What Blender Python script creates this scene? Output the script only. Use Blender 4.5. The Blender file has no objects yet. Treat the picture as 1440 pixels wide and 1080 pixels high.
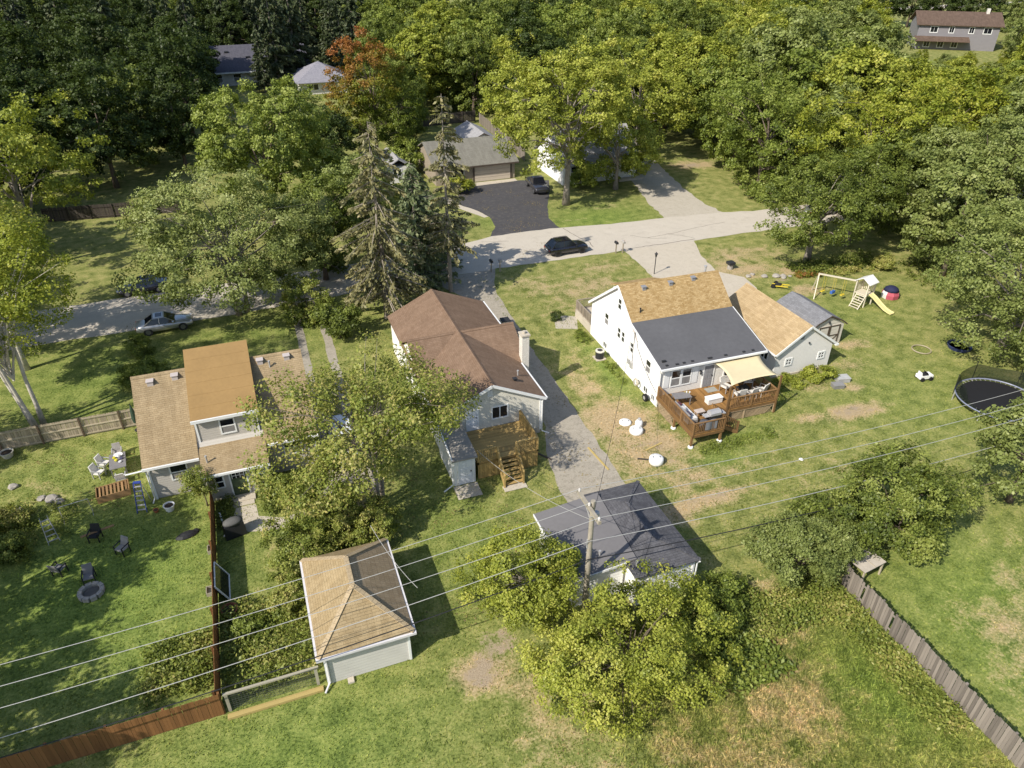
import bpy, bmesh, math, random
import numpy as np
from mathutils import Vector, Matrix
R_ = math.radians
random.seed(7)
scene = bpy.context.scene
COL = scene.collection

# ------------------------------------------------------------------ camera, sky, sun, exposure
cam_d = bpy.data.cameras.new('camera'); cam = bpy.data.objects.new('camera', cam_d); COL.objects.link(cam)
cam_d.sensor_width = 36.0; cam_d.lens = 25.5; cam_d.clip_start = 0.5; cam_d.clip_end = 4000
cam.location = (0, 0, 31.0); cam.rotation_euler = (R_(90 - 32.5), 0, R_(-20.2))
scene.camera = cam
SUN_AZ = math.atan2(-0.407, -0.914)      # horizontal direction towards the sun
SUN_EL = R_(41)
w = bpy.data.worlds.new('World'); scene.world = w; w.use_nodes = True
wn = w.node_tree; wn.nodes.clear()
wo = wn.nodes.new('ShaderNodeOutputWorld'); wb = wn.nodes.new('ShaderNodeBackground'); sk = wn.nodes.new('ShaderNodeTexSky')
sk.sky_type = 'NISHITA'; sk.sun_disc = False; sk.sun_elevation = SUN_EL
sk.sun_rotation = math.pi / 2 - SUN_AZ
wb.inputs['Strength'].default_value = 0.13
wn.links.new(sk.outputs[0], wb.inputs[0]); wn.links.new(wb.outputs[0], wo.inputs[0])
sd = bpy.data.lights.new('sun', 'SUN'); sun = bpy.data.objects.new('sun', sd); COL.objects.link(sun)
sd.energy = 4.5; sd.angle = R_(0.53); sd.color = (1.0, 0.94, 0.84)
tow = Vector((math.cos(SUN_AZ) * math.cos(SUN_EL), math.sin(SUN_AZ) * math.cos(SUN_EL), math.sin(SUN_EL)))
sun.rotation_euler = tow.to_track_quat('Z', 'Y').to_euler(); sun.location = tow * 80
scene.view_settings.view_transform = 'Standard'; scene.view_settings.look = 'None'
scene.view_settings.gamma = 1.0; scene.view_settings.exposure = 0.4
scene.cycles.max_bounces = 6; scene.cycles.transparent_max_bounces = 8
scene.cycles.use_denoising = True

# ------------------------------------------------------------------ node helpers and materials
def newmat(name):
    m = bpy.data.materials.new(name); m.use_nodes = True
    nt = m.node_tree; nt.nodes.clear()
    out = nt.nodes.new('ShaderNodeOutputMaterial')
    return m, nt, out
def nd(nt, typ, ins=None, **props):
    n = nt.nodes.new(typ)
    for k, v in props.items(): setattr(n, k, v)
    for k, v in (ins or {}).items():
        s = n.inputs[k]
        if hasattr(v, 'is_output') or isinstance(v, bpy.types.NodeSocket): nt.links.new(v, s)
        elif isinstance(v, tuple) and len(v) == 3 and s.type == 'RGBA': s.default_value = (*v, 1)
        else: s.default_value = v
    return n
def noise(nt, vec, scale, detail=3, rough=0.55):
    return nd(nt, 'ShaderNodeTexNoise', {'Vector': vec, 'Scale': scale, 'Detail': detail, 'Roughness': rough}).outputs['Fac']
def ramp(nt, fac, stops):
    n = nd(nt, 'ShaderNodeValToRGB', {'Fac': fac}); e = n.color_ramp.elements
    while len(e) < len(stops): e.new(0.5)
    for i, (p, c) in enumerate(stops):
        e[i].position = p; e[i].color = (*c, 1) if isinstance(c, tuple) else (c, c, c, 1)
    return n.outputs['Color']
def mix(nt, fac, a, b, mode='MIX'):
    n = nt.nodes.new('ShaderNodeMix'); n.data_type = 'RGBA'; n.blend_type = mode
    for s, v in ((n.inputs[0], fac), (n.inputs[6], a), (n.inputs[7], b)):
        if isinstance(v, bpy.types.NodeSocket): nt.links.new(v, s)
        elif isinstance(v, tuple): s.default_value = (*v, 1)
        else: s.default_value = v
    return n.outputs[2]
def maths(nt, op, a, b=0.0, c=None):
    n = nt.nodes.new('ShaderNodeMath'); n.operation = op
    for s, v in zip(n.inputs, (a, b, c)):
        if v is None: continue
        if isinstance(v, bpy.types.NodeSocket): nt.links.new(v, s)
        else: s.default_value = v
    return n.outputs[0]
def finish(nt, out, color, rough=0.8, bump=None, bs=0.3, bd=0.02, metal=0.0, spec=0.3):
    b = nd(nt, 'ShaderNodeBsdfPrincipled', {'Base Color': color, 'Roughness': rough, 'Metallic': metal, 'Specular IOR Level': spec})
    if bump is not None:
        bn = nd(nt, 'ShaderNodeBump', {'Height': bump, 'Strength': bs, 'Distance': bd}); nt.links.new(bn.outputs[0], b.inputs['Normal'])
    nt.links.new(b.outputs[0], out.inputs[0])
MATS = {}
def plain(name, col, rough=0.6, var=0.18, scale=3.0, metal=0.0, bs=0.15, spec=0.3):
    if name in MATS: return MATS[name]
    m, nt, out = newmat(name)
    tc = nd(nt, 'ShaderNodeTexCoord')
    n1 = noise(nt, tc.outputs['Object'], scale, 5); n2 = noise(nt, tc.outputs['Object'], scale * 9, 3)
    f = maths(nt, 'MULTIPLY_ADD', n2, 0.4, maths(nt, 'MULTIPLY', n1, 0.6))
    lo = tuple(c * (1 - var) for c in col); hi = tuple(min(1, c * (1 + var)) for c in col)
    finish(nt, out, ramp(nt, f, [(0.3, lo), (0.7, hi)]), rough, n2, bs, 0.01, metal, spec)
    MATS[name] = m; return m
def shingle(name, c1, c2, bw=0.32, bh=0.14, dirt=0.25, mort=0.55):
    m, nt, out = newmat(name)
    uv = nd(nt, 'ShaderNodeUVMap').outputs[0]
    br = nd(nt, 'ShaderNodeTexBrick', {'Vector': uv, 'Color1': c1, 'Color2': c2, 'Mortar': tuple(c * mort for c in c1), 'Scale': 1.0,
        'Mortar Size': 0.006, 'Mortar Smooth': 0.4, 'Bias': 0.0, 'Brick Width': bw, 'Row Height': bh}, offset=0.37)
    n1 = noise(nt, uv, 0.55, 4); n2 = noise(nt, uv, 14, 3)
    stretch = nd(nt, 'ShaderNodeMapping', {'Vector': uv, 'Scale': (2.2, 0.35, 1)}).outputs[0]
    st = noise(nt, stretch, 1.0, 3)
    c = mix(nt, maths(nt, 'MULTIPLY', ramp(nt, n1, [(0.35, 0.0), (0.7, 1.0)]), dirt), br.outputs['Color'], tuple(x * 0.55 for x in c1))
    c = mix(nt, maths(nt, 'MULTIPLY', ramp(nt, st, [(0.45, 0.0), (0.75, 1.0)]), dirt), c, tuple(min(1, x * 1.35) for x in c2))
    c = mix(nt, 0.25, c, ramp(nt, n2, [(0.3, tuple(x * .6 for x in c1)), (0.7, tuple(min(1, x * 1.3) for x in c2))]))
    h = maths(nt, 'SUBTRACT', maths(nt, 'MULTIPLY', n2, 0.3), br.outputs['Fac'])
    # each course's lower edge stands proud of the next one
    sep = nd(nt, 'ShaderNodeSeparateXYZ', {'Vector': uv}).outputs[1]
    saw = maths(nt, 'FRACT', maths(nt, 'DIVIDE', sep, bh))
    h = maths(nt, 'SUBTRACT', h, saw)
    finish(nt, out, c, 0.92, h, 0.7, 0.012, 0, 0.15)
    MATS[name] = m; return m
def siding(name, col, lap=0.125, var=0.06, grime=0.15):
    m, nt, out = newmat(name)
    uv = nd(nt, 'ShaderNodeUVMap').outputs[0]
    sp = nd(nt, 'ShaderNodeSeparateXYZ', {'Vector': uv})
    fr = maths(nt, 'FRACT', maths(nt, 'DIVIDE', sp.outputs[1], lap))
    h = maths(nt, 'SUBTRACT', 1.0, fr)
    n1 = noise(nt, uv, 0.8, 5)
    c = mix(nt, maths(nt, 'MULTIPLY', ramp(nt, n1, [(0.45, 0.0), (0.75, 1.0)]), grime), tuple(min(1, x * (1 + var)) for x in col), tuple(x * 0.7 for x in col))
    finish(nt, out, c, 0.55, h, 1.0, 0.018, 0, 0.3)
    MATS[name] = m; return m
def planks(name, col, var=0.35, rough=0.75):
    if name in MATS: return MATS[name]
    m, nt, out = newmat(name)
    oi = nd(nt, 'ShaderNodeObjectInfo'); tc = nd(nt, 'ShaderNodeTexCoord')
    g = noise(nt, nd(nt, 'ShaderNodeMapping', {'Vector': tc.outputs['Object'], 'Scale': (9, 9, 0.9)}).outputs[0], 2.0, 4)
    big = noise(nt, tc.outputs['Object'], 1.1, 3)
    f = maths(nt, 'ADD', maths(nt, 'MULTIPLY', oi.outputs['Random'], 0.45), maths(nt, 'ADD', maths(nt, 'MULTIPLY', g, 0.35), maths(nt, 'MULTIPLY', big, 0.2)))
    c = ramp(nt, f, [(0.2, tuple(x * (1 - var) for x in col)), (0.5, col), (0.85, tuple(min(1, x * (1 + var)) for x in col))])
    finish(nt, out, c, rough, g, 0.35, 0.01, 0, 0.2)
    MATS[name] = m; return m
def glassm(name='window_glass', col=(0.012, 0.014, 0.018)):
    if name in MATS: return MATS[name]
    m, nt, out = newmat(name)
    finish(nt, out, col, 0.06, None, metal=0.0, spec=0.6)
    MATS[name] = m; return m
def leafm(name, cols, trans=0.30):
    """cols: dark to light stops, picked per leaf by the 'tint' attribute"""
    m, nt, out = newmat(name)
    at = nd(nt, 'ShaderNodeAttribute', attribute_name='tint')
    oi = nd(nt, 'ShaderNodeObjectInfo')
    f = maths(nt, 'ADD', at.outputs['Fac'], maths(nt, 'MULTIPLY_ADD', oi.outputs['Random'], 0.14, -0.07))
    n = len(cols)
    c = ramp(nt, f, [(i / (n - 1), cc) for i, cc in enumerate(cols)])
    d = nd(nt, 'ShaderNodeBsdfDiffuse', {'Color': c})
    t = nd(nt, 'ShaderNodeBsdfTranslucent', {'Color': mix(nt, 1.0, c, (1.0, 1.0, 0.55), 'MULTIPLY')})
    g = nd(nt, 'ShaderNodeBsdfGlossy', {'Color': (0.5, 0.5, 0.5), 'Roughness': 0.5})
    a = nd(nt, 'ShaderNodeMixShader', {0: trans, 1: d.outputs[0], 2: t.outputs[0]})
    b = nd(nt, 'ShaderNodeMixShader', {0: 0.035, 1: a.outputs[0], 2: g.outputs[0]})
    nt.links.new(b.outputs[0], out.inputs[0]); MATS[name] = m; return m

# ------------------------------------------------------------------ object helpers
class MB:
    """collects polygons; build() links them as one mesh object with planar UVs in metres"""
    def __init__(s): s.v = []; s.f = []
    def poly(s, pts):
        i = len(s.v); s.v += [tuple(p) for p in pts]; s.f.append(list(range(i, i + len(pts)))); return s
    def hexa(s, a, b):                                   # a: four bottom points, b: four top points, ccw seen from above
        s.poly(a[::-1]); s.poly(b)
        for i in range(4): j = (i + 1) % 4; s.poly([a[i], a[j], b[j], b[i]])
        return s
    def box(s, x0, x1, y0, y1, z0, z1):
        return s.hexa([(x0, y0, z0), (x1, y0, z0), (x1, y1, z0), (x0, y1, z0)], [(x0, y0, z1), (x1, y0, z1), (x1, y1, z1), (x0, y1, z1)])
    def slab(s, q, t):                                   # roof sheet: quad of the top face, thickness down
        q = [Vector(p) for p in q]
        if (q[1] - q[0]).cross(q[2] - q[0]).z < 0: q = q[::-1]
        return s.hexa([(p.x, p.y, p.z - t) for p in q], [tuple(p) for p in q]) if len(q) == 4 else s.ngon(q, t)
    def ngon(s, q, t):
        n = len(q); lo = [(p[0], p[1], p[2] - t) for p in q]; q = [tuple(p) for p in q]
        s.poly(q); s.poly(lo[::-1])
        for i in range(n): j = (i + 1) % n; s.poly([lo[i], lo[j], q[j], q[i]])
        return s
    def prism_y(s, xz, y0, y1):                          # polygon in x-z, ccw seen from -y
        s.poly([(x, y0, z) for x, z in xz]); s.poly([(x, y1, z) for x, z in xz[::-1]])
        for i in range(len(xz)):
            j = (i + 1) % len(xz); s.poly([(xz[j][0], y0, xz[j][1]), (xz[i][0], y0, xz[i][1]), (xz[i][0], y1, xz[i][1]), (xz[j][0], y1, xz[j][1])])
        return s
    def prism_x(s, yz, x0, x1):                          # polygon in y-z, ccw seen from +x
        s.poly([(x1, y, z) for y, z in yz]); s.poly([(x0, y, z) for y, z in yz[::-1]])
        for i in range(len(yz)):
            j = (i + 1) % len(yz); s.poly([(x1, yz[j][0], yz[j][1]), (x1, yz[i][0], yz[i][1]), (x0, yz[i][0], yz[i][1]), (x0, yz[j][0], yz[j][1])])
        return s
    def beam(s, p0, p1, wdt, hgt):                       # rectangular bar between two points
        a, b = Vector(p0), Vector(p1); d = (b - a).normalized()
        up = Vector((0, 0, 1)) if abs(d.z) < 0.95 else Vector((0, 1, 0))
        r = d.cross(up).normalized() * wdt / 2; u = r.cross(d).normalized() * hgt / 2
        A = [a - r - u, a + r - u, a + r + u, a - r + u]; B = [p + (b - a) for p in A]
        s.poly([tuple(p) for p in A]); s.poly([tuple(p) for p in B[::-1]])
        for i in range(4): j = (i + 1) % 4; s.poly([tuple(A[j]), tuple(A[i]), tuple(B[i]), tuple(B[j])])
        return s
    def tube(s, pts, rad, n=8, cap=True):
        pts = [Vector(p) for p in pts]; rad = rad if isinstance(rad, (list, tuple)) else [rad] * len(pts)
        base = len(s.v); ref = None
        for i, p in enumerate(pts):
            d = (pts[min(i + 1, len(pts) - 1)] - pts[max(i - 1, 0)]).normalized()
            if ref is None: ref = d.cross(Vector((0, 0, 1)) if abs(d.z) < 0.9 else Vector((1, 0, 0))).normalized()
            r = (ref - d * ref.dot(d)).normalized(); u = d.cross(r); ref = r
            for k in range(n):
                a = 2 * math.pi * k / n; q = p + (r * math.cos(a) + u * math.sin(a)) * rad[i]; s.v.append(tuple(q))
        for i in range(len(pts) - 1):
            for k in range(n):
                a = base + i * n + k; b = base + i * n + (k + 1) % n; s.f.append([a, b, b + n, a + n])
        if cap: s.f.append([base + k for k in range(n)][::-1]); e = base + (len(pts) - 1) * n; s.f.append([e + k for k in range(n)])
        return s
    def lathe(s, c, prof, n=16, sx=1.0, sy=1.0):         # prof: (radius, z) from bottom to top
        base = len(s.v)
        for r, z in prof:
            for k in range(n):
                a = 2 * math.pi * k / n; s.v.append((c[0] + r * math.cos(a) * sx, c[1] + r * math.sin(a) * sy, c[2] + z))
        for i in range(len(prof) - 1):
            for k in range(n):
                a = base + i * n + k; b = base + i * n + (k + 1) % n; s.f.append([a, b, b + n, a + n])
        s.f.append([base + k for k in range(n)][::-1]); e = base + (len(prof) - 1) * n; s.f.append([e + k for k in range(n)])
        return s
    def build(s, name, mat, parent=None, org=(0, 0, 0), smooth=False, bevel=0.0):
        me = bpy.data.meshes.new(name)
        me.from_pydata([(x - org[0], y - org[1], z - org[2]) for x, y, z in s.v], [], s.f); me.update()
        uvl = me.uv_layers.new(name='UVMap').data
        vs = me.vertices
        for p in me.polygons:
            n = p.normal
            if abs(n.z) > 0.999: u = Vector((1, 0, 0))
            else: u = Vector((0, 0, 1)).cross(n).normalized()
            t = n.cross(u)
            for li in p.loop_indices:
                c = vs[me.loops[li].vertex_index].co; uvl[li].uv = (c.dot(u), c.dot(t))
        if smooth: me.shade_smooth()
        me.materials.append(mat)
        o = bpy.data.objects.new(name, me); COL.objects.link(o); o.parent = parent
        if bevel:
            b = o.modifiers.new('bevel', 'BEVEL'); b.width = bevel; b.segments = 2; b.limit_method = 'ANGLE'
        return o
def thing(name, label, cat, loc=(0, 0, 0), rotz=0.0, group=None):
    o = bpy.data.objects.new(name, None); COL.objects.link(o); o.empty_display_size = 0.3
    o.location = loc; o.rotation_euler = (0, 0, rotz); o['label'] = label; o['category'] = cat
    if group: o['group'] = group
    return o
def tag(o, label, cat, group=None):
    o['label'] = label; o['category'] = cat
    if group: o['group'] = group
    return o
def struct(o, kind='structure'): o['kind'] = kind; return o
def dup(root, loc, rotz=0.0, scale=None, label=None, group=None):
    def cp(o, par):
        c = o.copy(); COL.objects.link(c); c.parent = par
        for ch in o.children: cp(ch, c)
        return c
    r = cp(root, None); r.location = loc; r.rotation_euler = (0, 0, rotz)
    if scale: r.scale = scale if isinstance(scale, tuple) else (scale,) * 3
    if label: r['label'] = label
    if group: r['group'] = group
    return r
def place(o, mesh_src, name, parent=None, loc=(0, 0, 0), rot=(0, 0, 0), scale=(1, 1, 1)):
    c = bpy.data.objects.new(name, mesh_src.data); COL.objects.link(c); c.parent = parent
    c.location = loc; c.rotation_euler = rot; c.scale = scale
    return c
def instance(me, name, parent, loc, rot=(0, 0, 0), scale=(1, 1, 1)):
    c = bpy.data.objects.new(name, me); COL.objects.link(c); c.parent = parent
    c.location = loc; c.rotation_euler = rot; c.scale = scale
    return c
def mesh_of(mb, name, mat):
    o = mb.build(name, mat); me = o.data; bpy.data.objects.remove(o); return me

WHITE = plain('white_paint', (0.78, 0.78, 0.76), 0.5, 0.05)
GLASS = glassm()
# ------------------------------------------------------------------ ground, road, drives
rng = np.random.default_rng(11)
# dry / bare patches: x, y, rx, ry, amount
DRY = [(22.5, 38, 3.2, 4.0, .9), (21.5, 34, 3, 3, .75), (24.2, 34.5, 1.6, 2.2, .8), (24, 31, 3, 2, .6), (22, 43, 1.6, 4, .6), (23.5, 48, 2, 3, .35),
       (39.5, 33.2, 2.6, 1.0, 1.0), (36, 33.6, 1.5, .8, .6), (44, 38.5, 2, 1, .5), (47, 41.5, 2.2, .9, .55), (50.5, 52, 2, 1.4, .7), (47, 58, 5, 2.5, .7), (50, 62, 6, 3, .55), (52, 56.5, 2, 1.5, .8),
       (30, 60, 5, 4, .55), (25, 62, 4, 4, .45), (34, 64, 5, 2, .5), (26, 56, 4, 4, .35),
       (24, 28.6, 3.5, .8, .9), (28, 30.5, 4, 1, .5), (21, 28, 2, 1, .7), (33, 28, 5, 1.5, .35), (30, 26, 6, 3, .25),
       (6.2, 21.6, 1.6, 1.1, 1.0), (8, 20.5, 2, 1.5, .5), (8.5, 17.5, 3, 2.5, .45), (9, 14, 3, 2.5, .5), (12, 12, 4, 2, .3), (9.3, 13.2, .7, .45, 1.0),
       (19, 15, 4, 3, .55), (16, 12, 4, 3, .6), (21, 18, 3, 1.6, .5), (24, 13, 3, 3, .25), (14, 14, 2.4, 3, .55), (22, 21.5, 4, 1, .4),
       (33, 14, 3, 3.5, .55), (35, 10, 3, 3, .5), (30.5, 12, 2, 4, .35), (40, 16, 4, 4, .5), (37.5, 13.2, 1.2, 1, .9), (37, 12, 2.5, 1.4, .8), (36, 17, 2, 2, .5),
       (-8.5, 41.8, 1.2, 1.0, .6), (-16, 44, 2, 2, .35), (-1, 32, 2.5, 4, .35), (2.5, 37, 1.5, 3, .6), (39.5, 37, 2, .8, .7), (42, 35.9, 1.4, 1, .7),
       (43, 81.5, 5, 1, .4), (36, 78.2, 2.5, .5, .5), (19.8, 33, .7, 4, .5), (64, 94, 4, 2.5, .8), (10, 31, 3, 3, .15)]
BARE = [(6.3, 21.5, 1.2, .7, 1.0), (9.3, 13.2, .55, .35, 1.0), (39.6, 33.2, 2.1, .65, .8), (23.8, 34.2, 1.3, 1.8, .55), (22.6, 35.0, 1.2, .6, .6), (24, 28.6, 2.6, .45, .6), (21.3, 36.4, .8, .6, .45),
        (37.6, 13.0, .8, .6, .8), (50, 54.8, 1.6, .7, .6), (46.5, 58.5, 3, .5, .5), (-8.3, 42, .8, .8, .45), (48.2, 41.6, 1.0, .35, .5), (45.6, 62.4, 3.0, .5, .5), (7.5, 22.8, 1.5, 1.2, .7), (1.6, 32.6, 1.5, 2.5, .5),
        (24, 33.2, 1.2, .5, .6), (21, 39.2, .5, .4, .6), (63.5, 94, 3, 1.6, .7), (42.2, 36, .9, .6, .5), (24.6, 36.2, .6, 1.5, .5)]
LUSH = [(33, 15, 7, 8, .85), (24, 14, 3, 4, .8), (20, 20, 4, 2, .7), (33, 18, 4, 3, .5), (31, 9, 3, 4, .5), (17, 10, 5, 3, .4), (4, 16, 6, 5, .35), (-12, 34, 9, 9, 1.0), (-14, 46, 6, 4, .5), (-8, 28, 5, 4, .9), (-3, 20, 9, 5, .8), (8, 31, 4, 8, .55), (34, 46, 3, 4, .4), (46, 33, 8, 6, .4), (40, 78, 8, 5, .9), (28.5, 81, 3, 3, .8), (50, 46, 7, 5, .35), (-15, 58, 8, 7, .7), (25, 45.5, .9, 5, .9), (26.6, 31.8, 3, 1.2, .7), (30, 33.4, 3, .9, .6), (-2, 61, 12, 5, .5)]
def field(x, y, pats):
    f = np.zeros_like(x)
    for px, py, rx, ry, a in pats:
        d = ((x - px) / rx) ** 2 + ((y - py) / ry) ** 2
        f = np.maximum(f, a * np.exp(-d * 0.9))
    return f
def meadow(x, y):   # unmown strip left of the board fence
    m = np.clip((x - 10.0) / 4, 0, 1) * np.clip((27.2 - x) / 1.0, 0, 1) * np.clip((21.8 - y) / 2.5, 0, 1)
    return m
def ground_nodes(nt, vec):
    dry = nd(nt, 'ShaderNodeAttribute', attribute_name='dry').outputs['Fac']
    bare = nd(nt, 'ShaderNodeAttribute', attribute_name='bare').outputs['Fac']
    lush = nd(nt, 'ShaderNodeAttribute', attribute_name='lush').outputs['Fac']
    n_big = noise(nt, vec, 0.16, 4); n_mid = noise(nt, vec, 0.9, 5, 0.6); n_f = noise(nt, vec, 6.5, 4, 0.7); n_ff = noise(nt, vec, 17.0, 3, 0.6)
    g = ramp(nt, maths(nt, 'ADD', maths(nt, 'MULTIPLY', n_mid, 0.5), maths(nt, 'MULTIPLY', n_f, 0.5)),
             [(0.37, (0.096, 0.116, 0.029)), (0.47, (0.192, 0.211, 0.060)), (0.55, (0.289, 0.278, 0.096)), (0.66, (0.400, 0.338, 0.155))])
    lg = ramp(nt, maths(nt, 'ADD', maths(nt, 'MULTIPLY', n_mid, 0.4), maths(nt, 'MULTIPLY', n_f, 0.6)),
              [(0.38, (0.072, 0.113, 0.024)), (0.5, (0.158, 0.219, 0.045)), (0.63, (0.270, 0.327, 0.074))])
    c = mix(nt, lush, g, lg)
    dc = ramp(nt, n_f, [(0.3, (0.302, 0.222, 0.121)), (0.55, (0.472, 0.350, 0.205)), (0.75, (0.616, 0.470, 0.311))])
    wob = maths(nt, 'ADD', maths(nt, 'MULTIPLY', n_mid, 1.1), maths(nt, 'MULTIPLY', n_f, 0.7))
    df = maths(nt, 'ADD', dry, maths(nt, 'SUBTRACT', wob, 0.98))
    df = maths(nt, 'ADD', df, maths(nt, 'MULTIPLY', maths(nt, 'SUBTRACT', n_big, 0.5), 0.7))
    c = mix(nt, ramp(nt, df, [(0.22, 0.0), (0.62, 0.9)]), c, dc)
    bc = ramp(nt, n_ff, [(0.3, (0.27, 0.205, 0.135)), (0.7, (0.42, 0.34, 0.24))])
    bf = maths(nt, 'ADD', bare, maths(nt, 'SUBTRACT', wob, 0.98))
    c = mix(nt, ramp(nt, bf, [(0.38, 0.0), (0.56, 1.0)]), c, bc)
    h = maths(nt, 'ADD', maths(nt, 'MULTIPLY', n_f, 0.7), maths(nt, 'MULTIPLY', n_ff, 0.5))
    return c, h
gm, nt, out = newmat('lawn_soil')
geo = nd(nt, 'ShaderNodeNewGeometry')
gc, gh = ground_nodes(nt, geo.outputs['Position'])
finish(nt, out, gc, 0.95, gh, 0.9, 0.06, 0, 0.1)
def axis(lo, a, b, hi, fine, coarse):
    return np.unique(np.concatenate([np.linspace(lo, a, coarse), np.arange(a, b, fine), np.linspace(b, hi, coarse)]))
ax = axis(-900, -32, 82, 1300, 0.7, 24); ay = axis(-300, 0, 108, 1700, 0.7, 26)
X, Y = np.meshgrid(ax, ay); nx, ny = len(ax), len(ay)
me = bpy.data.meshes.new('ground')
me.vertices.add(nx * ny); me.vertices.foreach_set('co', np.stack([X.ravel(), Y.ravel(), np.zeros(nx * ny)], 1).ravel())
ii = (np.arange(ny - 1)[:, None] * nx + np.arange(nx - 1)[None, :]).ravel()
quads = np.stack([ii, ii + 1, ii + nx + 1, ii + nx], 1)
me.loops.add(quads.size); me.loops.foreach_set('vertex_index', quads.ravel())
me.polygons.add(len(quads)); me.polygons.foreach_set('loop_start', np.arange(0, quads.size, 4)); me.update()
for nm, pats in (('dry', DRY), ('bare', BARE), ('lush', LUSH)):
    v = field(X.ravel(), Y.ravel(), pats)
    if nm == 'dry': v = np.maximum(v, 0.05 * meadow(X.ravel(), Y.ravel()))
    me.attributes.new(nm, 'FLOAT', 'POINT').data.foreach_set('value', v.astype(np.float32))
me.materials.append(gm)
ground = struct(bpy.data.objects.new('ground', me)); COL.objects.link(ground)

def rough_edge(pts, step=0.8, amp=0.10, seed=1):
    """subdivide a closed outline and wobble it a little, as grass creeps over an edge"""
    r = random.Random(seed); o = []
    for i in range(len(pts)):
        a, b = Vector(pts[i]), Vector(pts[(i + 1) % len(pts)]); n = max(1, int((b - a).length / step))
        for k in range(n):
            p = a.lerp(b, k / n); o.append((p.x + r.uniform(-amp, amp), p.y + r.uniform(-amp, amp)))
    return o
def sheet(name, pts, z, mat, parent=None, amp=0.10, step=0.8, seed=1):
    bm = bmesh.new(); vs = [bm.verts.new((x, y, z)) for x, y in rough_edge(pts, step, amp, seed)]
    f = bm.faces.new(vs); bm.normal_update()
    if f.normal.z < 0: f.normal_flip()
    bmesh.ops.triangulate(bm, faces=[f])
    m = bpy.data.meshes.new(name); bm.to_mesh(m); bm.free(); m.materials.append(mat)
    o = bpy.data.objects.new(name, m); COL.objects.link(o); o.parent = parent
    return o
def paving(name, c0, c1, scale=0.5, grit=14, stain=0.35, stc=(0.16, 0.14, 0.12)):
    m, nt, out = newmat(name)
    pos = nd(nt, 'ShaderNodeNewGeometry').outputs['Position']
    a = noise(nt, pos, scale, 5, 0.6); b = noise(nt, pos, grit, 3); s = noise(nt, pos, scale * 2.7, 6, 0.7)
    c = mix(nt, a, c0, c1)
    c = mix(nt, maths(nt, 'MULTIPLY', ramp(nt, s, [(0.5, 0.0), (0.72, 1.0)]), stain), c, stc)
    c = mix(nt, 0.18, c, ramp(nt, b, [(0.3, tuple(x * .5 for x in c0)), (0.7, tuple(min(1, x * 1.5) for x in c1))]))
    finish(nt, out, c, 0.9, b, 0.4, 0.01, 0, 0.2)
    MATS[name] = m; return m
CONC = paving('road_concrete', (0.44, 0.39, 0.32), (0.54, 0.49, 0.41), 0.35, 14, 0.4, (0.29, 0.25, 0.205))
OLDC = paving('old_concrete', (0.25, 0.22, 0.175), (0.43, 0.385, 0.31), 1.1, 10, 0.75, (0.13, 0.12, 0.08))
GRAV = paving('gravel', (0.36, 0.32, 0.25), (0.50, 0.45, 0.37), 0.8, 9, 0.4, (0.2, 0.17, 0.12))
ASPH = paving('asphalt', (0.048, 0.046, 0.049), (0.085, 0.082, 0.085), 0.7, 12, 0.7, (0.15, 0.135, 0.115))
PATC = paving('path_concrete', (0.42, 0.37, 0.29), (0.54, 0.48, 0.39), 1.0, 14, 0.35, (0.24, 0.20, 0.15))
lowE = [(-90, 64.5), (-40, 65.2), (-16.5, 65.8), (-3.4, 66.0), (5, 66.6), (12.6, 67.2), (22, 67.6), (36.6, 67.4), (55, 67.3), (66, 66.8), (90, 65.6), (150, 60)]
upE = [(150, 68), (90, 72.2), (66, 73.2), (59.6, 73.5), (55.5, 74.5), (47.4, 75.2), (40.6, 75.5), (33, 76.6), (25.7, 76.6), (20, 75.2), (7.5, 74.0), (-9, 73.4), (-16, 73.4), (-40, 72.6), (-90, 71.5)]
road = struct(sheet('road', lowE + upE, 0.012, CONC, amp=0.12, step=1.2))
TAR = plain('crack_tar', (0.10, 0.085, 0.07), 0.9)
def crack(pts, wd=0.05, z=0.018):
    mb = MB(); r = random.Random(len(pts) * 7 + int(pts[0][0] * 3)); P = []
    for i in range(len(pts) - 1):
        a, b = Vector(pts[i]), Vector(pts[i + 1])
        for k in range(6): q = a.lerp(b, k / 6); P.append(Vector((q.x + r.uniform(-.07, .07), q.y + r.uniform(-.07, .07))))
    P.append(Vector(pts[-1]))
    for i in range(len(P) - 1):
        d = (P[i + 1] - P[i]); n = Vector((-d.y, d.x)).normalized() * wd / 2
        mb.poly([(P[i].x - n.x, P[i].y - n.y, z), (P[i + 1].x - n.x, P[i + 1].y - n.y, z), (P[i + 1].x + n.x, P[i + 1].y + n.y, z), (P[i].x + n.x, P[i].y + n.y, z)])
    return mb.build('crack', TAR, road)
crack([(34.6, 76.2), (34.9, 73.5), (35.6, 71.2), (35.4, 69.6)], 0.07)
crack([(42.5, 69.9), (46, 70.2), (50, 70.9), (54, 71.3)], 0.05)
crack([(41.0, 71.3), (42.6, 69.7), (44.5, 69.0)], 0.05)
crack([(38.4, 67.6), (41, 67.7), (44, 67.6), (47.5, 67.7)], 0.09)
crack([(45.4, 70.2), (46.6, 69.2), (47.6, 68.0)], 0.05)
crack([(27, 74.5), (24, 75.4)], 0.04)
crack([(-14, 70), (-8, 69.6), (-2, 69.9)], 0.04)
struct(sheet('asphalt_driveway', [(28.2, 95.9), (35.9, 96.1), (40.4, 94.5), (38.6, 90), (36, 84.5), (34.3, 80), (34.2, 76.5), (25.4, 76.5), (27.1, 79.5), (27.6, 83), (26.5, 86.5), (25.0, 89.5), (26.6, 93)], 0.008, ASPH, amp=0.08))
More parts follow.
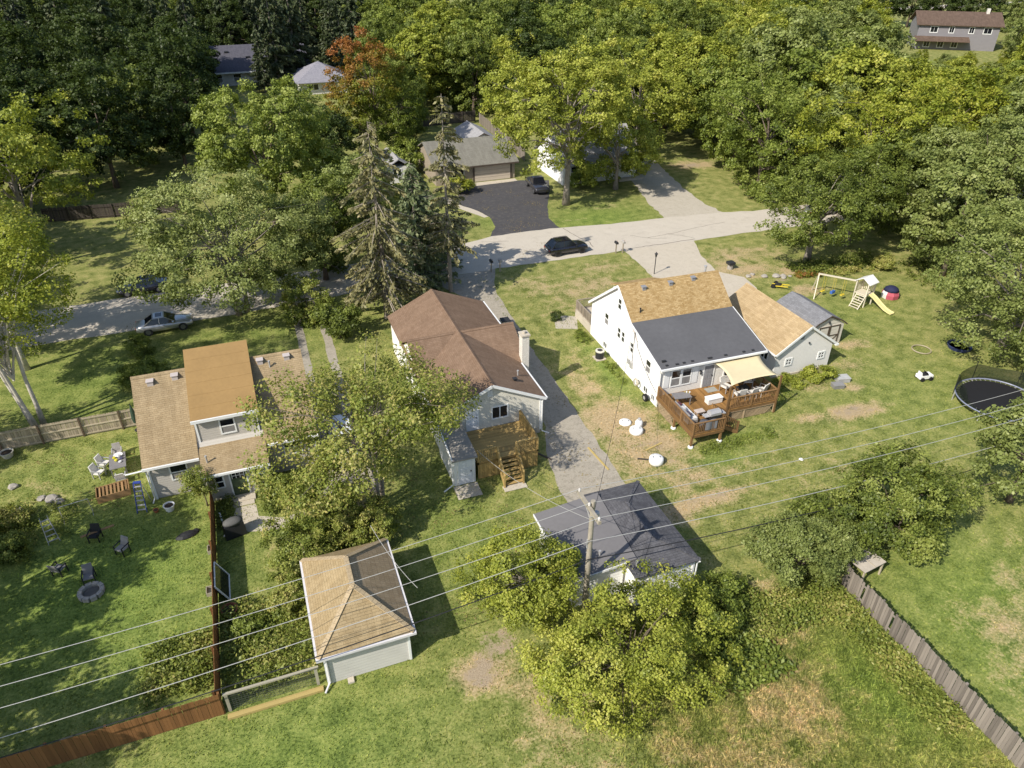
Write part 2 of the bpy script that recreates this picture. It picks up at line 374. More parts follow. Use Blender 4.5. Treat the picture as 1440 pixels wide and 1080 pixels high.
struct(sheet('concrete_apron', [(29.4, 95.5), (36.1, 95.8), (36.1, 97.0), (29.2, 97.0)], 0.012, PATC, amp=0.03))
struct(sheet('edge_path', [(24.2, 92.6), (25.4, 89.4), (26.6, 86.4), (27.6, 83.2), (26.9, 83), (25.6, 85.8), (24.3, 88.6), (23, 91.8)], 0.0045, PATC, amp=0.05))
struct(sheet('gravel_driveway', [(47.9, 75.0), (55.8, 74.2), (55.6, 78), (56.2, 84), (57.6, 90), (59.5, 98), (58, 104), (53.6, 103), (52.8, 96), (50.8, 88), (48.6, 80)], 0.008, GRAV, amp=0.2))
struct(sheet('concrete_driveway', [(38.2, 67.6), (47.2, 67.6), (45.4, 63), (44.6, 59), (46.4, 56.6), (46, 54), (43.8, 50), (42.0, 47.6), (36.9, 47.6), (36.5, 52), (37.4, 58), (37.8, 62)], 0.008, PATC, amp=0.10, seed=3))
struct(sheet('side_driveway', [(19.9, 67.5), (22.9, 67.6), (21.2, 62.5), (20.8, 57), (20.4, 51), (20.2, 45), (20.0, 40), (19.7, 34), (19.4, 29.2), (15.4, 29.2), (15.3, 33.4), (16.3, 37.5), (17.2, 39.5), (17.4, 45), (17.8, 51), (18.0, 57), (17.8, 62), (15.6, 67.1)], 0.008, OLDC, amp=0.10, seed=4))
for k, x0 in enumerate((1.3, 3.5)):
    struct(sheet('driveway_strip', [(x0 + 0.3, 66.4), (x0 + 1.1, 66.4), (x0 + 1.0, 58), (x0 + 0.75, 48), (x0 + 0.7, 41), (x0 - .05, 41), (x0 + 0.05, 48), (x0 + 0.25, 58)], 0.008, OLDC, amp=0.06, seed=8 + k))
struct(sheet('parking_pad', [(0.4, 36.2), (4.6, 36.6), (4.8, 41.2), (1.2, 41.2)], 0.0125, OLDC, amp=0.1, seed=12))
struct(sheet('garden_path', [(-4.9, 36.3), (-4.0, 35.6), (-2.0, 35.2), (0.9, 35.4), (0.9, 36.4), (-1.8, 36.1), (-3.2, 36.8), (-3.3, 38.0), (-4.4, 38.0)], 0.006, PATC, amp=0.06, seed=13))
struct(sheet('entry_slab', [(8.9, 33.9), (10.5, 33.9), (10.5, 35.2), (8.9, 35.2)], 0.03, PATC, amp=0.03, seed=14))
struct(sheet('porch_bed', [(23.6, 53.2), (25.4, 52.4), (26.6, 54.6), (24.6, 55.6)], 0.008, GRAV, amp=0.15, seed=15))
struct(sheet('far_street', [(150, 262), (420, 262), (420, 274), (150, 272)], 0.012, CONC, amp=0.1, step=6))

# keep-out rectangles for grass blades: x0, x1, y0, y1
KEEP = [(-9.1, 1.1, 40.7, 49.5), (-5.7, -2.2, 39.2, 41), (9.0, 17.2, 38.9, 54.5), (8.9, 10.6, 35.2, 39), (25.9, 34.7, 38.8, 51.2), (36.7, 42.2, 39.2, 47.5), (42.5, 46, 42, 47),
        (-0.8, 3.3, 23.4, 29.5), (12, 18.8, 22.6, 29), (-200, 300, 66.3, 75.8), (38, 46.3, 48, 67.5), (17.5, 20.6, 29, 67.5), (15.4, 20, 29, 38), (28, 36, 76, 98), (48.5, 56, 74, 90), (0.6, 4.6, 36.4, 41), (1.5, 2.2, 41, 66), (3.7, 4.4, 41, 66), (-4, 0.9, 35.5, 36.2)]
def grass_blades(name, n, x0, x1, y0, y1, h0, h1, wd, mat, seed, dens=None, lean=0.5):
    r = np.random.default_rng(seed)
    x = r.uniform(x0, x1, n); y = r.uniform(y0, y1, n); ok = np.ones(n, bool)
    for a, b, c, d in KEEP: ok &= ~((x > a) & (x < b) & (y > c) & (y < d))
    b = field(x, y, BARE); ok &= r.uniform(0, 1, n) > np.clip((b - 0.3) * 2.5, 0, 1)
    if dens is not None: ok &= r.uniform(0, 1, n) < dens(x, y)
    x, y = x[ok], y[ok]; n = len(x)
    a = r.uniform(0, 2 * np.pi, n); la = r.uniform(0, 2 * np.pi, n); h = r.uniform(h0, h1, n); w2 = wd * r.uniform(0.6, 1.4, n) / 2; ln = lean * h * r.uniform(0.2, 1.4, n)
    V = np.empty((n, 3, 3))
    V[:, 0] = np.stack([x - np.cos(a) * w2, y - np.sin(a) * w2, np.zeros(n)], 1)
    V[:, 1] = np.stack([x + np.cos(a) * w2, y + np.sin(a) * w2, np.zeros(n)], 1)
    V[:, 2] = np.stack([x + np.cos(la) * ln, y + np.sin(la) * ln, h], 1)
    me = bpy.data.meshes.new(name); me.vertices.add(3 * n); me.vertices.foreach_set('co', V.ravel())
    me.loops.add(3 * n); me.loops.foreach_set('vertex_index', np.arange(3 * n)); me.polygons.add(n); me.polygons.foreach_set('loop_start', np.arange(0, 3 * n, 3)); me.update()
    for nm, pats in (('dry', DRY), ('bare', BARE), ('lush', LUSH)):
        v = field(x, y, pats)
        if nm == 'dry': v = np.maximum(v, 0.10 * meadow(x, y))
        me.attributes.new(nm, 'FLOAT', 'POINT').data.foreach_set('value', np.repeat(v, 3).astype(np.float32))
    me.attributes.new('tint', 'FLOAT', 'POINT').data.foreach_set('value', np.repeat(r.uniform(0, 1, n), 3).astype(np.float32))
    me.materials.append(mat); o = bpy.data.objects.new(name, me); COL.objects.link(o); return o
bmt, nt, out = newmat('grass_blade')
pos = nd(nt, 'ShaderNodeNewGeometry').outputs['Position']
flat = nd(nt, 'ShaderNodeVectorMath', {0: pos, 1: (1, 1, 0)}, operation='MULTIPLY').outputs[0]
gc, gh = ground_nodes(nt, flat)
tint = nd(nt, 'ShaderNodeAttribute', attribute_name='tint').outputs['Fac']
gc = mix(nt, 0.75, gc, ramp(nt, tint, [(0.0, (0.85, 0.9, 0.75)), (0.5, (1.6, 1.58, 1.4)), (1.0, (2.9, 2.75, 2.4))]), 'MULTIPLY')
dd = nd(nt, 'ShaderNodeBsdfDiffuse', {'Color': gc}); tt = nd(nt, 'ShaderNodeBsdfTranslucent', {'Color': gc})
ms = nd(nt, 'ShaderNodeMixShader', {0: 0.45, 1: dd.outputs[0], 2: tt.outputs[0]}); nt.links.new(ms.outputs[0], out.inputs[0])
def lawn_d(x, y):
    d = np.hypot(x - 3, y); return np.clip(1.25 - d / 60, 0.12, 1) * np.where(meadow(x, y) > .3, 0.3, 1)
struct(tag(grass_blades('grass', 420000, -22, 62, 8, 67, 0.05, 0.12, 0.045, bmt, 3, lawn_d, 0.7), 'mown lawn grass growing over the yards between the houses', 'grass'), 'stuff')
struct(tag(grass_blades('meadow_grass', 110000, 9, 27.3, 7, 22.5, 0.08, 0.24, 0.05, bmt, 4, lambda x, y: meadow(x, y) * 0.95, 1.3), 'tall unmown yellow green grass beside the weathered board fence', 'grass'), 'stuff')

def litter(name, label, boxes, n, seed, size=.09):
    r = np.random.default_rng(seed); P = []
    for x0, x1, y0, y1, wt in boxes:
        k = int(n * wt); c = np.stack([r.uniform(x0, x1, k // 25 + 1), r.uniform(y0, y1, k // 25 + 1)], 1); i = r.integers(0, len(c), k)
        P.append(np.stack([c[i, 0] + r.normal(0, .5, k), c[i, 1] + r.normal(0, .5, k), np.full(k, .022)], 1))
    P = np.vstack(P); m = len(P); a = r.uniform(0, 6.28, m); s_ = size * r.uniform(.5, 1.3, m)
    U = np.stack([np.cos(a) * s_, np.sin(a) * s_, r.uniform(-.2, .4, m) * s_], 1); V = np.stack([-np.sin(a) * s_ * .6, np.cos(a) * s_ * .6, r.uniform(0, .3, m) * s_], 1)
    return P, U, V, r.uniform(0, 1, m)
# ------------------------------------------------------------------ building kit
TRIM = plain('trim_white', (0.74, 0.74, 0.72), 0.45, 0.05)
DARK = plain('dark_metal', (0.03, 0.03, 0.032), 0.5)
GALV = plain('galvanised', (0.45, 0.44, 0.43), 0.45, 0.12, metal=0.3)
PINK = plain('vent_cap', (0.50, 0.44, 0.41), 0.5, 0.1)
CURT = plain('window_blind', (0.22, 0.21, 0.2), 0.8, 0.25)
class Wall:
    """maps (along, out, up) on a wall plane to space; side: '-y', '-x', '+x'"""
    def __init__(s, side, c): s.side, s.c = side, c
    def __call__(s, a, d, z):
        if s.side == '-y': return (a, s.c - d, z)
        if s.side == '-x': return (s.c - d, a, z)
        return (s.c + d, a, z)
def wbox(mb, W, a0, a1, d0, d1, z0, z1):
    P = [W(a0, d0, z0), W(a1, d1, z1)]
    lo = [min(P[0][i], P[1][i]) for i in range(3)]; hi = [max(P[0][i], P[1][i]) for i in range(3)]
    return mb.box(lo[0], hi[0], lo[1], hi[1], lo[2], hi[2])
def window(par, org, W, a0, a1, z0, z1, split='h', fw=0.09, frame=None, shutters=None, name='window'):
    frame = frame or TRIM; a0, a1 = min(a0, a1), max(a0, a1)
    f = MB(); wbox(f, W, a0 - fw, a0, 0, .05, z0 - fw, z1 + fw); wbox(f, W, a1, a1 + fw, 0, .05, z0 - fw, z1 + fw)
    wbox(f, W, a0, a1, 0, .05, z1, z1 + fw); wbox(f, W, a0, a1, 0, .055, z0 - fw, z0)
    fo = f.build(name, frame, par, org)
    p = MB(); wbox(p, W, a0, a1, 0.0, .012, z0, z1); p.build('pane', GLASS, fo, org)
    m = MB(); t = 0.035; zm = (z0 + z1) / 2; am = (a0 + a1) / 2
    if split in ('h', 'hv', 'grid'): wbox(m, W, a0, a1, .012, .042, zm - t, zm + t)
    if split in ('v', 'hv'): wbox(m, W, am - t, am + t, .012, .044, z0, z1)
    if split == 'grid':
        for k in (1, 2): q = a0 + (a1 - a0) * k / 3; wbox(m, W, q - t * .6, q + t * .6, .012, .044, z0, z1)
    if m.f: m.build('sash_bar', frame, fo, org)
    if split == 'h' and (a1 - a0) > 0.5:
        b = MB(); wbox(b, W, a0 + .02, a1 - .02, .013, .02, z0 + .02, zm - .05); b.build('blind', CURT, fo, org)
    if shutters:
        for s in (-1, 1):
            q = a0 - fw - .04 - .42 if s < 0 else a1 + fw + .04
            b = MB(); wbox(b, W, q, q + .42, 0, .04, z0 - .05, z1 + .05); b.build('shutter', shutters, fo, org)
    return fo
def door(par, org, W, a0, a1, z0, z1, mat, frame=None, lite=None, name='door'):
    a0, a1 = min(a0, a1), max(a0, a1)
    d = MB(); wbox(d, W, a0, a1, 0, .04, z0, z1)
    pw = (a1 - a0 - .3) / 2
    for i in range(2):
        for j in range(2 if lite else 3):
            hh = (z1 - z0 - .2) / 3
            q = a0 + .1 + i * (pw + .1); zz = z0 + .1 + j * hh; wbox(d, W, q, q + pw, .04, .055, zz + .05, zz + hh - .05)
    o = d.build(name, mat, par, org)
    f = MB(); fw = .09
    wbox(f, W, a0 - fw, a0, 0, .06, z0, z1 + fw); wbox(f, W, a1, a1 + fw, 0, .06, z0, z1 + fw); wbox(f, W, a0, a1, 0, .06, z1, z1 + fw)
    f.build('door_frame', frame or TRIM, o, org)
    h = MB(); wbox(h, W, a1 - .14, a1 - .08, .055, .11, z0 + .95, z0 + 1.05); h.build('handle', DARK, o, org)
    if lite: 
        g = MB(); wbox(g, W, a0 + .1, a1 - .1, .041, .062, z1 - .52, z1 - .1); g.build('pane', GLASS, o, org)
        g = MB(); wbox(g, W, a0 + .1, a1 - .1, .062, .072, z1 - .33, z1 - .29)
        for k in range(4): q = a0 + .1 + (a1 - a0 - .2) * k / 3; wbox(g, W, q - .02, q + .02, .062, .074, z1 - .52, z1 - .1)
        g.build('lite_bar', TRIM, o, org)
    return o
def rvent(par, org, x, y, z, mat, s=0.36):
    v = MB().box(x - s / 2, x + s / 2, y - s / 2, y + s / 2, z - .18, z + .17); v.box(x - s / 2 - .05, x + s / 2 + .05, y - s / 2 - .05, y + s / 2 + .05, z + .17, z + .21)
    return v.build('roof_vent', mat, par, org)
def pipe(par, org, x, y, z, h=0.45, r=.05, mat=None):
    v = MB().tube([(x, y, z - .15), (x, y, z + h)], r, 8); v.tube([(x, y, z + h), (x, y, z + h + .08)], r * 1.5, 8)
    return v.build('vent_pipe', mat or GALV, par, org)
def part(par, org, name, mat, fn, **k):
    m = MB(); fn(m); return m.build(name, mat, par, org, **k)
def L3(a, b, t): return tuple(a[i] + (b[i] - a[i]) * t for i in range(3))

# ------------------------------------------------------------------ tan cape house with a flat dormer
TAN = shingle('tan_shingle', (0.285, 0.208, 0.115), (0.375, 0.285, 0.17), dirt=0.45)
TANR = plain('roll_roofing', (0.295, 0.185, 0.072), 0.85, 0.12, 0.6)
SIDA = siding('grey_siding', (0.42, 0.39, 0.345), lap=.17); 
O = (-4, 45, 0)
hA = thing('house', 'tan shingled cape house with flat roofed dormer and green back door', 'house', O)
def fA(y): return 2.75 + .765 * (y - 40.35)
def fAb(y): return 6.5 - .765 * (y - 45.25)
part(hA, O, 'wall', SIDA, lambda m: m.prism_x([(40.7, 0.02), (49.8, 0.02), (49.8, fAb(49.8) - .15), (45.25, 6.33), (40.7, fA(40.7) - .15)], -9.1, 1.1))
for x0, x1 in ((-9.3, -6.02), (-2.02, 1.3)):
    part(hA, O, 'roof', TAN, lambda m: m.slab([(x0, 40.35, 2.75), (x1, 40.35, 2.75), (x1, 45.25, 6.5), (x0, 45.25, 6.5)], .13))
part(hA, O, 'roof', TAN, lambda m: m.slab([(-9.3, 45.255, 6.496), (1.3, 45.255, 6.496), (1.3, 50.15, 2.75), (-9.3, 50.15, 2.75)], .13))
for xa, xb in ((-9.31, -6.03), (-2.01, 1.31)): part(hA, O, 'ridge_cap', TAN, lambda m: m.slab([(xa, 45.08, 6.41), (xb, 45.08, 6.41), (xb, 45.25, 6.535), (xa, 45.25, 6.535)], .03))
def fD(y): return 5.05 + (7.25 - 5.05) / 5.4 * (y - 41.0)
dm = part(hA, O, 'dormer', SIDA, lambda m: m.prism_x([(41.25, 2.8), (46.2, 4.5), (46.2, fD(46.2) - .14), (41.25, fD(41.25) - .14)], -5.88, -2.18))
part(hA, O, 'dormer_roof', TANR, lambda m: m.slab([(-6.02, 41.0, 5.05), (-2.02, 41.0, 5.05), (-2.02, 46.4, 7.25), (-6.02, 46.4, 7.25)], .12))
for k in range(1, 6):   # lap seams of the roll roofing
    y = 41.0 + 5.4 * k / 6; z = fD(y)
    part(hA, O, 'roof_seam', TANR, lambda m: m.slab([(-6.0, y, z + .012), (-2.04, y, z + .012), (-2.04, y + .10, fD(y + .1) + .004), (-6.0, y + .10, fD(y + .1) + .004)], .02))
part(hA, O, 'dormer_fascia', TRIM, lambda m: m.box(-6.03, -2.01, 40.9, 40.998, 4.87, 5.06))
for x in (-5.89, -2.29): part(hA, O, 'corner_trim', TRIM, lambda m: m.box(x, x + .12, 41.2, 41.249, 3.0, 4.92))
window(hA, O, Wall('-y', 41.25), -4.4, -3.62, 3.62, 4.6)
part(hA, O, 'porch_wall', SIDA, lambda m: m.prism_x([(39.2, -.02), (40.69, -.02), (40.69, 2.75), (39.2, 2.33)], -5.75, -2.15))
part(hA, O, 'porch_roof', TAN, lambda m: m.slab([(-5.97, 38.85, 2.35), (-1.97, 38.85, 2.35), (-1.97, 41.24, 3.16), (-5.97, 41.24, 3.16)], .12))
part(hA, O, 'porch_gutter', TRIM, lambda m: m.box(-6.0, -1.94, 38.73, 38.845, 2.19, 2.33))
for x in (-5.82, -2.2): part(hA, O, 'corner_trim', TRIM, lambda m: m.box(x, x + .12, 39.15, 39.199, 0, 2.2))
part(hA, O, 'gutter', TRIM, lambda m: m.box(-9.33, -6.03, 40.23, 40.345, 2.58, 2.73)); part(hA, O, 'gutter', TRIM, lambda m: m.box(-1.9, 1.33, 40.23, 40.345, 2.58, 2.73))
part(hA, O, 'corner_trim', TRIM, lambda m: m.box(-9.16, -9.02, 40.64, 40.699, 0, 2.75)); part(hA, O, 'corner_trim', TRIM, lambda m: m.box(1.0, 1.14, 40.64, 40.699, 0, 2.75))
part(hA, O, 'downspout', TRIM, lambda m: m.tube([(-9.25, 40.3, 2.6), (-9.2, 40.55, 2.3), (-9.2, 40.58, .2), (-9.3, 40.2, .08)], .045, 6)); part(hA, O, 'gutter_spout', TRIM, lambda m: m.tube([(-9.3, 40.3, 2.62), (-10.3, 40.4, 2.5)], .05, 6))
window(hA, O, Wall('-y', 40.7), -7.85, -6.95, 1.25, 2.3); window(hA, O, Wall('-y', 40.7), -.9, .1, 1.4, 2.3)
window(hA, O, Wall('-y', 39.2), -5.3, -4.88, 1.0, 1.82); window(hA, O, Wall('-y', 39.2), -3.06, -2.6, 1.0, 1.85)
GRN = plain('green_door_paint', (0.06, 0.085, 0.045), 0.45, 0.1)
door(hA, O, Wall('-y', 39.2), -4.42, -3.5, .02, 2.0, GRN, lite=True)
part(hA, O, 'porch_lamp', TRIM, lambda m: (m.box(-4.15, -3.75, 39.02, 39.2, 2.12, 2.19), m.lathe((-3.95, 39.08, 2.02), [(.07, 0), (.09, .06), (.05, .1)], 8)))
part(hA, O, 'doorstep', PATC, lambda m: (m.box(-4.7, -3.2, 38.5, 39.19, .0, .12), m.box(-4.6, -3.3, 38.1, 38.499, .0, .06)))
for x, y in ((-8.2, 44.75), (-6.72, 44.85), (-1.42, 44.9), (.3, 44.9)): rvent(hA, O, x, y, fA(y), PINK)
pipe(hA, O, -5.55, 39.75, 2.66); pipe(hA, O, -.85, 44.5, fA(44.5), .4)
SOOT = plain('soot_stain', (0.16, 0.105, 0.055), 0.9, 0.3)

# ------------------------------------------------------------------ brown roofed house with cross gable
BRN = shingle('brown_shingle', (0.185, 0.118, 0.076), (0.245, 0.165, 0.112), dirt=0.4)
SIDM = siding('cream_siding', (0.58, 0.55, 0.47), lap=.11); SIDMW = siding('white_stucco', (0.78, 0.76, 0.71), lap=.2, grime=.08)
O = (12.8, 46, 0)
hM = thing('house', 'cream house with brown cross gabled roof and golden timber deck', 'house', O)
part(hM, O, 'wall', SIDM, lambda m: m.prism_y([(9.25, .02), (16.45, .02), (16.45, 3.12), (12.85, 4.8), (9.25, 3.12)], 38.9, 46.8))
part(hM, O, 'wall', SIDM, lambda m: m.prism_y([(9.2, .02), (17.05, .02), (17.05, 3.2), (12.85, 4.84), (9.2, 3.14)], 46.81, 54.4))
part(hM, O, 'side_wall', SIDMW, lambda m: m.box(9.13, 9.19, 38.95, 54.3, .03, 3.02))
def gable_y(par, org, x0, xr, x1, z0, zr, z1, y0, y1, mat, t=.13):
    part(par, org, 'roof', mat, lambda m: m.slab([(x0, y0, z0), (xr - .002, y0, zr), (xr - .002, y1, zr), (x0, y1, z0)], t))
    part(par, org, 'roof', mat, lambda m: m.slab([(xr + .002, y0, zr), (x1, y0, z1), (x1, y1, z1), (xr + .002, y1, zr)], t))
    n = max(3, int((y1 - y0) / 1.2))
    s0 = (zr - z0) / (xr - x0); s1 = (zr - z1) / (x1 - xr)
    part(par, org, 'ridge_cap', mat, lambda m: (m.slab([(xr - .16, y0 - .01, zr - .16 * s0 + .035), (xr, y0 - .01, zr + .035), (xr, y1 + .01, zr + .035), (xr - .16, y1 + .01, zr - .16 * s0 + .035)], .03),
         m.slab([(xr, y0 - .01, zr + .035), (xr + .16, y0 - .01, zr - .16 * s1 + .035), (xr + .16, y1 + .01, zr - .16 * s1 + .035), (xr, y1 + .01, zr + .035)], .03)))
gable_y(hM, O, 8.95, 12.85, 16.75, 3.12, 4.98, 3.12, 38.65, 46.8, BRN)
gable_y(hM, O, 8.95, 12.85, 17.35, 3.12, 4.985, 3.12, 46.805, 54.6, BRN)
# cross gable
part(hM, O, 'gable_wall', SIDMW, lambda m: m.prism_x([(44.1, 3.0), (49.5, 3.0), (46.8, 4.66)], 9.1, 17.08))
part(hM, O, 'roof', BRN, lambda m: m.slab([(8.9, 43.7, 3.10), (17.3, 43.7, 3.10), (17.3, 46.798, 4.90), (8.9, 46.798, 4.90)], .12))
part(hM, O, 'roof', BRN, lambda m: m.slab([(8.9, 46.802, 4.90), (17.3, 46.802, 4.90), (17.3, 49.9, 3.10), (8.9, 49.9, 3.10)], .12))
part(hM, O, 'ridge_cap', BRN, lambda m: (m.slab([(8.89, 46.64, 4.845), (17.31, 46.64, 4.845), (17.31, 46.8, 4.935), (8.89, 46.8, 4.935)], .03), m.slab([(8.89, 46.8, 4.935), (17.31, 46.8, 4.935), (17.31, 46.96, 4.845), (8.89, 46.96, 4.845)], .03)))
# rake and eave trim
part(hM, O, 'rake_board', TRIM, lambda m: (m.beam((8.93, 38.62, 3.02), (12.85, 38.62, 4.885), .05, .2), m.beam((12.85, 38.62, 4.885), (16.77, 38.62, 3.02), .05, .2)))
part(hM, O, 'gutter', TRIM, lambda m: m.box(16.76, 16.88, 38.65, 43.65, 2.98, 3.1)); part(hM, O, 'gutter', TRIM, lambda m: m.box(17.36, 17.48, 50, 54.6, 2.98, 3.1)); part(hM, O, 'gutter', TRIM, lambda m: m.box(8.82, 8.94, 38.65, 43.6, 2.98, 3.1))
part(hM, O, 'corner_trim', TRIM, lambda m: m.box(16.36, 16.5, 38.84, 38.899, .3, 3.08)); part(hM, O, 'downspout', TRIM, lambda m: (m.tube([(16.6, 38.8, 3.0), (16.55, 38.82, 2.7), (16.55, 38.82, .2), (17.0, 38.5, .08)], .05, 6)))
part(hM, O, 'foundation', PATC, lambda m: m.box(9.22, 16.47, 38.86, 38.899, .02, .5))
window(hM, O, Wall('-y', 38.9), 12.88, 13.94, 2.1, 2.98, 'v')
UD = plain('door_white', (0.68, 0.69, 0.71), 0.4, 0.04)
door(hM, O, Wall('-y', 38.9), 11.05, 11.8, 1.48, 3.0, UD)
part(hM, O, 'gable_vent', TRIM, lambda m: [m.box(12.55, 12.9, 38.85, 38.899, 3.95 + k * .1, 4.02 + k * .1) for k in range(5)])
GREYR = plain('lean_to_roof', (0.30, 0.27, 0.23), .9, .15)
part(hM, O, 'entry_lean_to', SIDMW, lambda m: m.box(9.0, 10.45, 35.3, 38.89, .02, 2.15))
part(hM, O, 'entry_roof', GREYR, lambda m: m.slab([(8.88, 35.1, 2.2), (10.58, 35.1, 2.2), (10.58, 38.88, 2.5), (8.88, 38.88, 2.5)], .1))
door(hM, O, Wall('-y', 35.3), 9.35, 10.25, .06, 2.05, UD)
part(hM, O, 'downspout', TRIM, lambda m: m.tube([(8.88, 38.8, 3.0), (8.9, 35.2, 2.2), (8.9, 35.2, .25), (8.2, 34.9, .1)], .05, 6))
BRK = shingle('pale_brick', (0.62, 0.58, 0.50), (0.72, 0.68, 0.60), .22, .08, .2)
ch = part(hM, O, 'chimney', BRK, lambda m: m.box(16.85, 17.4, 43.6, 44.25, .02, 5.3)); part(ch, O, 'chimney_cap', PATC, lambda m: (m.box(16.78, 17.47, 43.53, 44.32, 5.3, 5.42), m.tube([(17.1, 43.9, 5.42), (17.1, 43.9, 5.62)], .12, 10)))
st = part(hM, O, 'side_stoop', PATC, lambda m: m.box(17.36, 19.2, 50.4, 53.4, .02, .5))
for yy in (50.4, 52.8): pr = part(st, O, 'stoop_pier', BRK, lambda m: m.box(18.6, 19.2, yy, yy + .6, .5, 1.7))
for yy in (50.32, 52.72): part(st, O, 'pier_cap', DARK, lambda m: m.box(18.52, 19.28, yy, yy + .76, 1.7, 1.8))
part(st, O, 'stoop_wall', BRK, lambda m: m.box(18.75, 19.1, 51.0, 52.8, .5, 1.3))
pipe(hM, O, 15.6, 41.2, 3.66, .35); rvent(hM, O, 15.0, 40.2, 3.95, DARK, .2)
# deck of the brown roofed house (built on to it)
GOLD = planks('treated_pine', (0.40, 0.275, 0.105)); GOLDD = planks('treated_pine_dark', (0.32, 0.215, 0.085))
def railing(par, org, p0, p1, zd, mat, h=.95, posts=(True, True), gap=.13, mesh=None, low=.1):
    a, b = Vector((*p0, 0)), Vector((*p1, 0)); L = (b - a).length; d = (b - a) / L
    rot = math.atan2(d.y, d.x)
    r = MB().beam((p0[0], p0[1], zd + h), (p1[0], p1[1], zd + h), .12, .045); ro = r.build('top_rail', mat, par, org)
    MB().beam((p0[0], p0[1], zd + low), (p1[0], p1[1], zd + low), .05, .08).build('bottom_rail', mat, par, org)
    n = max(1, int(L / gap)); me = mesh_of(MB().box(-.02, .02, -.02, .02, 0, h - low - .06), 'baluster', mat)
    for k in range(n):
        q = a + d * (L * (k + .5) / n); instance(me, 'baluster', par, (q.x - org[0], q.y - org[1], zd + low + .04 - org[2]), (0, 0, rot))
    np_ = max(1, round(L / 1.9))
    for k in range(np_ + 1):
        if (k == 0 and not posts[0]) or (k == np_ and not posts[1]): continue
        q = a.lerp(b, k / np_); MB().box(q.x - .05, q.x + .05, q.y - .05, q.y + .05, zd - .25, zd + h - .025).build('rail_post', mat, par, org)
def decking(par, org, x0, x1, y0, y1, z, mat, along='x', bw=.14):
    span = (y1 - y0) if along == 'x' else (x1 - x0); n = int(span / (bw + .008))
    ln = (x1 - x0) if along == 'x' else (y1 - y0)
    me = mesh_of(MB().box(-ln / 2, ln / 2, -bw / 2, bw / 2, -.03, 0), 'deck_board', mat)
    for k in range(n):
        c = (k + .5) * span / n
        if along == 'x': instance(me, 'deck_board', par, ((x0 + x1) / 2 - org[0], y0 + c - org[1], z - org[2] + random.uniform(-.002, .002)))
        else: instance(me, 'deck_board', par, (x0 + c - org[0], (y0 + y1) / 2 - org[1], z - org[2] + random.uniform(-.002, .002)), (0, 0, math.pi / 2))
dz = 1.45
dk = part(hM, O, 'deck', GOLDD, lambda m: (m.box(10.65, 14.9, 35.4, 38.85, dz - .22, dz - .035)))
decking(dk, O, 10.65, 14.9, 35.4, 38.85, dz, GOLD)
for x0, x1 in ((10.7, 12.0), (13.35, 14.85)): railing(dk, O, (x0, 35.45), (x1, 35.45), dz, GOLD)
railing(dk, O, (14.85, 35.5), (14.85, 38.75), dz, GOLD, posts=(False, True)); 
me = mesh_of(MB().box(-.07, .07, -.012, .012, 0, dz - .24), 'skirt_board', GOLD)
for k in range(28):
    x = 10.75 + k * .15
    if 12.1 < x < 13.3: continue
    instance(me, 'skirt_board', dk, (x - O[0], 35.46 - O[1], .02))
for k in range(22): instance(me, 'skirt_board', dk, (14.86 - O[0], 35.55 + k * .15 - O[1], .02), (0, 0, math.pi / 2))
for k in range(6):
    z = dz - (k + 1) * dz / 7; y = 35.38 - (k + 1) * .2
    MB().box(12.05, 13.3, y - .12, y + .12, z - .04, z).build('stair_tread', GOLD, dk, O)
for x in (12.02, 13.33):
    s = MB().beam((x, 35.4, dz - .15), (x, 34.0, .08), .05, .26).build('stringer', GOLD, dk, O)
    MB().beam((x, 35.45, dz + .9), (x, 34.0, 1.0), .11, .05).build('hand_rail', GOLD, dk, O); MB().box(x - .05, x + .05, 33.98, 34.08, .02, 1.0).build('rail_post', GOLD, dk, O)
    for k in range(7): t = (k + .6) / 7.4; MB().box(x - .02, x + .02, 35.4 - 1.4 * t - .02, 35.4 - 1.4 * t + .02, dz * (1 - t) + .02, dz * (1 - t) + .93).build('baluster', GOLD, dk, O)
part(dk, O, 'stair_pad', PATC, lambda m: m.box(11.9, 13.45, 33.6, 34.15, .02, .06))

# ------------------------------------------------------------------ white house with grey low slope roof
ORG_ = shingle('golden_shingle', (0.285, 0.178, 0.065), (0.49, 0.35, 0.175), .26, .13, .25)
MEMB = plain('grey_membrane', (0.105, 0.104, 0.108), 0.85, 0.14, 0.35)
SIDW = siding('white_siding', (0.80, 0.79, 0.76), lap=.1, grime=.06)
SIDWB = siding('pale_grey_siding', (0.62, 0.60, 0.56), lap=.12)
O = (25.9, 38.8, 0)
hR = thing('house', 'white sided house with golden shingles over a grey low slope roof', 'house', O, R_(-1.6))
prof = [(38.8, .02), (51.1, .02), (51.1, 3.2), (46.2, 6.76), (43.5, 4.76), (38.8, 3.52)]
part(hR, O, 'wall', SIDW, lambda m: m.prism_x(prof, 25.9, 34.5))
part(hR, O, 'rear_wall', SIDWB, lambda m: m.box(25.95, 34.45, 38.74, 38.795, .03, 3.4))
part(hR, O, 'roof', ORG_, lambda m: m.slab([(25.7, 43.5, 4.91), (34.7, 43.5, 4.91), (34.7, 46.198, 6.9), (25.7, 46.198, 6.9)], .14))
part(hR, O, 'roof', ORG_, lambda m: m.slab([(25.7, 46.202, 6.9), (34.7, 46.202, 6.9), (34.7, 51.4, 3.1), (25.7, 51.4, 3.1)], .14))
part(hR, O, 'low_roof', MEMB, lambda m: m.slab([(25.72, 38.45, 3.58), (34.68, 38.45, 3.58), (34.68, 43.52, 4.90), (25.72, 43.52, 4.90)], .12))
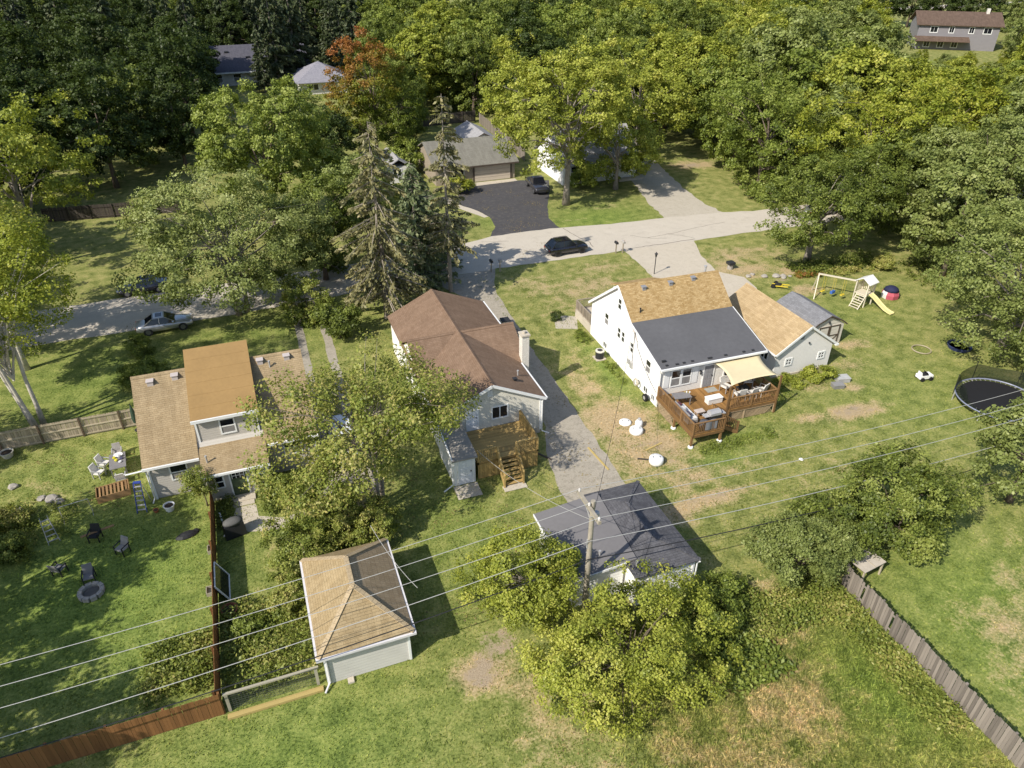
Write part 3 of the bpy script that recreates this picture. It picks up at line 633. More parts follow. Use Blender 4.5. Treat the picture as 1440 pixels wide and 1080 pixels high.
part(hR, O, 'rake_board', TRIM, lambda m: (m.beam((25.68, 38.45, 3.5), (25.68, 43.5, 4.82), .05, .18), m.beam((25.68, 43.5, 4.8), (25.68, 46.2, 6.8), .05, .2), m.beam((25.68, 46.2, 6.8), (25.68, 51.4, 3.0), .05, .2)))
part(hR, O, 'rake_board', TRIM, lambda m: (m.beam((34.72, 38.45, 3.5), (34.72, 43.5, 4.82), .05, .18),))
part(hR, O, 'gutter', TRIM, lambda m: m.box(25.7, 34.7, 38.32, 38.445, 3.42, 3.57))
part(hR, O, 'ridge_cap', ORG_, lambda m: m.slab([(25.69, 46.05, 6.83), (34.71, 46.05, 6.83), (34.71, 46.2, 6.94), (25.69, 46.2, 6.94)], .03))
W = Wall('-x', 25.9)
for a0, a1, z0, z1 in ((45.7, 46.2, 4.9, 5.75), (47.75, 48.35, 2.5, 3.45), (45.45, 45.9, 2.45, 3.3), (44.72, 45.15, 2.45, 3.3), (43.1, 43.55, 2.35, 3.15), (40.25, 40.9, 2.1, 3.1)): window(hR, O, W, a0, a1, z0, z1, 'h', .07)
for a0, a1 in ((40.3, 40.85), (39.2, 39.6), (47.7, 48.3)): window(hR, O, W, a0, a1, .3, .75, 'v', .05)
part(hR, O, 'diagonal_wall_bar', PINK, lambda m: m.beam((25.86, 43.9, 4.75), (25.86, 42.6, 3.7), .05, .12))  # pinkish grey bar set diagonally on the side wall
W = Wall('-y', 38.74)
wd = window(hR, O, W, 26.85, 27.55, 1.75, 3.05); window(hR, O, W, 27.75, 28.45, 1.75, 3.05)
for a in (26.2, 28.6): part(hR, O, 'shutter', TRIM, lambda m: wbox(m, W, a, a + .45, 0, .04, 1.7, 3.1))
SLD = plain('storm_door', (0.25, 0.25, 0.26), 0.25, 0.1)
door(hR, O, W, 29.6, 30.4, 1.1, 3.0, SLD); part(hR, O, 'wall_lamp', DARK, lambda m: (m.box(29.2, 29.32, 38.6, 38.74, 2.6, 2.7), m.lathe((29.26, 38.62, 2.38), [(.05, 0), (.08, .1), (.04, .25)], 8)))
for k in range(4): part(hR, O, 'transom_pane', GLASS, lambda m: wbox(m, W, 30.75 + k * .9, 31.45 + k * .9, 0, .03, 3.1, 3.28))
window(hR, O, W, 31.4, 32.9, 1.75, 2.85, 'v')
for x, y in ((27.7, 45.7), (30.1, 45.75), (32.2, 45.85)): rvent(hR, O, x, y, 6.9 - (46.2 - y) * .737, SLD, .3)
pipe(hR, O, 26.7, 44.1, 5.35, .3, .05, DARK); pipe(hR, O, 33.6, 46.4, 6.8, .5, .09, GALV)
for a, b, w_, h_ in ((0, .5, .3, .1), (.1, .1, .2, .03), (.9, .05, .25, .02), (1.5, .06, .2, .03), (2.2, .08, .22, .02), (3.6, .06, .35, .03), (5.0, .07, .25, .02), (6.6, .06, .2, .03), (7.4, .06, .2, .02)):
    part(hR, O, 'roof_bracket', DARK, lambda m: m.box(26.1 + a, 26.1 + a + w_, 38.55 + b, 38.55 + b + .14, 3.6 + .26 * b, 3.66 + .26 * b + h_))
part(hR, O, 'meter_box', GALV, lambda m: (m.box(25.72, 25.9, 42.9, 43.2, 1.1, 1.6), m.box(25.76, 25.9, 43.4, 43.7, 1.2, 1.6), m.tube([(25.83, 43.05, 1.6), (25.83, 43.05, 4.4)], .035, 6)))
part(hR, O, 'service_cable', DARK, lambda m: m.tube([(25.87, 43.05, 4.3), (25.86, 42.4, 3.2), (25.86, 41.4, 2.4), (25.86, 40, 1.6), (25.86, 39, 1.2)], .018, 5))
part(hR, O, 'corner_trim', TRIM, lambda m: m.box(25.84, 25.898, 38.8, 38.95, .1, 3.4)); part(hR, O, 'downspout', TRIM, lambda m: m.tube([(25.8, 38.4, 3.4), (25.84, 38.66, 3.1), (25.84, 38.68, .2)], .045, 6))
# front stoop with railing and entry roof
GREY = planks('weathered_rail', (0.30, 0.25, 0.19))
fp = part(hR, O, 'front_deck', PATC, lambda m: m.box(25.9, 28.4, 51.12, 54.6, .02, .8))
railing(fp, O, (25.95, 51.3), (25.95, 54.5), .8, GREY); railing(fp, O, (26.0, 54.5), (28.3, 54.5), .8, GREY, posts=(False, True))
part(hR, O, 'entry_roof', ORG_, lambda m: m.slab([(28.8, 51.3, 4.2), (33.0, 51.3, 4.2), (33.0, 53.6, 3.4), (28.8, 53.6, 3.4)], .1)); part(hR, O, 'entry_wall', TRIM, lambda m: m.box(28.95, 32.85, 51.12, 53.3, .02, 3.2))
# rear deck
CEDAR = planks('cedar_deck', (0.25, 0.135, 0.045)); CEDD = planks('cedar_rail', (0.20, 0.115, 0.05)); LATT = planks('lattice', (0.36, 0.27, 0.17))
dz = 1.08; O2 = O
dk = part(hR, O, 'rear_deck', CEDD, lambda m: (m.box(25.75, 28.3, 33.5, 38.73, dz - .24, dz - .035), m.box(28.301, 33.9, 35.45, 38.73, dz - .24, dz - .035)))
decking(dk, O, 25.75, 28.3, 33.5, 38.73, dz, CEDAR, 'y'); decking(dk, O, 28.3, 33.9, 35.45, 38.73, dz, CEDAR, 'y')
railing(dk, O, (25.8, 38.6), (25.8, 33.55), dz, CEDD); railing(dk, O, (25.85, 33.55), (28.25, 33.55), dz, CEDD, posts=(False, True)); railing(dk, O, (29.7, 35.5), (33.85, 35.5), dz, CEDD); railing(dk, O, (33.85, 35.55), (33.85, 38.6), dz, CEDD, posts=(False, True))
for x, y in ((25.8, 33.6), (28.1, 33.6), (25.8, 36.0)):
    part(dk, O, 'deck_post', CEDD, lambda m: m.box(x - .07, x + .07, y - .07, y + .07, .12, dz - .22)); part(dk, O, 'post_footing', WHITE, lambda m: m.lathe((x, y, 0), [(.2, .0), (.19, .1), (.14, .14)], 10))
# lattice skirt: crossing slats, each one a piece
def lattice(par, org, W, a0, a1, z0, z1, mat, gap=.16):
    hgt = z1 - z0; me = mesh_of(MB().box(-.02, .02, -.006, .006, -hgt * .707, hgt * .707), 'lattice_slat', mat)
    n = int((a1 - a0 - hgt) / gap)
    for s in (-1, 1):
        for k in range(n + 1):
            a = a0 + hgt / 2 + (a1 - a0 - hgt) * k / max(1, n); p = W(a, .01 * s, (z0 + z1) / 2)
            rot = (0, s * math.pi / 4, 0) if W.side == '-y' else (s * math.pi / 4, 0, math.pi / 2)
            if W.side != '-y': rot = (s * math.pi / 4, 0, 0)
            c = instance(me if W.side == '-y' else mesh_of_x(hgt, mat), 'lattice_slat', par, (p[0] - org[0], p[1] - org[1], p[2]), rot)
_mx = {}
def mesh_of_x(hgt, mat):
    if hgt not in _mx: _mx[hgt] = mesh_of(MB().box(-.006, .006, -.02, .02, -hgt * .707, hgt * .707), 'lattice_slat', mat)
    return _mx[hgt]
lattice(dk, O, Wall('-y', 35.5), 28.8, 33.9, .04, dz - .26, LATT, .13)
lattice(dk, O, Wall('-x', 25.8), 36.0, 38.7, .04, dz - .26, LATT, .12)
part(dk, O, 'skirt_post', LATT, lambda m: [m.box(x - .05, x + .05, 35.44, 35.5, .02, dz - .26) for x in (28.8, 31.3, 33.86)])
part(dk, O, 'skirt_rail', LATT, lambda m: m.box(28.75, 33.92, 35.43, 35.46, dz - .3, dz - .24))
for x, y, zt in ((33.9, 35.42, 3.25), (29.75, 35.5, 3.1)): part(dk, O, 'sail_post', CEDD, lambda m: m.box(x - .06, x + .06, y - .06, y + .06, .02, zt))
# stairs of the rear deck, running down beside its left arm
for k in range(5):
    x = 28.42 + k * .26; z = dz - (k + 1) * dz / 6
    part(dk, O, 'stair_tread', CEDAR, lambda m: m.box(x - .02, x + .27, 34.1, 35.3, z - .04, z))
for y in (34.05, 35.35):
    s = part(dk, O, 'stringer', CEDD, lambda m: m.beam((28.35, y, dz - .12), (29.8, y, .1), .05, .26)); part(dk, O, 'hand_rail', CEDD, lambda m: m.beam((28.3, y, dz + .95), (29.85, y, .98), .1, .05))
    for k in range(9): t = (k + .5) / 9; part(dk, O, 'baluster', CEDD, lambda m: m.box(28.35 + 1.45 * t - .02, 28.35 + 1.45 * t + .02, y - .02, y + .02, dz * (1 - t) + .04, dz * (1 - t) + .95))
    part(dk, O, 'rail_post', CEDD, lambda m: m.box(29.78, 29.88, y - .05, y + .05, .02, 1.05))
SAILM = plain('sail_cloth', (0.62, 0.53, 0.33), 0.8, 0.06)
def sail():
    n = 12; c = [Vector((30.2, 38.62, 3.25)), Vector((34.3, 38.62, 3.25)), Vector((33.75, 35.55, 3.15)), Vector((29.85, 35.6, 3.0))]
    m = MB()
    def P(i, j):
        u, v = i / n, j / n
        uu = .5 + (u - .5) * (1 - .16 * 4 * v * (1 - v)); vv = .5 + (v - .5) * (1 - .14 * 4 * u * (1 - u))
        p = c[0].lerp(c[1], uu).lerp(c[3].lerp(c[2], uu), vv); p.z -= .14 * 16 * u * (1 - u) * v * (1 - v) * .6
        return p
    G_ = [[P(i, j) for j in range(n + 1)] for i in range(n + 1)]
    for i in range(n + 1):
        for j in range(n + 1): m.v.append(tuple(G_[i][j]))
    for i in range(n):
        for j in range(n): k = i * (n + 1) + j; m.f.append([k, k + 1, k + n + 2, k + n + 1])
    o = m.build('shade_sail', SAILM, None, smooth=True)
    s = o.modifiers.new('thick', 'SOLIDIFY'); s.thickness = .01
    return tag(o, 'sand coloured shade sail stretched from eave to deck posts', 'shade sail')
sail()

# ------------------------------------------------------------------ garage and barn shed beside the white house
TAN3 = shingle('sand_shingle', (0.325, 0.23, 0.118), (0.47, 0.35, 0.20), .55, .14, .3)
O = (39.4, 43.3, 0)
g3 = thing('garage', 'pale grey garage with sandy gabled roof and two small rear windows', 'garage', O)
part(g3, O, 'wall', SIDWB, lambda m: m.prism_y([(36.7, .02), (42.1, .02), (42.1, 2.35), (39.4, 4.2), (36.7, 2.35)], 39.2, 47.4))
part(g3, O, 'foundation', PATC, lambda m: m.box(36.66, 42.14, 39.14, 39.199, .01, .18))
gable_y(g3, O, 36.45, 39.4, 42.35, 2.32, 4.37, 2.32, 39.0, 47.6, TAN3)
part(g3, O, 'rake_board', TRIM, lambda m: (m.beam((36.42, 38.97, 2.22), (39.4, 38.97, 4.28), .05, .18), m.beam((39.4, 38.97, 4.28), (42.38, 38.97, 2.22), .05, .18)))
part(g3, O, 'gutter', TRIM, lambda m: m.box(36.33, 36.44, 39, 47.6, 2.2, 2.3)); part(g3, O, 'eave_return', TRIM, lambda m: m.box(42.2, 42.5, 38.9, 39.3, 2.12, 2.26))
for a0, a1 in ((37.75, 38.2), (40.95, 41.4)): window(g3, O, Wall('-y', 39.2), a0, a1, 1.1, 1.55, 'hv', .13)
part(g3, O, 'gable_vent', SLD, lambda m: [m.box(38.7, 39.0, 39.15, 39.199, 3.2 + k * .09, 3.26 + k * .09) for k in range(5)]); part(g3, O, 'flood_lamp', DARK, lambda m: m.lathe((39.6, 39.12, 2.7), [(.05, 0), (.08, .12)], 8))
window(g3, O, Wall('-x', 36.7), 40.2, 41.0, 1.2, 2.0, 'v')
BARN = shingle('grey_shingle', (0.17, 0.17, 0.175), (0.25, 0.25, 0.26), .3, .15, .2); SHW = siding('shed_siding', (0.55, 0.51, 0.44), lap=.3); BRT = plain('brown_trim', (0.085, 0.065, 0.05), .6)
O = (44.2, 44.4, 0)
s3 = thing('shed', 'beige barn style shed with grey shingles and brown trimmed doors', 'shed', O)
xs = [42.45, 42.9, 44.2, 45.5, 45.95]; zs = [2.0, 2.35, 2.95, 2.35, 2.0]
part(s3, O, 'wall', SHW, lambda m: m.prism_y([(42.5, .05), (45.9, .05), (45.9, 1.95), (45.45, 2.22), (44.2, 2.8), (42.95, 2.22), (42.5, 1.95)], 42.1, 47.0))
X0 = [42.3, 42.95, 44.2, 45.45, 46.1]; Z0 = [1.95, 2.42, 3.0, 2.42, 1.95]
for i in range(4): part(s3, O, 'roof', BARN, lambda m: m.slab([(X0[i], 41.95, Z0[i]), (X0[i + 1], 41.95, Z0[i + 1]), (X0[i + 1], 47.15, Z0[i + 1]), (X0[i], 47.15, Z0[i])], .08))
part(s3, O, 'rake_board', BRT, lambda m: [m.beam((X0[i], 41.93, Z0[i] - .05), (X0[i + 1], 41.93, Z0[i + 1] - .05), .04, .12) for i in range(4)])
for a0 in (43.3, 44.42):
    d = part(s3, O, 'door', SHW, lambda m: m.box(a0, a0 + 1.08, 42.06, 42.099, .1, 1.95))
    part(d, O, 'door_trim', BRT, lambda m: (m.box(a0, a0 + .1, 42.02, 42.06, .1, 1.95), m.box(a0 + .98, a0 + 1.08, 42.02, 42.06, .1, 1.95), m.box(a0 + .1, a0 + .98, 42.02, 42.06, 1.85, 1.95), m.box(a0 + .1, a0 + .98, 42.02, 42.06, .1, .2), m.box(a0 + .1, a0 + .98, 42.02, 42.06, .95, 1.03), m.beam((a0 + .12, 42.04, .22), (a0 + .96, 42.04, .94), .02, .09)))
part(s3, O, 'door_lamp', DARK, lambda m: m.lathe((44.2, 42.0, 2.25), [(.09, 0), (.06, .16)], 8))
MB().box(42.5, 45.9, 42.1, 47, .0, .05).build('skid', BRT, s3, O)

# ------------------------------------------------------------------ front left garage: hip roof
O = (1.25, 26.4, 0)
SIDF = siding('dirty_white_siding', (0.50, 0.48, 0.44), lap=.2, grime=.4)
TANF = shingle('worn_tan_shingle', (0.285, 0.208, 0.108), (0.365, 0.28, 0.16), .34, .15, .45)
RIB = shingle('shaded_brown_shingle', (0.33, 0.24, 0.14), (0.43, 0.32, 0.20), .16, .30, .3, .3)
fg = thing('garage', 'small tan hip roofed garage with dirty white siding by wire fence', 'garage', O)
x0, x1, y0, y1, ze, zr, ya, yb, xr = -1.02, 3.52, 23.18, 29.75, 2.32, 3.95, 25.55, 27.5, 1.16
part(fg, O, 'wall', SIDF, lambda m: m.box(x0 + .25, x1 - .25, y0 + .25, y1 - .25, .02, ze - .08))
part(fg, O, 'roof', TANF, lambda m: m.ngon([(x0, y0, ze), (x1, y0, ze), (xr, ya, zr)], .1))
part(fg, O, 'roof', TANF, lambda m: m.ngon([(x0, y0 + .004, ze), (xr - .003, ya, zr), (xr - .003, yb, zr), (x0, y1, ze)], .1))
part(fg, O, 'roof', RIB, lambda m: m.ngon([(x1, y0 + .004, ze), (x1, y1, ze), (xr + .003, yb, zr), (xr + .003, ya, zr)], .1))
part(fg, O, 'roof', TANF, lambda m: m.ngon([(x1 - .003, y1, ze), (x0 + .003, y1, ze), (xr, yb + .003, zr)], .1))
TANL = shingle('pale_ridge', (0.38, 0.29, 0.175), (0.44, 0.345, 0.215), .25, .25, .2)
for a, b in (((x0, y0, ze), (xr, ya, zr)), ((x1, y0, ze), (xr, ya, zr)), ((xr, ya, zr), (xr, yb, zr)), ((x0, y1, ze), (xr, yb, zr)), ((x1, y1, ze), (xr, yb, zr))):
    part(fg, O, 'hip_cap', TANL, lambda m: m.beam((a[0], a[1], a[2] + .0), (b[0], b[1], b[2] + .0), .24, .05))
GUT = plain('gutter_metal', (0.62, 0.60, 0.60), 0.4, .1)
part(fg, O, 'gutter', GUT, lambda m: (m.box(x0 - .1, x1 + .1, y0 - .11, y0 - .005, ze - .16, ze - .03))); part(fg, O, 'gutter', GUT, lambda m: m.box(x0 - .11, x0 - .005, y0, y1, ze - .16, ze - .03)); part(fg, O, 'gutter', GUT, lambda m: m.box(x1 + .005, x1 + .11, y0, y1, ze - .16, ze - .03))
part(fg, O, 'downspout', GUT, lambda m: m.tube([(-.72, y0 - .05, ze - .15), (-.7, y0 + .18, ze - .4), (-.7, y0 + .18, .25), (-1.0, y0 - .25, .08)], .05, 6))
for x in (x0 + .2, x1 - .32): part(fg, O, 'corner_trim', TRIM, lambda m: m.box(x, x + .12, y0 + .2, y0 + .249, .05, ze - .1))
part(fg, O, 'splash_block', PATC, lambda m: m.box(.1, .4, y0 - .1, y0 + .2, .01, .12))

# ------------------------------------------------------------------ dark roofed double garage by the pole
O = (15.5, 26, 0)
DRK = shingle('charcoal_shingle', (0.07, 0.069, 0.075), (0.13, 0.128, 0.136), .3, .14, .35)
GFL = plain('grey_roll_roof', (0.165, 0.157, 0.157), .9, .1, .5)
BRW = siding('bright_white_siding', (0.80, 0.79, 0.76), lap=.2, grime=.1)
dg = thing('garage', 'white garage with charcoal hip roof and flat grey extension behind pole', 'garage', O)
x0, x1, y0, y1, ze, zr, ya, yb, xr = 15.05, 18.9, 22.35, 29.2, 2.42, 3.08, 24.4, 27.1, 16.95
part(dg, O, 'wall', BRW, lambda m: m.box(x0 + .2, x1 - .2, y0 + .2, y1 - .2, .02, ze - .08))
part(dg, O, 'roof', DRK, lambda m: m.ngon([(x0, y0, ze), (x1, y0, ze), (xr, ya, zr)], .1)); part(dg, O, 'roof', DRK, lambda m: m.ngon([(x0, y0 + .004, ze), (xr - .003, ya, zr), (xr - .003, yb, zr), (x0, y1, ze)], .1))
part(dg, O, 'roof', DRK, lambda m: m.ngon([(x1, y0 + .004, ze), (x1, y1, ze), (xr + .003, yb, zr), (xr + .003, ya, zr)], .1)); part(dg, O, 'roof', DRK, lambda m: m.ngon([(x1 - .003, y1, ze), (x0 + .003, y1, ze), (xr, yb + .003, zr)], .1))
for a, b in (((x0, y0, ze), (xr, ya, zr)), ((x1, y0, ze), (xr, ya, zr)), ((xr, ya, zr), (xr, yb, zr)), ((x1, y1, ze), (xr, yb, zr))): part(dg, O, 'hip_cap', DRK, lambda m: m.beam(a, b, .22, .04))
part(dg, O, 'extension_wall', BRW, lambda m: m.box(12.15, 15.04, 23.6, 28.4, .02, 2.28))
part(dg, O, 'flat_roof', GFL, lambda m: m.slab([(11.9, 23.35, 2.4), (15.6, 23.35, 2.72), (15.9, 28.7, 2.80), (11.9, 28.7, 2.4)], .1))
part(dg, O, 'fascia', TRIM, lambda m: (m.beam((11.9, 23.32, 2.32), (15.0, 23.32, 2.6), .04, .14), m.box(11.85, 11.89, 23.35, 28.7, 2.26, 2.4)))
part(dg, O, 'corner_trim', TRIM, lambda m: m.box(18.6, 18.72, 22.5, 22.549, .1, 2.32)); part(dg, O, 'downspout', TRIM, lambda m: m.tube([(18.85, 22.3, 2.35), (18.85, 22.5, 2.1), (18.85, 22.5, .2), (18.95, 22.0, .1)], .045, 6))
pipe(dg, O, 13.9, 24.3, 2.58, .3); pipe(dg, O, 15.4, 23.0, 2.6, .25, .04)
door(dg, O, Wall('-y', 22.55), 16.0, 16.9, .05, 2.05, UD)

# ------------------------------------------------------------------ houses across the street and beyond
O = (31, 101, 0)
GRF = shingle('grey_green_shingle', (0.175, 0.165, 0.135), (0.235, 0.222, 0.185), .3, .15, .4); SIDG = siding('taupe_siding', (0.30, 0.25, 0.195), lap=.2)
gf = thing('garage', 'long garage with grey green roof and beige door behind black driveway', 'garage', O)
part(gf, O, 'wall', SIDG, lambda m: m.prism_x([(97.3, .02), (107.7, .02), (107.7, 2.6), (102.5, 4.65), (97.3, 2.6)], 24.6, 36.2))
part(gf, O, 'roof', GRF, lambda m: m.slab([(24.2, 96.6, 2.5), (36.6, 96.6, 2.5), (36.6, 102.498, 4.85), (24.2, 102.498, 4.85)], .14)); part(gf, O, 'roof', GRF, lambda m: m.slab([(24.2, 102.502, 4.85), (36.6, 102.502, 4.85), (36.6, 108.4, 2.5), (24.2, 108.4, 2.5)], .14))
part(gf, O, 'fascia', BRT, lambda m: m.box(24.2, 36.6, 96.5, 96.595, 2.3, 2.48))
BEI = plain('beige_door', (0.50, 0.43, 0.35), .6, .06)
gd = part(gf, O, 'garage_door', BEI, lambda m: m.box(30.2, 35.5, 97.24, 97.299, .02, 2.1))
for k in range(4): part(gd, O, 'door_panel', BEI, lambda m: m.box(30.22, 35.48, 97.19, 97.239, .06 + k * .52, .04 + (k + 1) * .52 - .04))
part(gf, O, 'door_frame', BRT, lambda m: (m.box(29.95, 30.19, 97.2, 97.299, .02, 2.3), m.box(35.51, 35.75, 97.2, 97.299, .02, 2.3)))
window(gf, O, Wall('-y', 97.3), 27.0, 28.6, 1.0, 2.0, 'v')
O = (36, 113.5, 0)
LGR = shingle('light_grey_shingle', (0.30, 0.29, 0.29), (0.38, 0.37, 0.37), .3, .15, .2)
ws = thing('shed', 'small white shed with light grey gable roof behind long garage', 'shed', O)
part(ws, O, 'wall', SIDW, lambda m: m.prism_y([(33.6, .02), (38.0, .02), (38.0, 2.2), (35.8, 3.25), (33.6, 2.2)], 110.2, 118.5)); gable_y(ws, O, 33.2, 35.8, 38.4, 2.2, 3.45, 2.2, 109.9, 118.8, LGR, .1)
part(ws, O, 'rake_board', BRT, lambda m: (m.beam((33.2, 109.88, 2.13), (35.8, 109.88, 3.37), .04, .14), m.beam((35.8, 109.88, 3.37), (38.4, 109.88, 2.13), .04, .14)))
O = (47, 96, 0)
wh = thing('house', 'white house half hidden behind the big yellow green front tree', 'house', O)
part(wh, O, 'wall', SIDW, lambda m: m.prism_x([(91.5, .02), (101, .02), (101, 3.0), (96.2, 6.3), (91.5, 3.0)], 41.2, 52.6))
for a, b in (((90.9, 2.75), (96.2, 6.5)), ((96.204, 6.5), (101.6, 2.75))): part(wh, O, 'roof', LGR, lambda m: m.slab([(40.8, a[0], a[1]), (53, a[0], a[1]), (53, b[0], b[1]), (40.8, b[0], b[1])], .14))
for a in (42.4, 45, 50.2): window(wh, O, Wall('-y', 91.5), a, a + 1.2, 1.1, 2.4, 'h', .1)
door(wh, O, Wall('-y', 91.5), 47.4, 48.4, .3, 2.4, UD); window(wh, O, Wall('+x', 52.6), 93.5, 94.5, 1.1, 2.3, 'h', .1); window(wh, O, Wall('-x', 41.2), 95.6, 96.8, 3.8, 4.9, 'h', .1)
part(wh, O, 'shrub_bed_wall', PATC, lambda m: m.box(49.4, 53.2, 90.3, 91.2, .01, .3))
O = (18.5, 103.5, 0)
wc = thing('house', 'low house with pale grey double gabled roof behind the old spruces', 'house', O)
part(wc, O, 'wall', SIDWB, lambda m: m.box(15.4, 21.6, 100.6, 107, .02, 2.3))
gable_y(wc, O, 15.0, 16.8, 18.4, 2.2, 3.2, 2.4, 100.2, 107.4, LGR); gable_y(wc, O, 18.45, 20.2, 22.0, 2.4, 3.4, 2.2, 100.2, 107.4, LGR)
for a in (16.2, 19.4): window(wc, O, Wall('-y', 100.6), a, a + 1.1, 1.0, 1.9, 'v')
O = (4, 195, 0)
SLT = shingle('slate_shingle', (0.075, 0.073, 0.09), (0.11, 0.107, 0.125), .4, .2, .3)
tl = thing('house', 'far house with slate grey roof under dark conifers', 'house', O)
part(tl, O, 'wall', SIDWB, lambda m: m.prism_x([(184, .02), (204, .02), (204, 3.2), (194, 6.9), (184, 3.2)], -3.6, 18))
for a, b in (((183, 3.0), (194, 7.1)), ((194.01, 7.1), (205, 3.0))): part(tl, O, 'roof', SLT, lambda m: m.slab([(-4.4, a[0], a[1]), (18.6, a[0], a[1]), (18.6, b[0], b[1]), (-4.4, b[0], b[1])], .2))
part(tl, O, 'fascia', TRIM, lambda m: m.box(-4.4, 18.6, 182.8, 182.99, 2.7, 2.98))
for x, y in ((1, 191), (5.4, 188.6), (7.6, 190.8), (10.2, 191.6)): rvent(tl, O, x, y, 3.0 + .373 * (y - 183), DARK, .8)
for a in (-2.4, 1.6, 6): window(tl, O, Wall('-y', 184), a, a + 1.5, 1.0, 2.4, 'h', .12)
O = (19, 174, 0)
py = thing('outbuilding', 'far hipped outbuilding with pale slate roof beside dark conifers', 'outbuilding', O)
part(py, O, 'wall', SIDWB, lambda m: m.box(14.2, 24.2, 168, 180, .02, 2.6))
LSL = shingle('pale_slate', (0.22, 0.215, 0.245), (0.30, 0.29, 0.32), .4, .2, .2)
c4 = [(13.4, 167, 2.5), (25, 167, 2.5), (25, 181, 2.5), (13.4, 181, 2.5)]; top = (19.2, 174, 5.6)
for i in range(4): part(py, O, 'roof', LSL, lambda m: m.ngon([c4[i], c4[(i + 1) % 4], top], .12))
window(py, O, Wall('-y', 168), 16, 18, .9, 2.0, 'v', .12)
O = (198, 176, 0); SH = (201.5, 173.5, 0)
tr = thing('house', 'large two storey grey house with brown roof beyond the trees', 'house', SH, R_(-36)); tr.scale = (.8, .8, .86)
SIDT = siding('blue_grey_siding', (0.20, 0.19, 0.20), lap=.4); BRF = shingle('dark_brown_shingle', (0.10, 0.068, 0.05), (0.145, 0.10, 0.075), .6, .3, .5)
part(tr, O, 'wall', SIDT, lambda m: m.prism_x([(168.5, .02), (184, .02), (184, 7.6), (176.2, 10.4), (168.5, 7.6)], 183.5, 209.5))
for a, b in (((167.6, 7.5), (176.2, 10.9)), ((176.21, 10.9), (184.8, 7.5))): part(tr, O, 'roof', BRF, lambda m: m.slab([(182.5, a[0], a[1]), (210.5, a[0], a[1]), (210.5, b[0], b[1]), (182.5, b[0], b[1])], .25))
for a, w_ in ((187.5, 2.2), (193.6, 1.4), (200, 1.4), (204.6, 2.4)): window(tr, O, Wall('-y', 168.5), a, a + w_, 5.2, 6.8, 'v', .2)
part(tr, O, 'porch_roof', BRF, lambda m: m.slab([(182.8, 165.2, 2.9), (200.5, 165.2, 2.9), (200.5, 168.48, 4.0), (182.8, 168.48, 4.0)], .2))
for a in (186.5, 191, 195.5): window(tr, O, Wall('-y', 168.5), a, a + 1.8, .8, 2.6, 'v', .2)
part(tr, O, 'chimney', BRK, lambda m: m.box(205.4, 206.4, 175, 176, 9.5, 12.0))
# ------------------------------------------------------------------ trees and shrubs
BARK = plain('bark_brown', (0.13, 0.10, 0.075), .9, .35, 3, bs=.6); BARKG = plain('bark_grey', (0.25, 0.215, 0.175), .9, .3, 3, bs=.6); BIRCH = plain('bark_birch', (0.46, 0.42, 0.36), .8, .4, 2.5)
LEAF = {
 'lime':   leafm('leaf_lime',   [(0.133, 0.162, 0.021), (0.235, 0.270, 0.036), (0.349, 0.376, 0.055), (0.508, 0.490, 0.106)]),
 'green':  leafm('leaf_green',  [(0.059, 0.084, 0.015), (0.118, 0.151, 0.026), (0.189, 0.230, 0.041), (0.287, 0.320, 0.076)]),
 'maple':  leafm('leaf_maple',  [(0.078, 0.111, 0.018), (0.150, 0.194, 0.030), (0.235, 0.283, 0.050), (0.339, 0.377, 0.092)]),
 'olive':  leafm('leaf_olive',  [(0.097, 0.125, 0.030), (0.174, 0.211, 0.053), (0.258, 0.298, 0.083), (0.368, 0.393, 0.147)]),
 'dark':   leafm('leaf_dark_shade',   [(0.022, 0.036, 0.008), (0.042, 0.064, 0.013), (0.068, 0.098, 0.02), (0.105, 0.135, 0.033)]),  # deep tone also stands in for cloud shade over the left wood
 'golden': leafm('leaf_golden', [(0.115, 0.148, 0.016), (0.207, 0.247, 0.025), (0.308, 0.329, 0.039), (0.415, 0.395, 0.067)]),
 'autumn': leafm('leaf_autumn', [(0.11, 0.15, 0.016), (0.19, 0.2, 0.02), (0.28, 0.15, 0.03), (0.33, 0.12, 0.04)]),
 'weed':   leafm('leaf_weed',   [(0.090, 0.120, 0.020), (0.179, 0.221, 0.037), (0.281, 0.307, 0.063), (0.418, 0.364, 0.120)]),
 'needle': leafm('needle_dark', [(0.032, 0.047, 0.023), (0.051, 0.073, 0.032), (0.081, 0.100, 0.042), (0.120, 0.128, 0.057)], .15),
 'tired':  leafm('needle_tired',[(0.101, 0.106, 0.049), (0.179, 0.174, 0.076), (0.267, 0.243, 0.108), (0.363, 0.307, 0.154)], .2),
 'blue':   leafm('needle_green',[(0.086, 0.118, 0.057), (0.143, 0.183, 0.086), (0.207, 0.243, 0.110), (0.287, 0.308, 0.138)], .2),
}
def quad_mesh(name, P, U, V, tint, mat):
    """one diamond-shaped leaf per row: centre P, half axes U, V"""
    n = len(P); co = np.empty((n, 4, 3)); co[:, 0] = P - U; co[:, 1] = P - V + U * .15; co[:, 2] = P + U; co[:, 3] = P + V + U * .15
    me = bpy.data.meshes.new(name); me.vertices.add(4 * n); me.vertices.foreach_set('co', co.ravel())
    me.loops.add(4 * n); me.loops.foreach_set('vertex_index', np.arange(4 * n)); me.polygons.add(n); me.polygons.foreach_set('loop_start', np.arange(0, 4 * n, 4)); me.update()
    me.attributes.new('tint', 'FLOAT', 'POINT').data.foreach_set('value', np.repeat(np.clip(tint, 0, 1), 4).astype(np.float32))
    me.materials.append(mat); return me
def unit(v): return v / np.maximum(1e-9, np.linalg.norm(v, axis=1, keepdims=True))
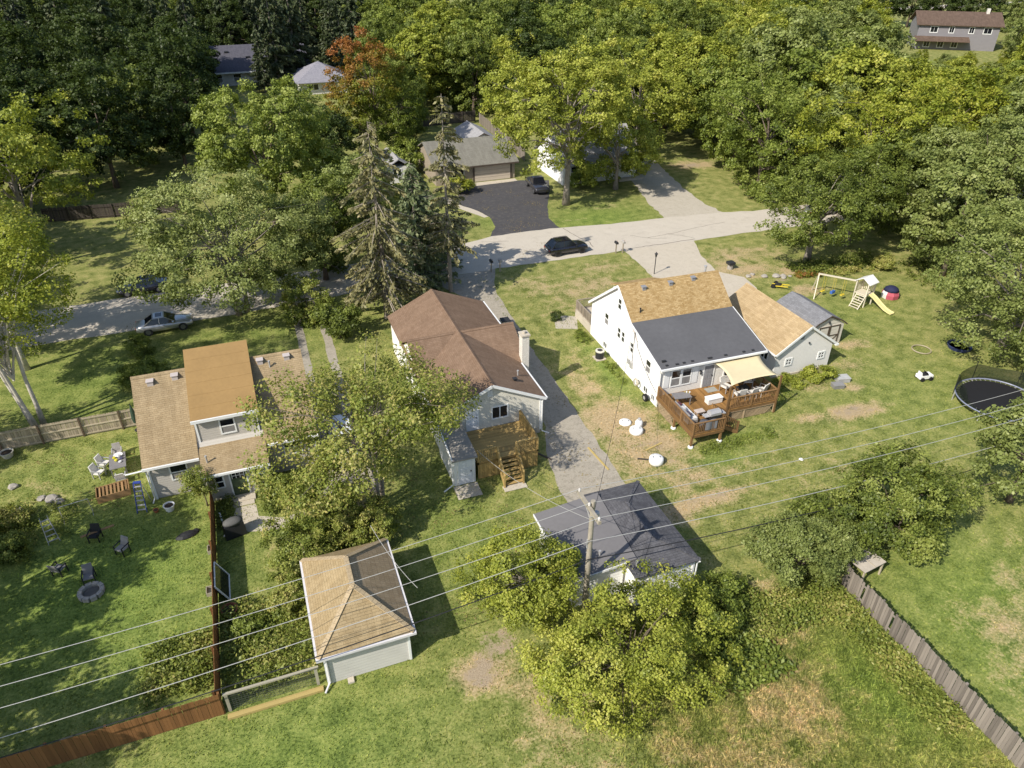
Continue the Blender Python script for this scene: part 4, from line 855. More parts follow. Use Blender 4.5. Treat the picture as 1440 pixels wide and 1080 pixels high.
def leaves_at(r, C, out, n_per, spread, size, flat=.7, up=.55):
    """n_per leaves round each clump centre C; out: outward direction of the clump"""
    n = len(C) * n_per; idx = np.repeat(np.arange(len(C)), n_per)
    off = r.normal(0, 1, (n, 3)); off = unit(off) * (r.uniform(0, 1, (n, 1)) ** .5) * spread
    off[:, 2] *= flat
    P = C[idx] + off
    nrm = unit(r.normal(0, .55, (n, 3)) + out[idx] * .7 + np.array([0, 0, up]))
    a = unit(np.cross(nrm, r.normal(0, 1, (n, 3)))); b = np.cross(nrm, a)
    s = size * r.uniform(.45, 1.5, (n, 1))
    return P, a * s * .5, b * s * .34, idx
def crown_data(seed, rx, ry, rz, zc, nclump, n_per, spread, size, lobes=9, hollow=.55, ragged=.2, under=-.75, lobe_r=(.28, .50)):
    r = np.random.default_rng(seed); rx *= 1.14; ry *= 1.14; rz *= 1.10; spread *= .80; nclump = int(nclump * 1.45); size *= .82; n_per = int(n_per * 0.98)
    L = unit(r.normal(0, 1, (lobes, 3))); L[:, 2] = np.where(L[:, 2] < (under * .5 if under > -.86 else -.9), -L[:, 2] * .5, L[:, 2])
    Lc = L * r.uniform(.40, .72, (lobes, 1)); Lr = r.uniform(*lobe_r, (lobes, 1))
    Lc = np.vstack([Lc, [[0, 0, .05]]]); Lr = np.vstack([Lr, [[.56]]])
    C = []; D = []; k = 0
    while len(C) < nclump and k < nclump * 40:
        k += 1
        i = r.integers(0, len(Lc)); d = r.normal(0, 1, 3); d /= np.linalg.norm(d)
        t = 1 - (1 - hollow) * r.uniform(0, 1) ** 2.2 + r.normal(0, ragged * .3)
        p = Lc[i] + d * Lr[i, 0] * t
        if p[2] < under: continue
        # drop clumps buried deep inside another lobe
        if np.any(np.linalg.norm(p - Lc, axis=1) < Lr[:, 0] * .62): continue
        C.append(p); D.append(d)
    C = np.array(C); D = np.array(D)
    C[:, 0] *= rx; C[:, 1] *= ry; C[:, 2] = C[:, 2] * rz + zc
    P, U, V, idx = leaves_at(r, C, D, n_per, spread, size)
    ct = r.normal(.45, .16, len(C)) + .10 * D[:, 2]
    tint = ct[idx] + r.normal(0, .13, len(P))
    return C, P, U, V, tint, r
def branch_mesh(r, C, zc, rz, trunk_h, rad, nl, base=(0, 0), lean=(0, 0), stems=1, fork=.45):
    m = MB(); top = zc + rz * .35
    for s in range(stems):
        a0 = 2 * math.pi * s / max(1, stems) + .5; sp = 0 if stems == 1 else rad * 1.4
        ox, oy = base[0] + math.cos(a0) * sp, base[1] + math.sin(a0) * sp
        lx, ly = lean if stems == 1 else (lean[0] + math.cos(a0) * trunk_h * .12, lean[1] + math.sin(a0) * trunk_h * .12)
        pts = []; N = 7
        for k in range(N):
            t = k / (N - 1); pts.append((ox + lx * t + r.normal(0, .05) * t * rad * 6, oy + ly * t + r.normal(0, .05) * t * rad * 6, -0.05 + top * t))
        rr = [rad * (1.35 if k == 0 else 1.0 - .82 * (k / (N - 1)) ** .9) / (1 if stems == 1 else 1.3) for k in range(N)]
        m.tube(pts, rr, 8)
    order = r.permutation(len(C))[:nl]
    for i in order:
        c = C[i]; t = r.uniform(fork * .75, .95); zb = max(trunk_h * .35, min(c[2] - .15 * rz, top * t))
        q = zb / top; b = Vector((base[0] + lean[0] * q, base[1] + lean[1] * q, zb)); e = Vector(c)
        mid = b.lerp(e, .5) + Vector((r.normal(0, .15), r.normal(0, .15), .12 * (e - b).length))
        w0 = rad * .42 * (1 - .6 * q) ; m.tube([tuple(b), tuple(b.lerp(mid, .6)), tuple(mid), tuple(e)], [w0, w0 * .75, w0 * .5, w0 * .14], 5, False)
    return m
LBL = {}
def tree(name, label, cat, x, y, zc, r_, rz, kind, seed, nclump=190, n_per=75, spread=.75, size=.26, bark=None, rad=None, lobes=9, under=-.75, ry=None, group=None, lean=(0, 0), stems=1, nl=26, tintfn=None, hollow=.55, rot=0.0, twigs=0, **kw):
    o = thing(name, label, cat, (x, y, 0), rot, group)
    C, P, U, V, tint, r = crown_data(seed, r_, ry or r_, rz, zc, nclump, n_per, spread, size, lobes, hollow, under=under, **kw)
    if tintfn is not None: tint = tintfn(P, tint, r)
    if rad is not None:
        t = branch_mesh(r, C, zc, rz, zc, rad, nl, lean=lean, stems=stems).build('trunk', bark or BARK, o, smooth=True)
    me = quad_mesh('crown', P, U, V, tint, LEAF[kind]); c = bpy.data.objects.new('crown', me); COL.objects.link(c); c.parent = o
    return o
def conifer_data(seed, h, r_, z0, whorl=.55, nb=9, size=.34, droop=.35, sparse=0.0, taper=1.0, dens=1.0):
    r = np.random.default_rng(seed); segs = []; P = []; U = []; V = []; T = []
    z = z0
    while z < h - .2:
        f = 1 - (z - z0) / (h - z0); rr = r_ * (f ** taper) * r.uniform(.7, 1.15) + .15
        for k in range(int(nb * (.45 + .55 * f)) + 1):
            if r.uniform() < sparse: continue
            a = r.uniform(0, 2 * np.pi); L = rr * r.uniform(.6, 1.15); zz = z + r.uniform(-.3, .3)
            d = np.array([np.cos(a), np.sin(a), 0]); sag = -droop * L
            e = d * L + np.array([0, 0, zz + sag]); b = np.array([0, 0, zz])
            segs.append((b, e))
            n = max(4, int(L * 16 * dens)); t = r.uniform(.12, 1.0, n) ** .8
            side = np.array([-d[1], d[0], 0])
            p = b + (e - b) * t[:, None] + side * (r.normal(0, .28, n) * L * .45 * (1.1 - t))[:, None] + np.array([0, 0, 1]) * (-np.abs(r.normal(0, .18, n)) - .25 * L * t * (1 - t) * 0)[:, None]
            u = unit(d * .7 + r.normal(0, .45, (n, 3)) + np.array([0, 0, -.55])); v = unit(np.cross(u, r.normal(0, 1, (n, 3))))
            s = size * r.uniform(.6, 1.4, (n, 1)); P.append(p); U.append(u * s * .75); V.append(v * s * .32)
            T.append(np.clip(.35 + .3 * t + r.normal(0, .16, n), 0, 1))
        z += whorl * r.uniform(.75, 1.25)
    return segs, np.vstack(P), np.vstack(U), np.vstack(V), np.concatenate(T), r
def conifer(name, label, x, y, h, r_, z0, kind, seed, rad=.2, group=None, bark=None, stubs=0, **kw):
    o = thing(name, label, 'tree', (x, y, 0), 0, group)
    segs, P, U, V, T, r = conifer_data(seed, h, r_, z0, **kw)
    m = MB().tube([(0, 0, -.05), (r.normal(0, .08), 0, h * .3), (0, r.normal(0, .08), h * .65), (0, 0, h)], [rad * 1.15, rad * .85, rad * .5, .02], 8)
    for b, e in segs: 
        w0 = .02 + .012 * np.linalg.norm(e - b); m.tube([tuple(b), tuple(b * .45 + e * .55 + np.array([0, 0, .05])), tuple(e)], [w0, w0 * .6, .008], 3, False)
    for k in range(stubs):
        a = r.uniform(0, 6.28); z = r.uniform(z0 * .3, z0 + 3); m.tube([(0, 0, z), (math.cos(a) * .9, math.sin(a) * .9, z - .2)], [.03, .01], 4, False)
    m.build('trunk', bark or BARKG, o)
    me = quad_mesh('crown', P, U, V, T, LEAF[kind]); c = bpy.data.objects.new('crown', me); COL.objects.link(c); c.parent = o
    return o
def yl(P, t, r): return t
# --- yard trees, near to far
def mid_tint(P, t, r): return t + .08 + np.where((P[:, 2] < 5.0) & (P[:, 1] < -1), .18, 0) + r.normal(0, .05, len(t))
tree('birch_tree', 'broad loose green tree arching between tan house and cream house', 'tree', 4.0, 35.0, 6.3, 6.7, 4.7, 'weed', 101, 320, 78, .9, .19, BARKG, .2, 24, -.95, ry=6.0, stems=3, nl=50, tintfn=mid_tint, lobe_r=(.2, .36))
def yb_tint(P, t, r): return t + .06 + np.where(P[:, 0] < -1.2, .2, 0)
tree('shrub_tree', 'big yellowing multi stemmed bush in front of the white garage', 'bush', 12.6, 18.6, 2.5, 4.9, 2.7, 'lime', 102, 330, 110, .58, .14, BARK, .14, 16, -.9, ry=3.4, stems=4, nl=30, tintfn=yb_tint)
tree('young_tree', 'leaning leafy green tree at the flat garage roof corner', 'tree', 9.3, 24.2, 2.8, 3.2, 2.8, 'lime', 103, 200, 105, .55, .145, BARKG, .13, 12, -.9, ry=3.0, stems=2, lean=(.8, 0), nl=20)
tree('shrub', 'dark olive rounded shrub at end of the weathered board fence', 'bush', 24.9, 21.4, 1.7, 3.3, 2.0, 'olive', 104, 210, 100, .5, .145, BARK, .10, 12, -.85, ry=2.3, stems=4, nl=12)
def gs_tint(P, t, r): return t - .12 + .5 * (np.sin(P[:, 0] * 2.1 + P[:, 1] * 1.3) > .55)
tree('shrub_tree', 'green bushy small tree with yellow tips beside olive shrub', 'tree', 31.6, 21.6, 3.4, 3.6, 3.0, 'green', 105, 270, 100, .62, .17, BARK, .13, 20, -.95, ry=3.2, stems=3, nl=20, tintfn=gs_tint)
tree('oak_tree', 'dusty olive tree crowding in beyond the trampoline edge', 'tree', 41.6, 21.8, 4.6, 3.0, 4.2, 'olive', 106, 150, 85, .7, .22, BARK, .2, 9, -.8, nl=18)
tree('oak_tree', 'dusty olive tree standing right behind the round trampoline', 'tree', 52.4, 27.6, 5.6, 3.0, 4.0, 'olive', 107, 130, 85, .75, .24, BARK, .22, 9, -.7, nl=18)
tree('oak_tree', 'huge dusty olive tree shading the lawn beside the playset', 'tree', 58.6, 36.6, 6.2, 8.8, 6.4, 'olive', 108, 420, 85, .9, .24, BARKG, .42, 22, -.97, ry=7.8, nl=40, lobe_r=(.26, .42))
tree('oak_tree', 'wide dusty olive tree behind the playset at the wood edge', 'tree', 71.5, 52.5, 8.0, 9.0, 7.6, 'olive', 109, 340, 85, 1.0, .29, BARK, .42, 18, -.9, nl=30, lobe_r=(.28, .42))
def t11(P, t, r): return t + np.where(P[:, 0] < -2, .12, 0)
tree('maple_tree', 'twin trunked green maple leaning at the street end of lawn', 'tree', 55.4, 58.0, 5.6, 7.0, 4.8, 'green', 110, 270, 85, .85, .24, BARKG, .3, 15, -.7, ry=5.4, stems=2, nl=26, tintfn=t11)
tree('maple_tree', 'shady green maple behind the pale border plants', 'tree', 62.5, 60.0, 6.2, 5.8, 5.2, 'green', 111, 160, 80, .9, .28, BARKG, .3, 10, -.5, nl=20)
tree('maple_tree', 'golden tinged maple rising behind the green maples', 'tree', 74.0, 70.5, 8.6, 9.6, 7.4, 'golden', 112, 260, 80, 1.1, .34, BARK, .36, 12, -.75, nl=24)
tree('maple_tree', 'tall full green maple beside the gravel driveway mouth', 'tree', 65.0, 80.0, 8.4, 7.4, 8.0, 'maple', 113, 260, 80, 1.0, .32, BARK, .36, 12, -.9, nl=20)
tree('maple_tree', 'tall spreading yellow green maple on the lawn by black driveway', 'tree', 38.4, 84.0, 11.2, 9.6, 9.4, 'lime', 114, 400, 85, 1.0, .31, BARKG, .45, 18, -.85, ry=7.8, nl=40, lobe_r=(.28, .45))
tree('maple_tree', 'yellow green maple in front of the half hidden white house', 'tree', 47.4, 87.6, 6.4, 5.6, 5.6, 'lime', 115, 230, 80, .9, .30, BARKG, .34, 16, -.95, nl=20)
tree('maple_tree', 'bright lime maple beside the shaded gravel driveway', 'tree', 56.8, 99.5, 9.0, 7.4, 7.6, 'lime', 116, 200, 80, 1.1, .36, BARKG, .34, 10, -.7, nl=20)
tree('maple_tree', 'dense round bright green maple across the street', 'tree', 2.4, 87.0, 9.6, 8.0, 7.6, 'maple', 117, 460, 90, .85, .30, BARK, .4, 34, -.97, nl=12, lobe_r=(.24, .36), hollow=.75, tintfn=lambda P, t, r: t + .14)
tree('ash_tree', 'wide pale olive tree overhanging the street and parked cars', 'tree', -2.6, 66.0, 6.7, 9.2, 6.0, 'olive', 118, 600, 75, .9, .24, BARKG, .3, 26, -.92, ry=7.2, stems=2, nl=44, lobe_r=(.26, .42), tintfn=lambda P, t, r: t - .05 + .02 * P[:, 2])
tree('maple_tree', 'tall pale yellow green maple behind the white trunked birches', 'tree', -22.0, 85, 9.8, 8.6, 7.6, 'lime', 119, 220, 85, 1.0, .32, BARKG, .36, 11, -.8, nl=26)
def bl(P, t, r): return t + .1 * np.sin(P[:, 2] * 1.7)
tree('birch_tree', 'white trunked birch clump with golden leaves by plank fence', 'tree', -17.4, 51.8, 9.4, 5.4, 6.8, 'golden', 120, 330, 75, .8, .19, BIRCH, .24, 12, -.75, stems=3, nl=50, lean=(-1.0, .3), tintfn=bl, lobe_r=(.26, .42))
tree('birch_tree', 'second white barked birch with green gold leaves by street', 'tree', -19.8, 61.5, 8.2, 6.0, 6.4, 'weed', 121, 330, 75, .85, .22, BIRCH, .22, 11, -.75, nl=40)
def au(P, t, r): return np.clip(t * .55 + (P[:, 2] - 11.0) / 15 - P[:, 0] * .035, 0, 1)
tree('maple_tree', 'maple turning orange red at the top near far fence', 'tree', 19.2, 110.5, 9.6, 6.0, 8.6, 'autumn', 122, 300, 80, .95, .32, BARK, .32, 20, -.97, tintfn=au)
conifer('spruce_tree', 'tall thinning brown green spruce with bare lower trunk by house', 9.9, 60.4, 17.6, 4.3, 2.6, 'tired', 130, .26, whorl=.55, nb=9, size=.27, droop=.42, sparse=.16, dens=1.45, taper=.5, stubs=20)
conifer('spruce_tree', 'slim ratty spruce with long bare trunk beside side driveway', 17.0, 63.8, 18.6, 2.7, 5.2, 'tired', 131, .2, whorl=.6, nb=7, size=.27, droop=.25, sparse=.28, dens=1.4, taper=.45, stubs=26)
conifer('juniper_tree', 'bluish green juniper standing between the two ragged spruces', 14.3, 66.0, 12.6, 3.3, .5, 'blue', 132, .2, whorl=.42, nb=13, size=.32, droop=.1, taper=.6)
conifer('juniper_tree', 'low green juniper leaning by the slim spruce trunk', 16.6, 70.2, 8.8, 3.0, .4, 'blue', 133, .16, whorl=.42, nb=12, size=.32, droop=.15, taper=.6)
# small garden shrubs
tree('shrub', 'pale leaved shrub against the tan house back wall', 'bush', -6.1, 38.9, 1.7, 1.15, 1.5, 'weed', 140, 50, 90, .38, .12, BARK, .05, 6, -.8, nl=8)
tree('shrub', 'bright green shrub beside the green back door path', 'bush', -1.7, 38.0, .9, 1.3, .95, 'maple', 141, 60, 90, .35, .13, BARK, .05, 7, -.9, nl=6)
tree('shrub', 'tall yellow green shrub crowding the garden path end', 'bush', .4, 35.4, 1.4, 2.0, 1.5, 'weed', 142, 100, 90, .45, .14, BARK, .06, 8, -.9, nl=8)
tree('shrub', 'sprawling yellow green bush between path and tan garage', 'bush', -.9, 31.8, 1.4, 2.7, 1.6, 'weed', 143, 150, 90, .45, .14, BARK, .06, 9, -.9, nl=8)
tree('shrub', 'yellow green thicket beside the white ladder and tan garage roof', 'bush', 3.6, 32.2, 1.4, 1.5, 1.5, 'weed', 162, 70, 90, .4, .14, BARK, .06, 7, -.9, nl=8)
tree('shrub', 'pale thicket along the tan garage gutter side', 'bush', -2.0, 29.0, .9, 1.2, 1.0, 'weed', 163, 60, 90, .38, .14, BARK, .05, 7, -.9, nl=6, tintfn=lambda P, t, r: t + .1)
tree('shrub', 'scrubby brownish bush beside the brush pile', 'bush', 1.6, 33.0, 1.5, 2.2, 1.4, 'weed', 144, 100, 90, .45, .14, BARK, .06, 9, -.9, nl=10, tintfn=lambda P, t, r: t + .2)
tree('shrub', 'low green shrub in the corner bed by wire fence', 'bush', -4.0, 28.0, .7, .9, .75, 'maple', 145, 40, 80, .3, .12, BARK, .04, 5, -.9, nl=4)
tree('shrub', 'leafy yellow green hosta shrub against pale grey garage', 'bush', 40.3, 38.2, .55, 1.35, .62, 'lime', 146, 60, 70, .35, .14, BARK, .04, 7, -.9, nl=4)
tree('shrub', 'low pale ground shrub beside the rear deck post', 'bush', 37.8, 38.2, .3, 1.2, .35, 'lime', 147, 36, 60, .3, .13, None, None, 6, -.9)
tree('shrub', 'brown and green flower bed shrub by the yard edge', 'bush', -17.6, 41.2, .6, 1.3, .65, 'weed', 148, 60, 80, .4, .13, BARK, .04, 7, -.9, nl=6, tintfn=lambda P, t, r: t + .22)
tree('shrub', 'shaded dark shrub behind the fire pit chairs', 'bush', -17.2, 38.2, .7, 1.5, .8, 'green', 149, 70, 80, .4, .13, BARK, .04, 7, -.9, nl=6)
tree('shrub', 'small green bush behind the parked silver sedan', 'bush', -11.4, 61.0, .8, 1.3, .9, 'maple', 150, 40, 70, .4, .15, BARK, .04, 6, -.9, nl=4)
tree('shrub', 'leafy bush in the side yard behind tan house', 'bush', -10.6, 56.0, .9, 2.2, 1.0, 'maple', 151, 70, 70, .45, .16, BARK, .04, 7, -.9, nl=4)
tree('shrub', 'pale variegated border plant under the shady maple', 'bush', 61.4, 53.6, .7, 1.6, .8, 'weed', 152, 50, 60, .4, .16, None, None, 7, -.9, tintfn=lambda P, t, r: t + .35)
tree('shrub', 'pale low border plants along the playset lawn edge', 'bush', 56.5, 54.0, .35, 2.4, .4, 'weed', 153, 46, 60, .35, .14, None, None, 8, -.9, ry=.8, tintfn=lambda P, t, r: t + .35)
tree('shrub', 'reddish brown low plants at the twin maple foot', 'bush', 52.6, 54.6, .3, 1.3, .35, 'autumn', 154, 36, 60, .3, .12, None, None, 6, -.9, ry=.8)
tree('shrub', 'bright green bush between the spruces and side lawn', 'bush', 10.6, 55.6, .9, .9, 1.1, 'lime', 155, 34, 60, .4, .14, BARK, .04, 5, -.9, nl=4)
tree('shrub', 'rounded green bush below the orange red maple', 'bush', 22.4, 106, 2.2, 3.2, 2.4, 'maple', 156, 70, 70, .8, .3, BARK, .1, 7, -.9, nl=6)
tree('shrub', 'leafy yellow green small tree before the low grey roofed house', 'tree', 15.2, 95.4, 3.0, 3.2, 3.0, 'lime', 164, 80, 70, .8, .28, BARK, .1, 8, -.9, nl=8)
tree('shrub', 'reddish shrub beside the beige garage door', 'bush', 26.4, 93.8, 1.2, 2.0, 1.3, 'golden', 157, 46, 70, .6, .24, BARK, .06, 6, -.9, nl=6)
tree('shrub', 'broad green bush at the wood edge by gravel driveway', 'bush', 64.5, 76.5, 1.8, 3.4, 2.0, 'maple', 158, 80, 70, .8, .28, BARK, .1, 8, -.9, nl=6)
tree('shrub', 'weedy purple leaved shrub by the front porch bed', 'bush', 24.6, 54.6, .4, .7, .5, 'dark', 159, 20, 60, .3, .12, None, None, 5, -.9, tintfn=lambda P, t, r: t + .2)
tree('shrub', 'green weeds growing along the white house side wall', 'bush', 25.1, 50.2, .25, .6, .3, 'maple', 160, 30, 60, .25, .11, None, None, 6, -.9, ry=1.6)
tree('shrub', 'green weeds growing beside the air conditioner unit', 'bush', 25.2, 44.4, .2, .5, .25, 'maple', 161, 26, 60, .22, .1, None, None, 6, -.9, ry=1.9)
tree('maple_tree', 'dark green maple filling the gap before the thinning spruce', 'tree', 5.8, 71.0, 5.4, 4.6, 4.8, 'green', 165, 170, 80, .8, .28, BARK, .24, 14, -.95, nl=12)
tree('maple_tree', 'mid green maple behind the two ragged spruces', 'tree', 11.6, 76.5, 5.6, 4.6, 5.0, 'olive', 166, 170, 80, .8, .28, BARK, .24, 14, -.95, nl=12)
tree('shrub', 'green shrub shading the twin pale driveway strips', 'bush', 5.2, 58.0, 1.8, 2.0, 2.0, 'green', 167, 70, 80, .55, .2, BARK, .06, 8, -.95, nl=6)
tree('shrub', 'bushy sapling shading the driveway strips near tan house', 'bush', 3.0, 62.0, 2.2, 2.2, 2.2, 'weed', 168, 80, 80, .55, .2, BARK, .06, 9, -.95, nl=6)
tree('shrub', 'green shrub under the big yellow green front tree', 'bush', 43.0, 89.6, 1.4, 2.4, 1.6, 'maple', 169, 60, 70, .6, .24, BARK, .06, 8, -.95, nl=6)
tree('birch_tree', 'leafy golden birch arching over the left street edge', 'tree', -22.5, 67.5, 8.0, 5.6, 6.2, 'golden', 173, 240, 75, .85, .24, BIRCH, .22, 18, -.9, nl=40)
tree('shrub_tree', 'scruffy green thicket joining olive shrub to the bushy tree', 'bush', 28.2, 23.0, 1.8, 2.2, 2.0, 'green', 174, 110, 85, .55, .18, BARK, .08, 12, -.95, nl=8)
tree('shrub_tree', 'leafy green sucker growth along the white garage corner', 'bush', 19.6, 20.6, .8, 1.8, 1.0, 'maple', 175, 80, 80, .45, .16, BARK, .05, 10, -.95, nl=6)
# trees standing just outside the view on the left, whose shade falls across the yard
tree('maple_tree', 'leafy maple past the yard edge shading the fire pit lawn', 'tree', -21.6, 33.2, 6.8, 5.6, 4.4, 'green', 170, 230, 75, .85, .28, BARK, .28, 9, -.7, nl=14)
tree('maple_tree', 'second leafy maple past the yard edge shading corner lawn', 'tree', -21.6, 21.8, 6.4, 4.6, 4.0, 'green', 171, 190, 75, .85, .28, BARK, .26, 9, -.7, nl=14)
tree('maple_tree', 'third leafy maple past the yard edge shading lawn', 'tree', -23.4, 28.0, 6.8, 4.4, 4.2, 'green', 176, 150, 75, .85, .28, BARK, .26, 9, -.7, nl=14)
tree('maple_tree', 'leafy maple past the plank fence shading the side lawn', 'tree', -27.5, 47.5, 6.6, 4.2, 4.4, 'green', 172, 110, 75, .85, .28, BARK, .26, 9, -.7, nl=14)
# weed patches: stuff
def weeds(name, label, boxes, n, size, kind, seed, h):
    r = np.random.default_rng(seed); P = []
    for x0, x1, y0, y1, wt in boxes:
        k = int(n * wt); c = np.stack([r.uniform(x0, x1, k // 14 + 1), r.uniform(y0, y1, k // 14 + 1)], 1)
        hh = h * r.uniform(.4, 1.2, len(c)); idx = r.integers(0, len(c), k)
        z = hh[idx] * r.uniform(.1, 1, k); P.append(np.stack([c[idx, 0] + r.normal(0, .16, k), c[idx, 1] + r.normal(0, .16, k), z], 1))
    P = np.vstack(P); m = len(P); nrm = unit(r.normal(0, .6, (m, 3)) + np.array([0, 0, .9])); a = unit(np.cross(nrm, r.normal(0, 1, (m, 3)))); b = np.cross(nrm, a); s = size * r.uniform(.6, 1.4, (m, 1))
    me = quad_mesh(name, P, a * s * .5, b * s * .3, np.clip(.5 + .22 * np.sin(P[:, 0] * 1.3) * np.cos(P[:, 1] * 1.7) + r.normal(0, .2, m), 0, 1), LEAF[kind])
    o = bpy.data.objects.new(name, me); COL.objects.link(o); return struct(tag(o, label, 'weeds'), 'stuff')
weeds('garden_weeds', 'tangled yellow green weeds filling the bed beside tan garage', [(-5.4, -1.2, 24.2, 29.8, .6), (-9.2, -5.9, 25.2, 28.6, .4)], 13000, .15, 'weed', 31, .75)
weeds('fence_weeds', 'tangled brown green weeds along the weathered board fence', [(19.5, 26.4, 18.2, 20.6, .5), (24.6, 26.4, 11, 19, .25), (16.8, 22, 19.6, 22, .25)], 15000, .16, 'weed', 32, .55)
weeds('vine_weeds', 'bright green vines sprawling right of the yellowing bush', [(17.2, 20.8, 16.2, 21.6, 1)], 6500, .2, 'maple', 33, .5)
weeds('bed_weeds', 'wild flower bed growth along the left yard edge', [(-19.5, -16.2, 37.4, 43.2, .6), (-17.5, -13.8, 38.6, 42.2, .4)], 5000, .13, 'weed', 34, .5)
weeds('door_weeds', 'weeds growing between brown fence and back door steps', [(-5.5, -4.6, 36.4, 39.0, .5), (-2.8, -1.0, 36.6, 38.8, .5)], 3000, .13, 'green', 35, .5)
weeds('deck_weeds', 'pale lawn weeds growing under the rear deck edge', [(26, 32.5, 32.4, 33.6, .5), (33.5, 37, 36, 38.6, .5)], 3500, .12, 'maple', 36, .18)
weeds('lawn_weeds', 'clover and weed tufts speckling the lawns', [(-19, -6, 24.5, 49, .22), (4, 12, 23.5, 36, .08), (-14, 26, 9, 23, .25), (20.5, 36, 24, 38, .2), (27.5, 45, 8, 22, .15), (35, 58, 28, 52, .15), (20, 38, 52, 66, .15)], 27000, .085, 'maple', 38, .05)
weeds('border_weeds', 'green border growth along the wood edge by playset', [(52, 63, 54.2, 57.5, .6), (62, 68, 44, 54, .4)], 7000, .2, 'green', 37, .6)

# --- the wood behind: shared tree shapes, copied
protos = []
specs = [('green', 6.2, 7.2, 7.8, 'tall green deciduous tree in the wood behind the houses'), ('maple', 6.0, 6.8, 7.4, 'full mid green deciduous tree in the wood behind the houses'),
         ('lime', 5.8, 6.8, 7.6, 'bright yellow green deciduous tree in the wood behind houses'), ('olive', 6.6, 6.8, 7.6, 'dusty olive deciduous tree in the wood behind the houses'),
         ('dark', 6.4, 7.4, 8.0, 'dark green deciduous tree in the wood behind the houses'), ('golden', 5.6, 6.6, 7.4, 'golden tinged deciduous tree in the wood behind the houses')]
for i, (k, r_, rz, zc, lab) in enumerate(specs):
    t = tree('woodland_tree', lab, 'tree', 0, 0, zc, r_, rz, k, 200 + i, 230, 60, 1.0, .42, BARK, .34, 15, -.95, group=k + ' trees of the wood behind', nl=10, lobe_r=(.28, .44)); protos.append(t)
cp = conifer('woodland_pine', 'tall dark conifer in the wood behind the houses', 0, 0, 19, 4.2, 2.0, 'needle', 220, .3, group='dark conifers of the wood behind', whorl=.8, nb=10, size=.6, droop=.2, taper=.75, dens=.7)
protos.append(cp)
used = set()
KIND = ['tall green tree', 'full mid green tree', 'bright yellow green tree', 'dusty olive tree', 'dark green tree', 'golden tinged tree', 'tall dark conifer']
def zone(x, y):
    d = math.hypot(x, y); u = (.939 * x - .345 * y) / max(1, .345 * x + .939 * y)
    if u < -.30: return 'in the shaded wood behind the grey board fence' if d < 165 else 'deep in the shaded wood behind the birches'
    if u < -.12: return 'round the far slate roofed house'
    if u < .12: return 'just behind the long garage lot' if d < 165 else 'deep in the wood behind the long garage'
    if u < .32: return 'behind the half hidden white house' if d < 150 else 'deep in the wood beyond the white house'
    if u < .5: return 'in the wood beyond the gravel driveway' if d < 140 else 'deep in the wood beyond the gravel driveway'
    return 'in the wood behind the playset lawn' if d < 140 else 'before the large grey two storey house'
def put(k, x, y, s=1.0, sz=1.0):
    rt = random.uniform(0, 6.28); sc = (s, s, s * sz); z = zone(x, y); small = 'small ' if s < .7 else ''
    if k not in used: used.add(k); o = protos[k]; o.location = (x, y, 0); o.rotation_euler = (0, 0, rt); o.scale = sc
    else: o = dup(protos[k], (x, y, 0), rt, sc)
    o['label'] = small + KIND[k] + ' ' + z; o['group'] = small + KIND[k] + 's ' + z
KEEPOUT = [(-7, 21, 178, 209), (-6, 14, 96, 181), (9, 27, 116, 184), (18, 62, 70, 121), (24, 45, 118, 137), (180, 214, 158, 200), (-30, 8, 60, 108), (-200, 300, 60, 78), (140, 430, 256, 280), (55, 72, 70, 99)]
def species(u):
    if u < -0.38: return ((4, .72), (0, .14), (6, .14))  # mostly the dark kind, which paints the cloud shade on this part
    if u < -0.235: return ((6, .65), (4, .35))
    if u < -0.155: return ((0, .5), (4, .3), (1, .2))
    if u < 0.137: return ((0, .42), (1, .22), (2, .18), (4, .18))
    if u < 0.37: return ((1, .4), (0, .3), (2, .2), (5, .1))
    return ((3, .33), (5, .2), (2, .22), (1, .25))
rw = random.Random(42)
def pick(ws, q):
    for k, w_ in ws:
        q -= w_
        if q <= 0: return k
    return ws[-1][0]
FX, FY, RX, RY = .345, .939, .939, -.345     # along and across the slope of the wood
n_wood = 0
f_ = 92.0
while f_ < 236:
    s_ = -.78 * f_ - 14
    while s_ < .78 * f_ + 14:
        ff = f_ + rw.uniform(-4, 4); ss = s_ + rw.uniform(-4, 4)
        x, y = FX * ff + RX * ss, FY * ff + RY * ss
        u = ss / (ff * .843 + 12)
        fmin = 116 if u < -.235 else 124 if u < .137 else 106 if u < .30 else 94
        sc = rw.uniform(.82, 1.25); ok = ff > fmin and not any(a < x < b and c < y < d for a, b, c, d in KEEPOUT)
        dist = math.hypot(x, y)
        if .50 < u < .70 and dist > 95:
            cap = 29.5 - .116 * dist; sc = min(sc, cap / 15.5)
            if 226 < dist: sc = 1.0; ok = ok and dist > 285
        if -.44 < u < -.24 and dist < 182: ok = False
        if ok and sc > .3:
            put(pick(species(u), rw.random()), x, y, sc, rw.uniform(.9, 1.12)); n_wood += 1
        s_ += 10.8
    f_ += 9.6
for x, y, s in ((12.5, 180.5, .95), (29, 186, 1.1), (25.5, 192, .9), (-9, 182, 1.0), (-11, 170, 1.05), (2, 213, 1.1), (-6, 216, 1.0), (10, 216, 1.15), (18, 214, 1.1), (27, 207, 1.1), (34, 203, 1.0)): put(6, x, y, s)
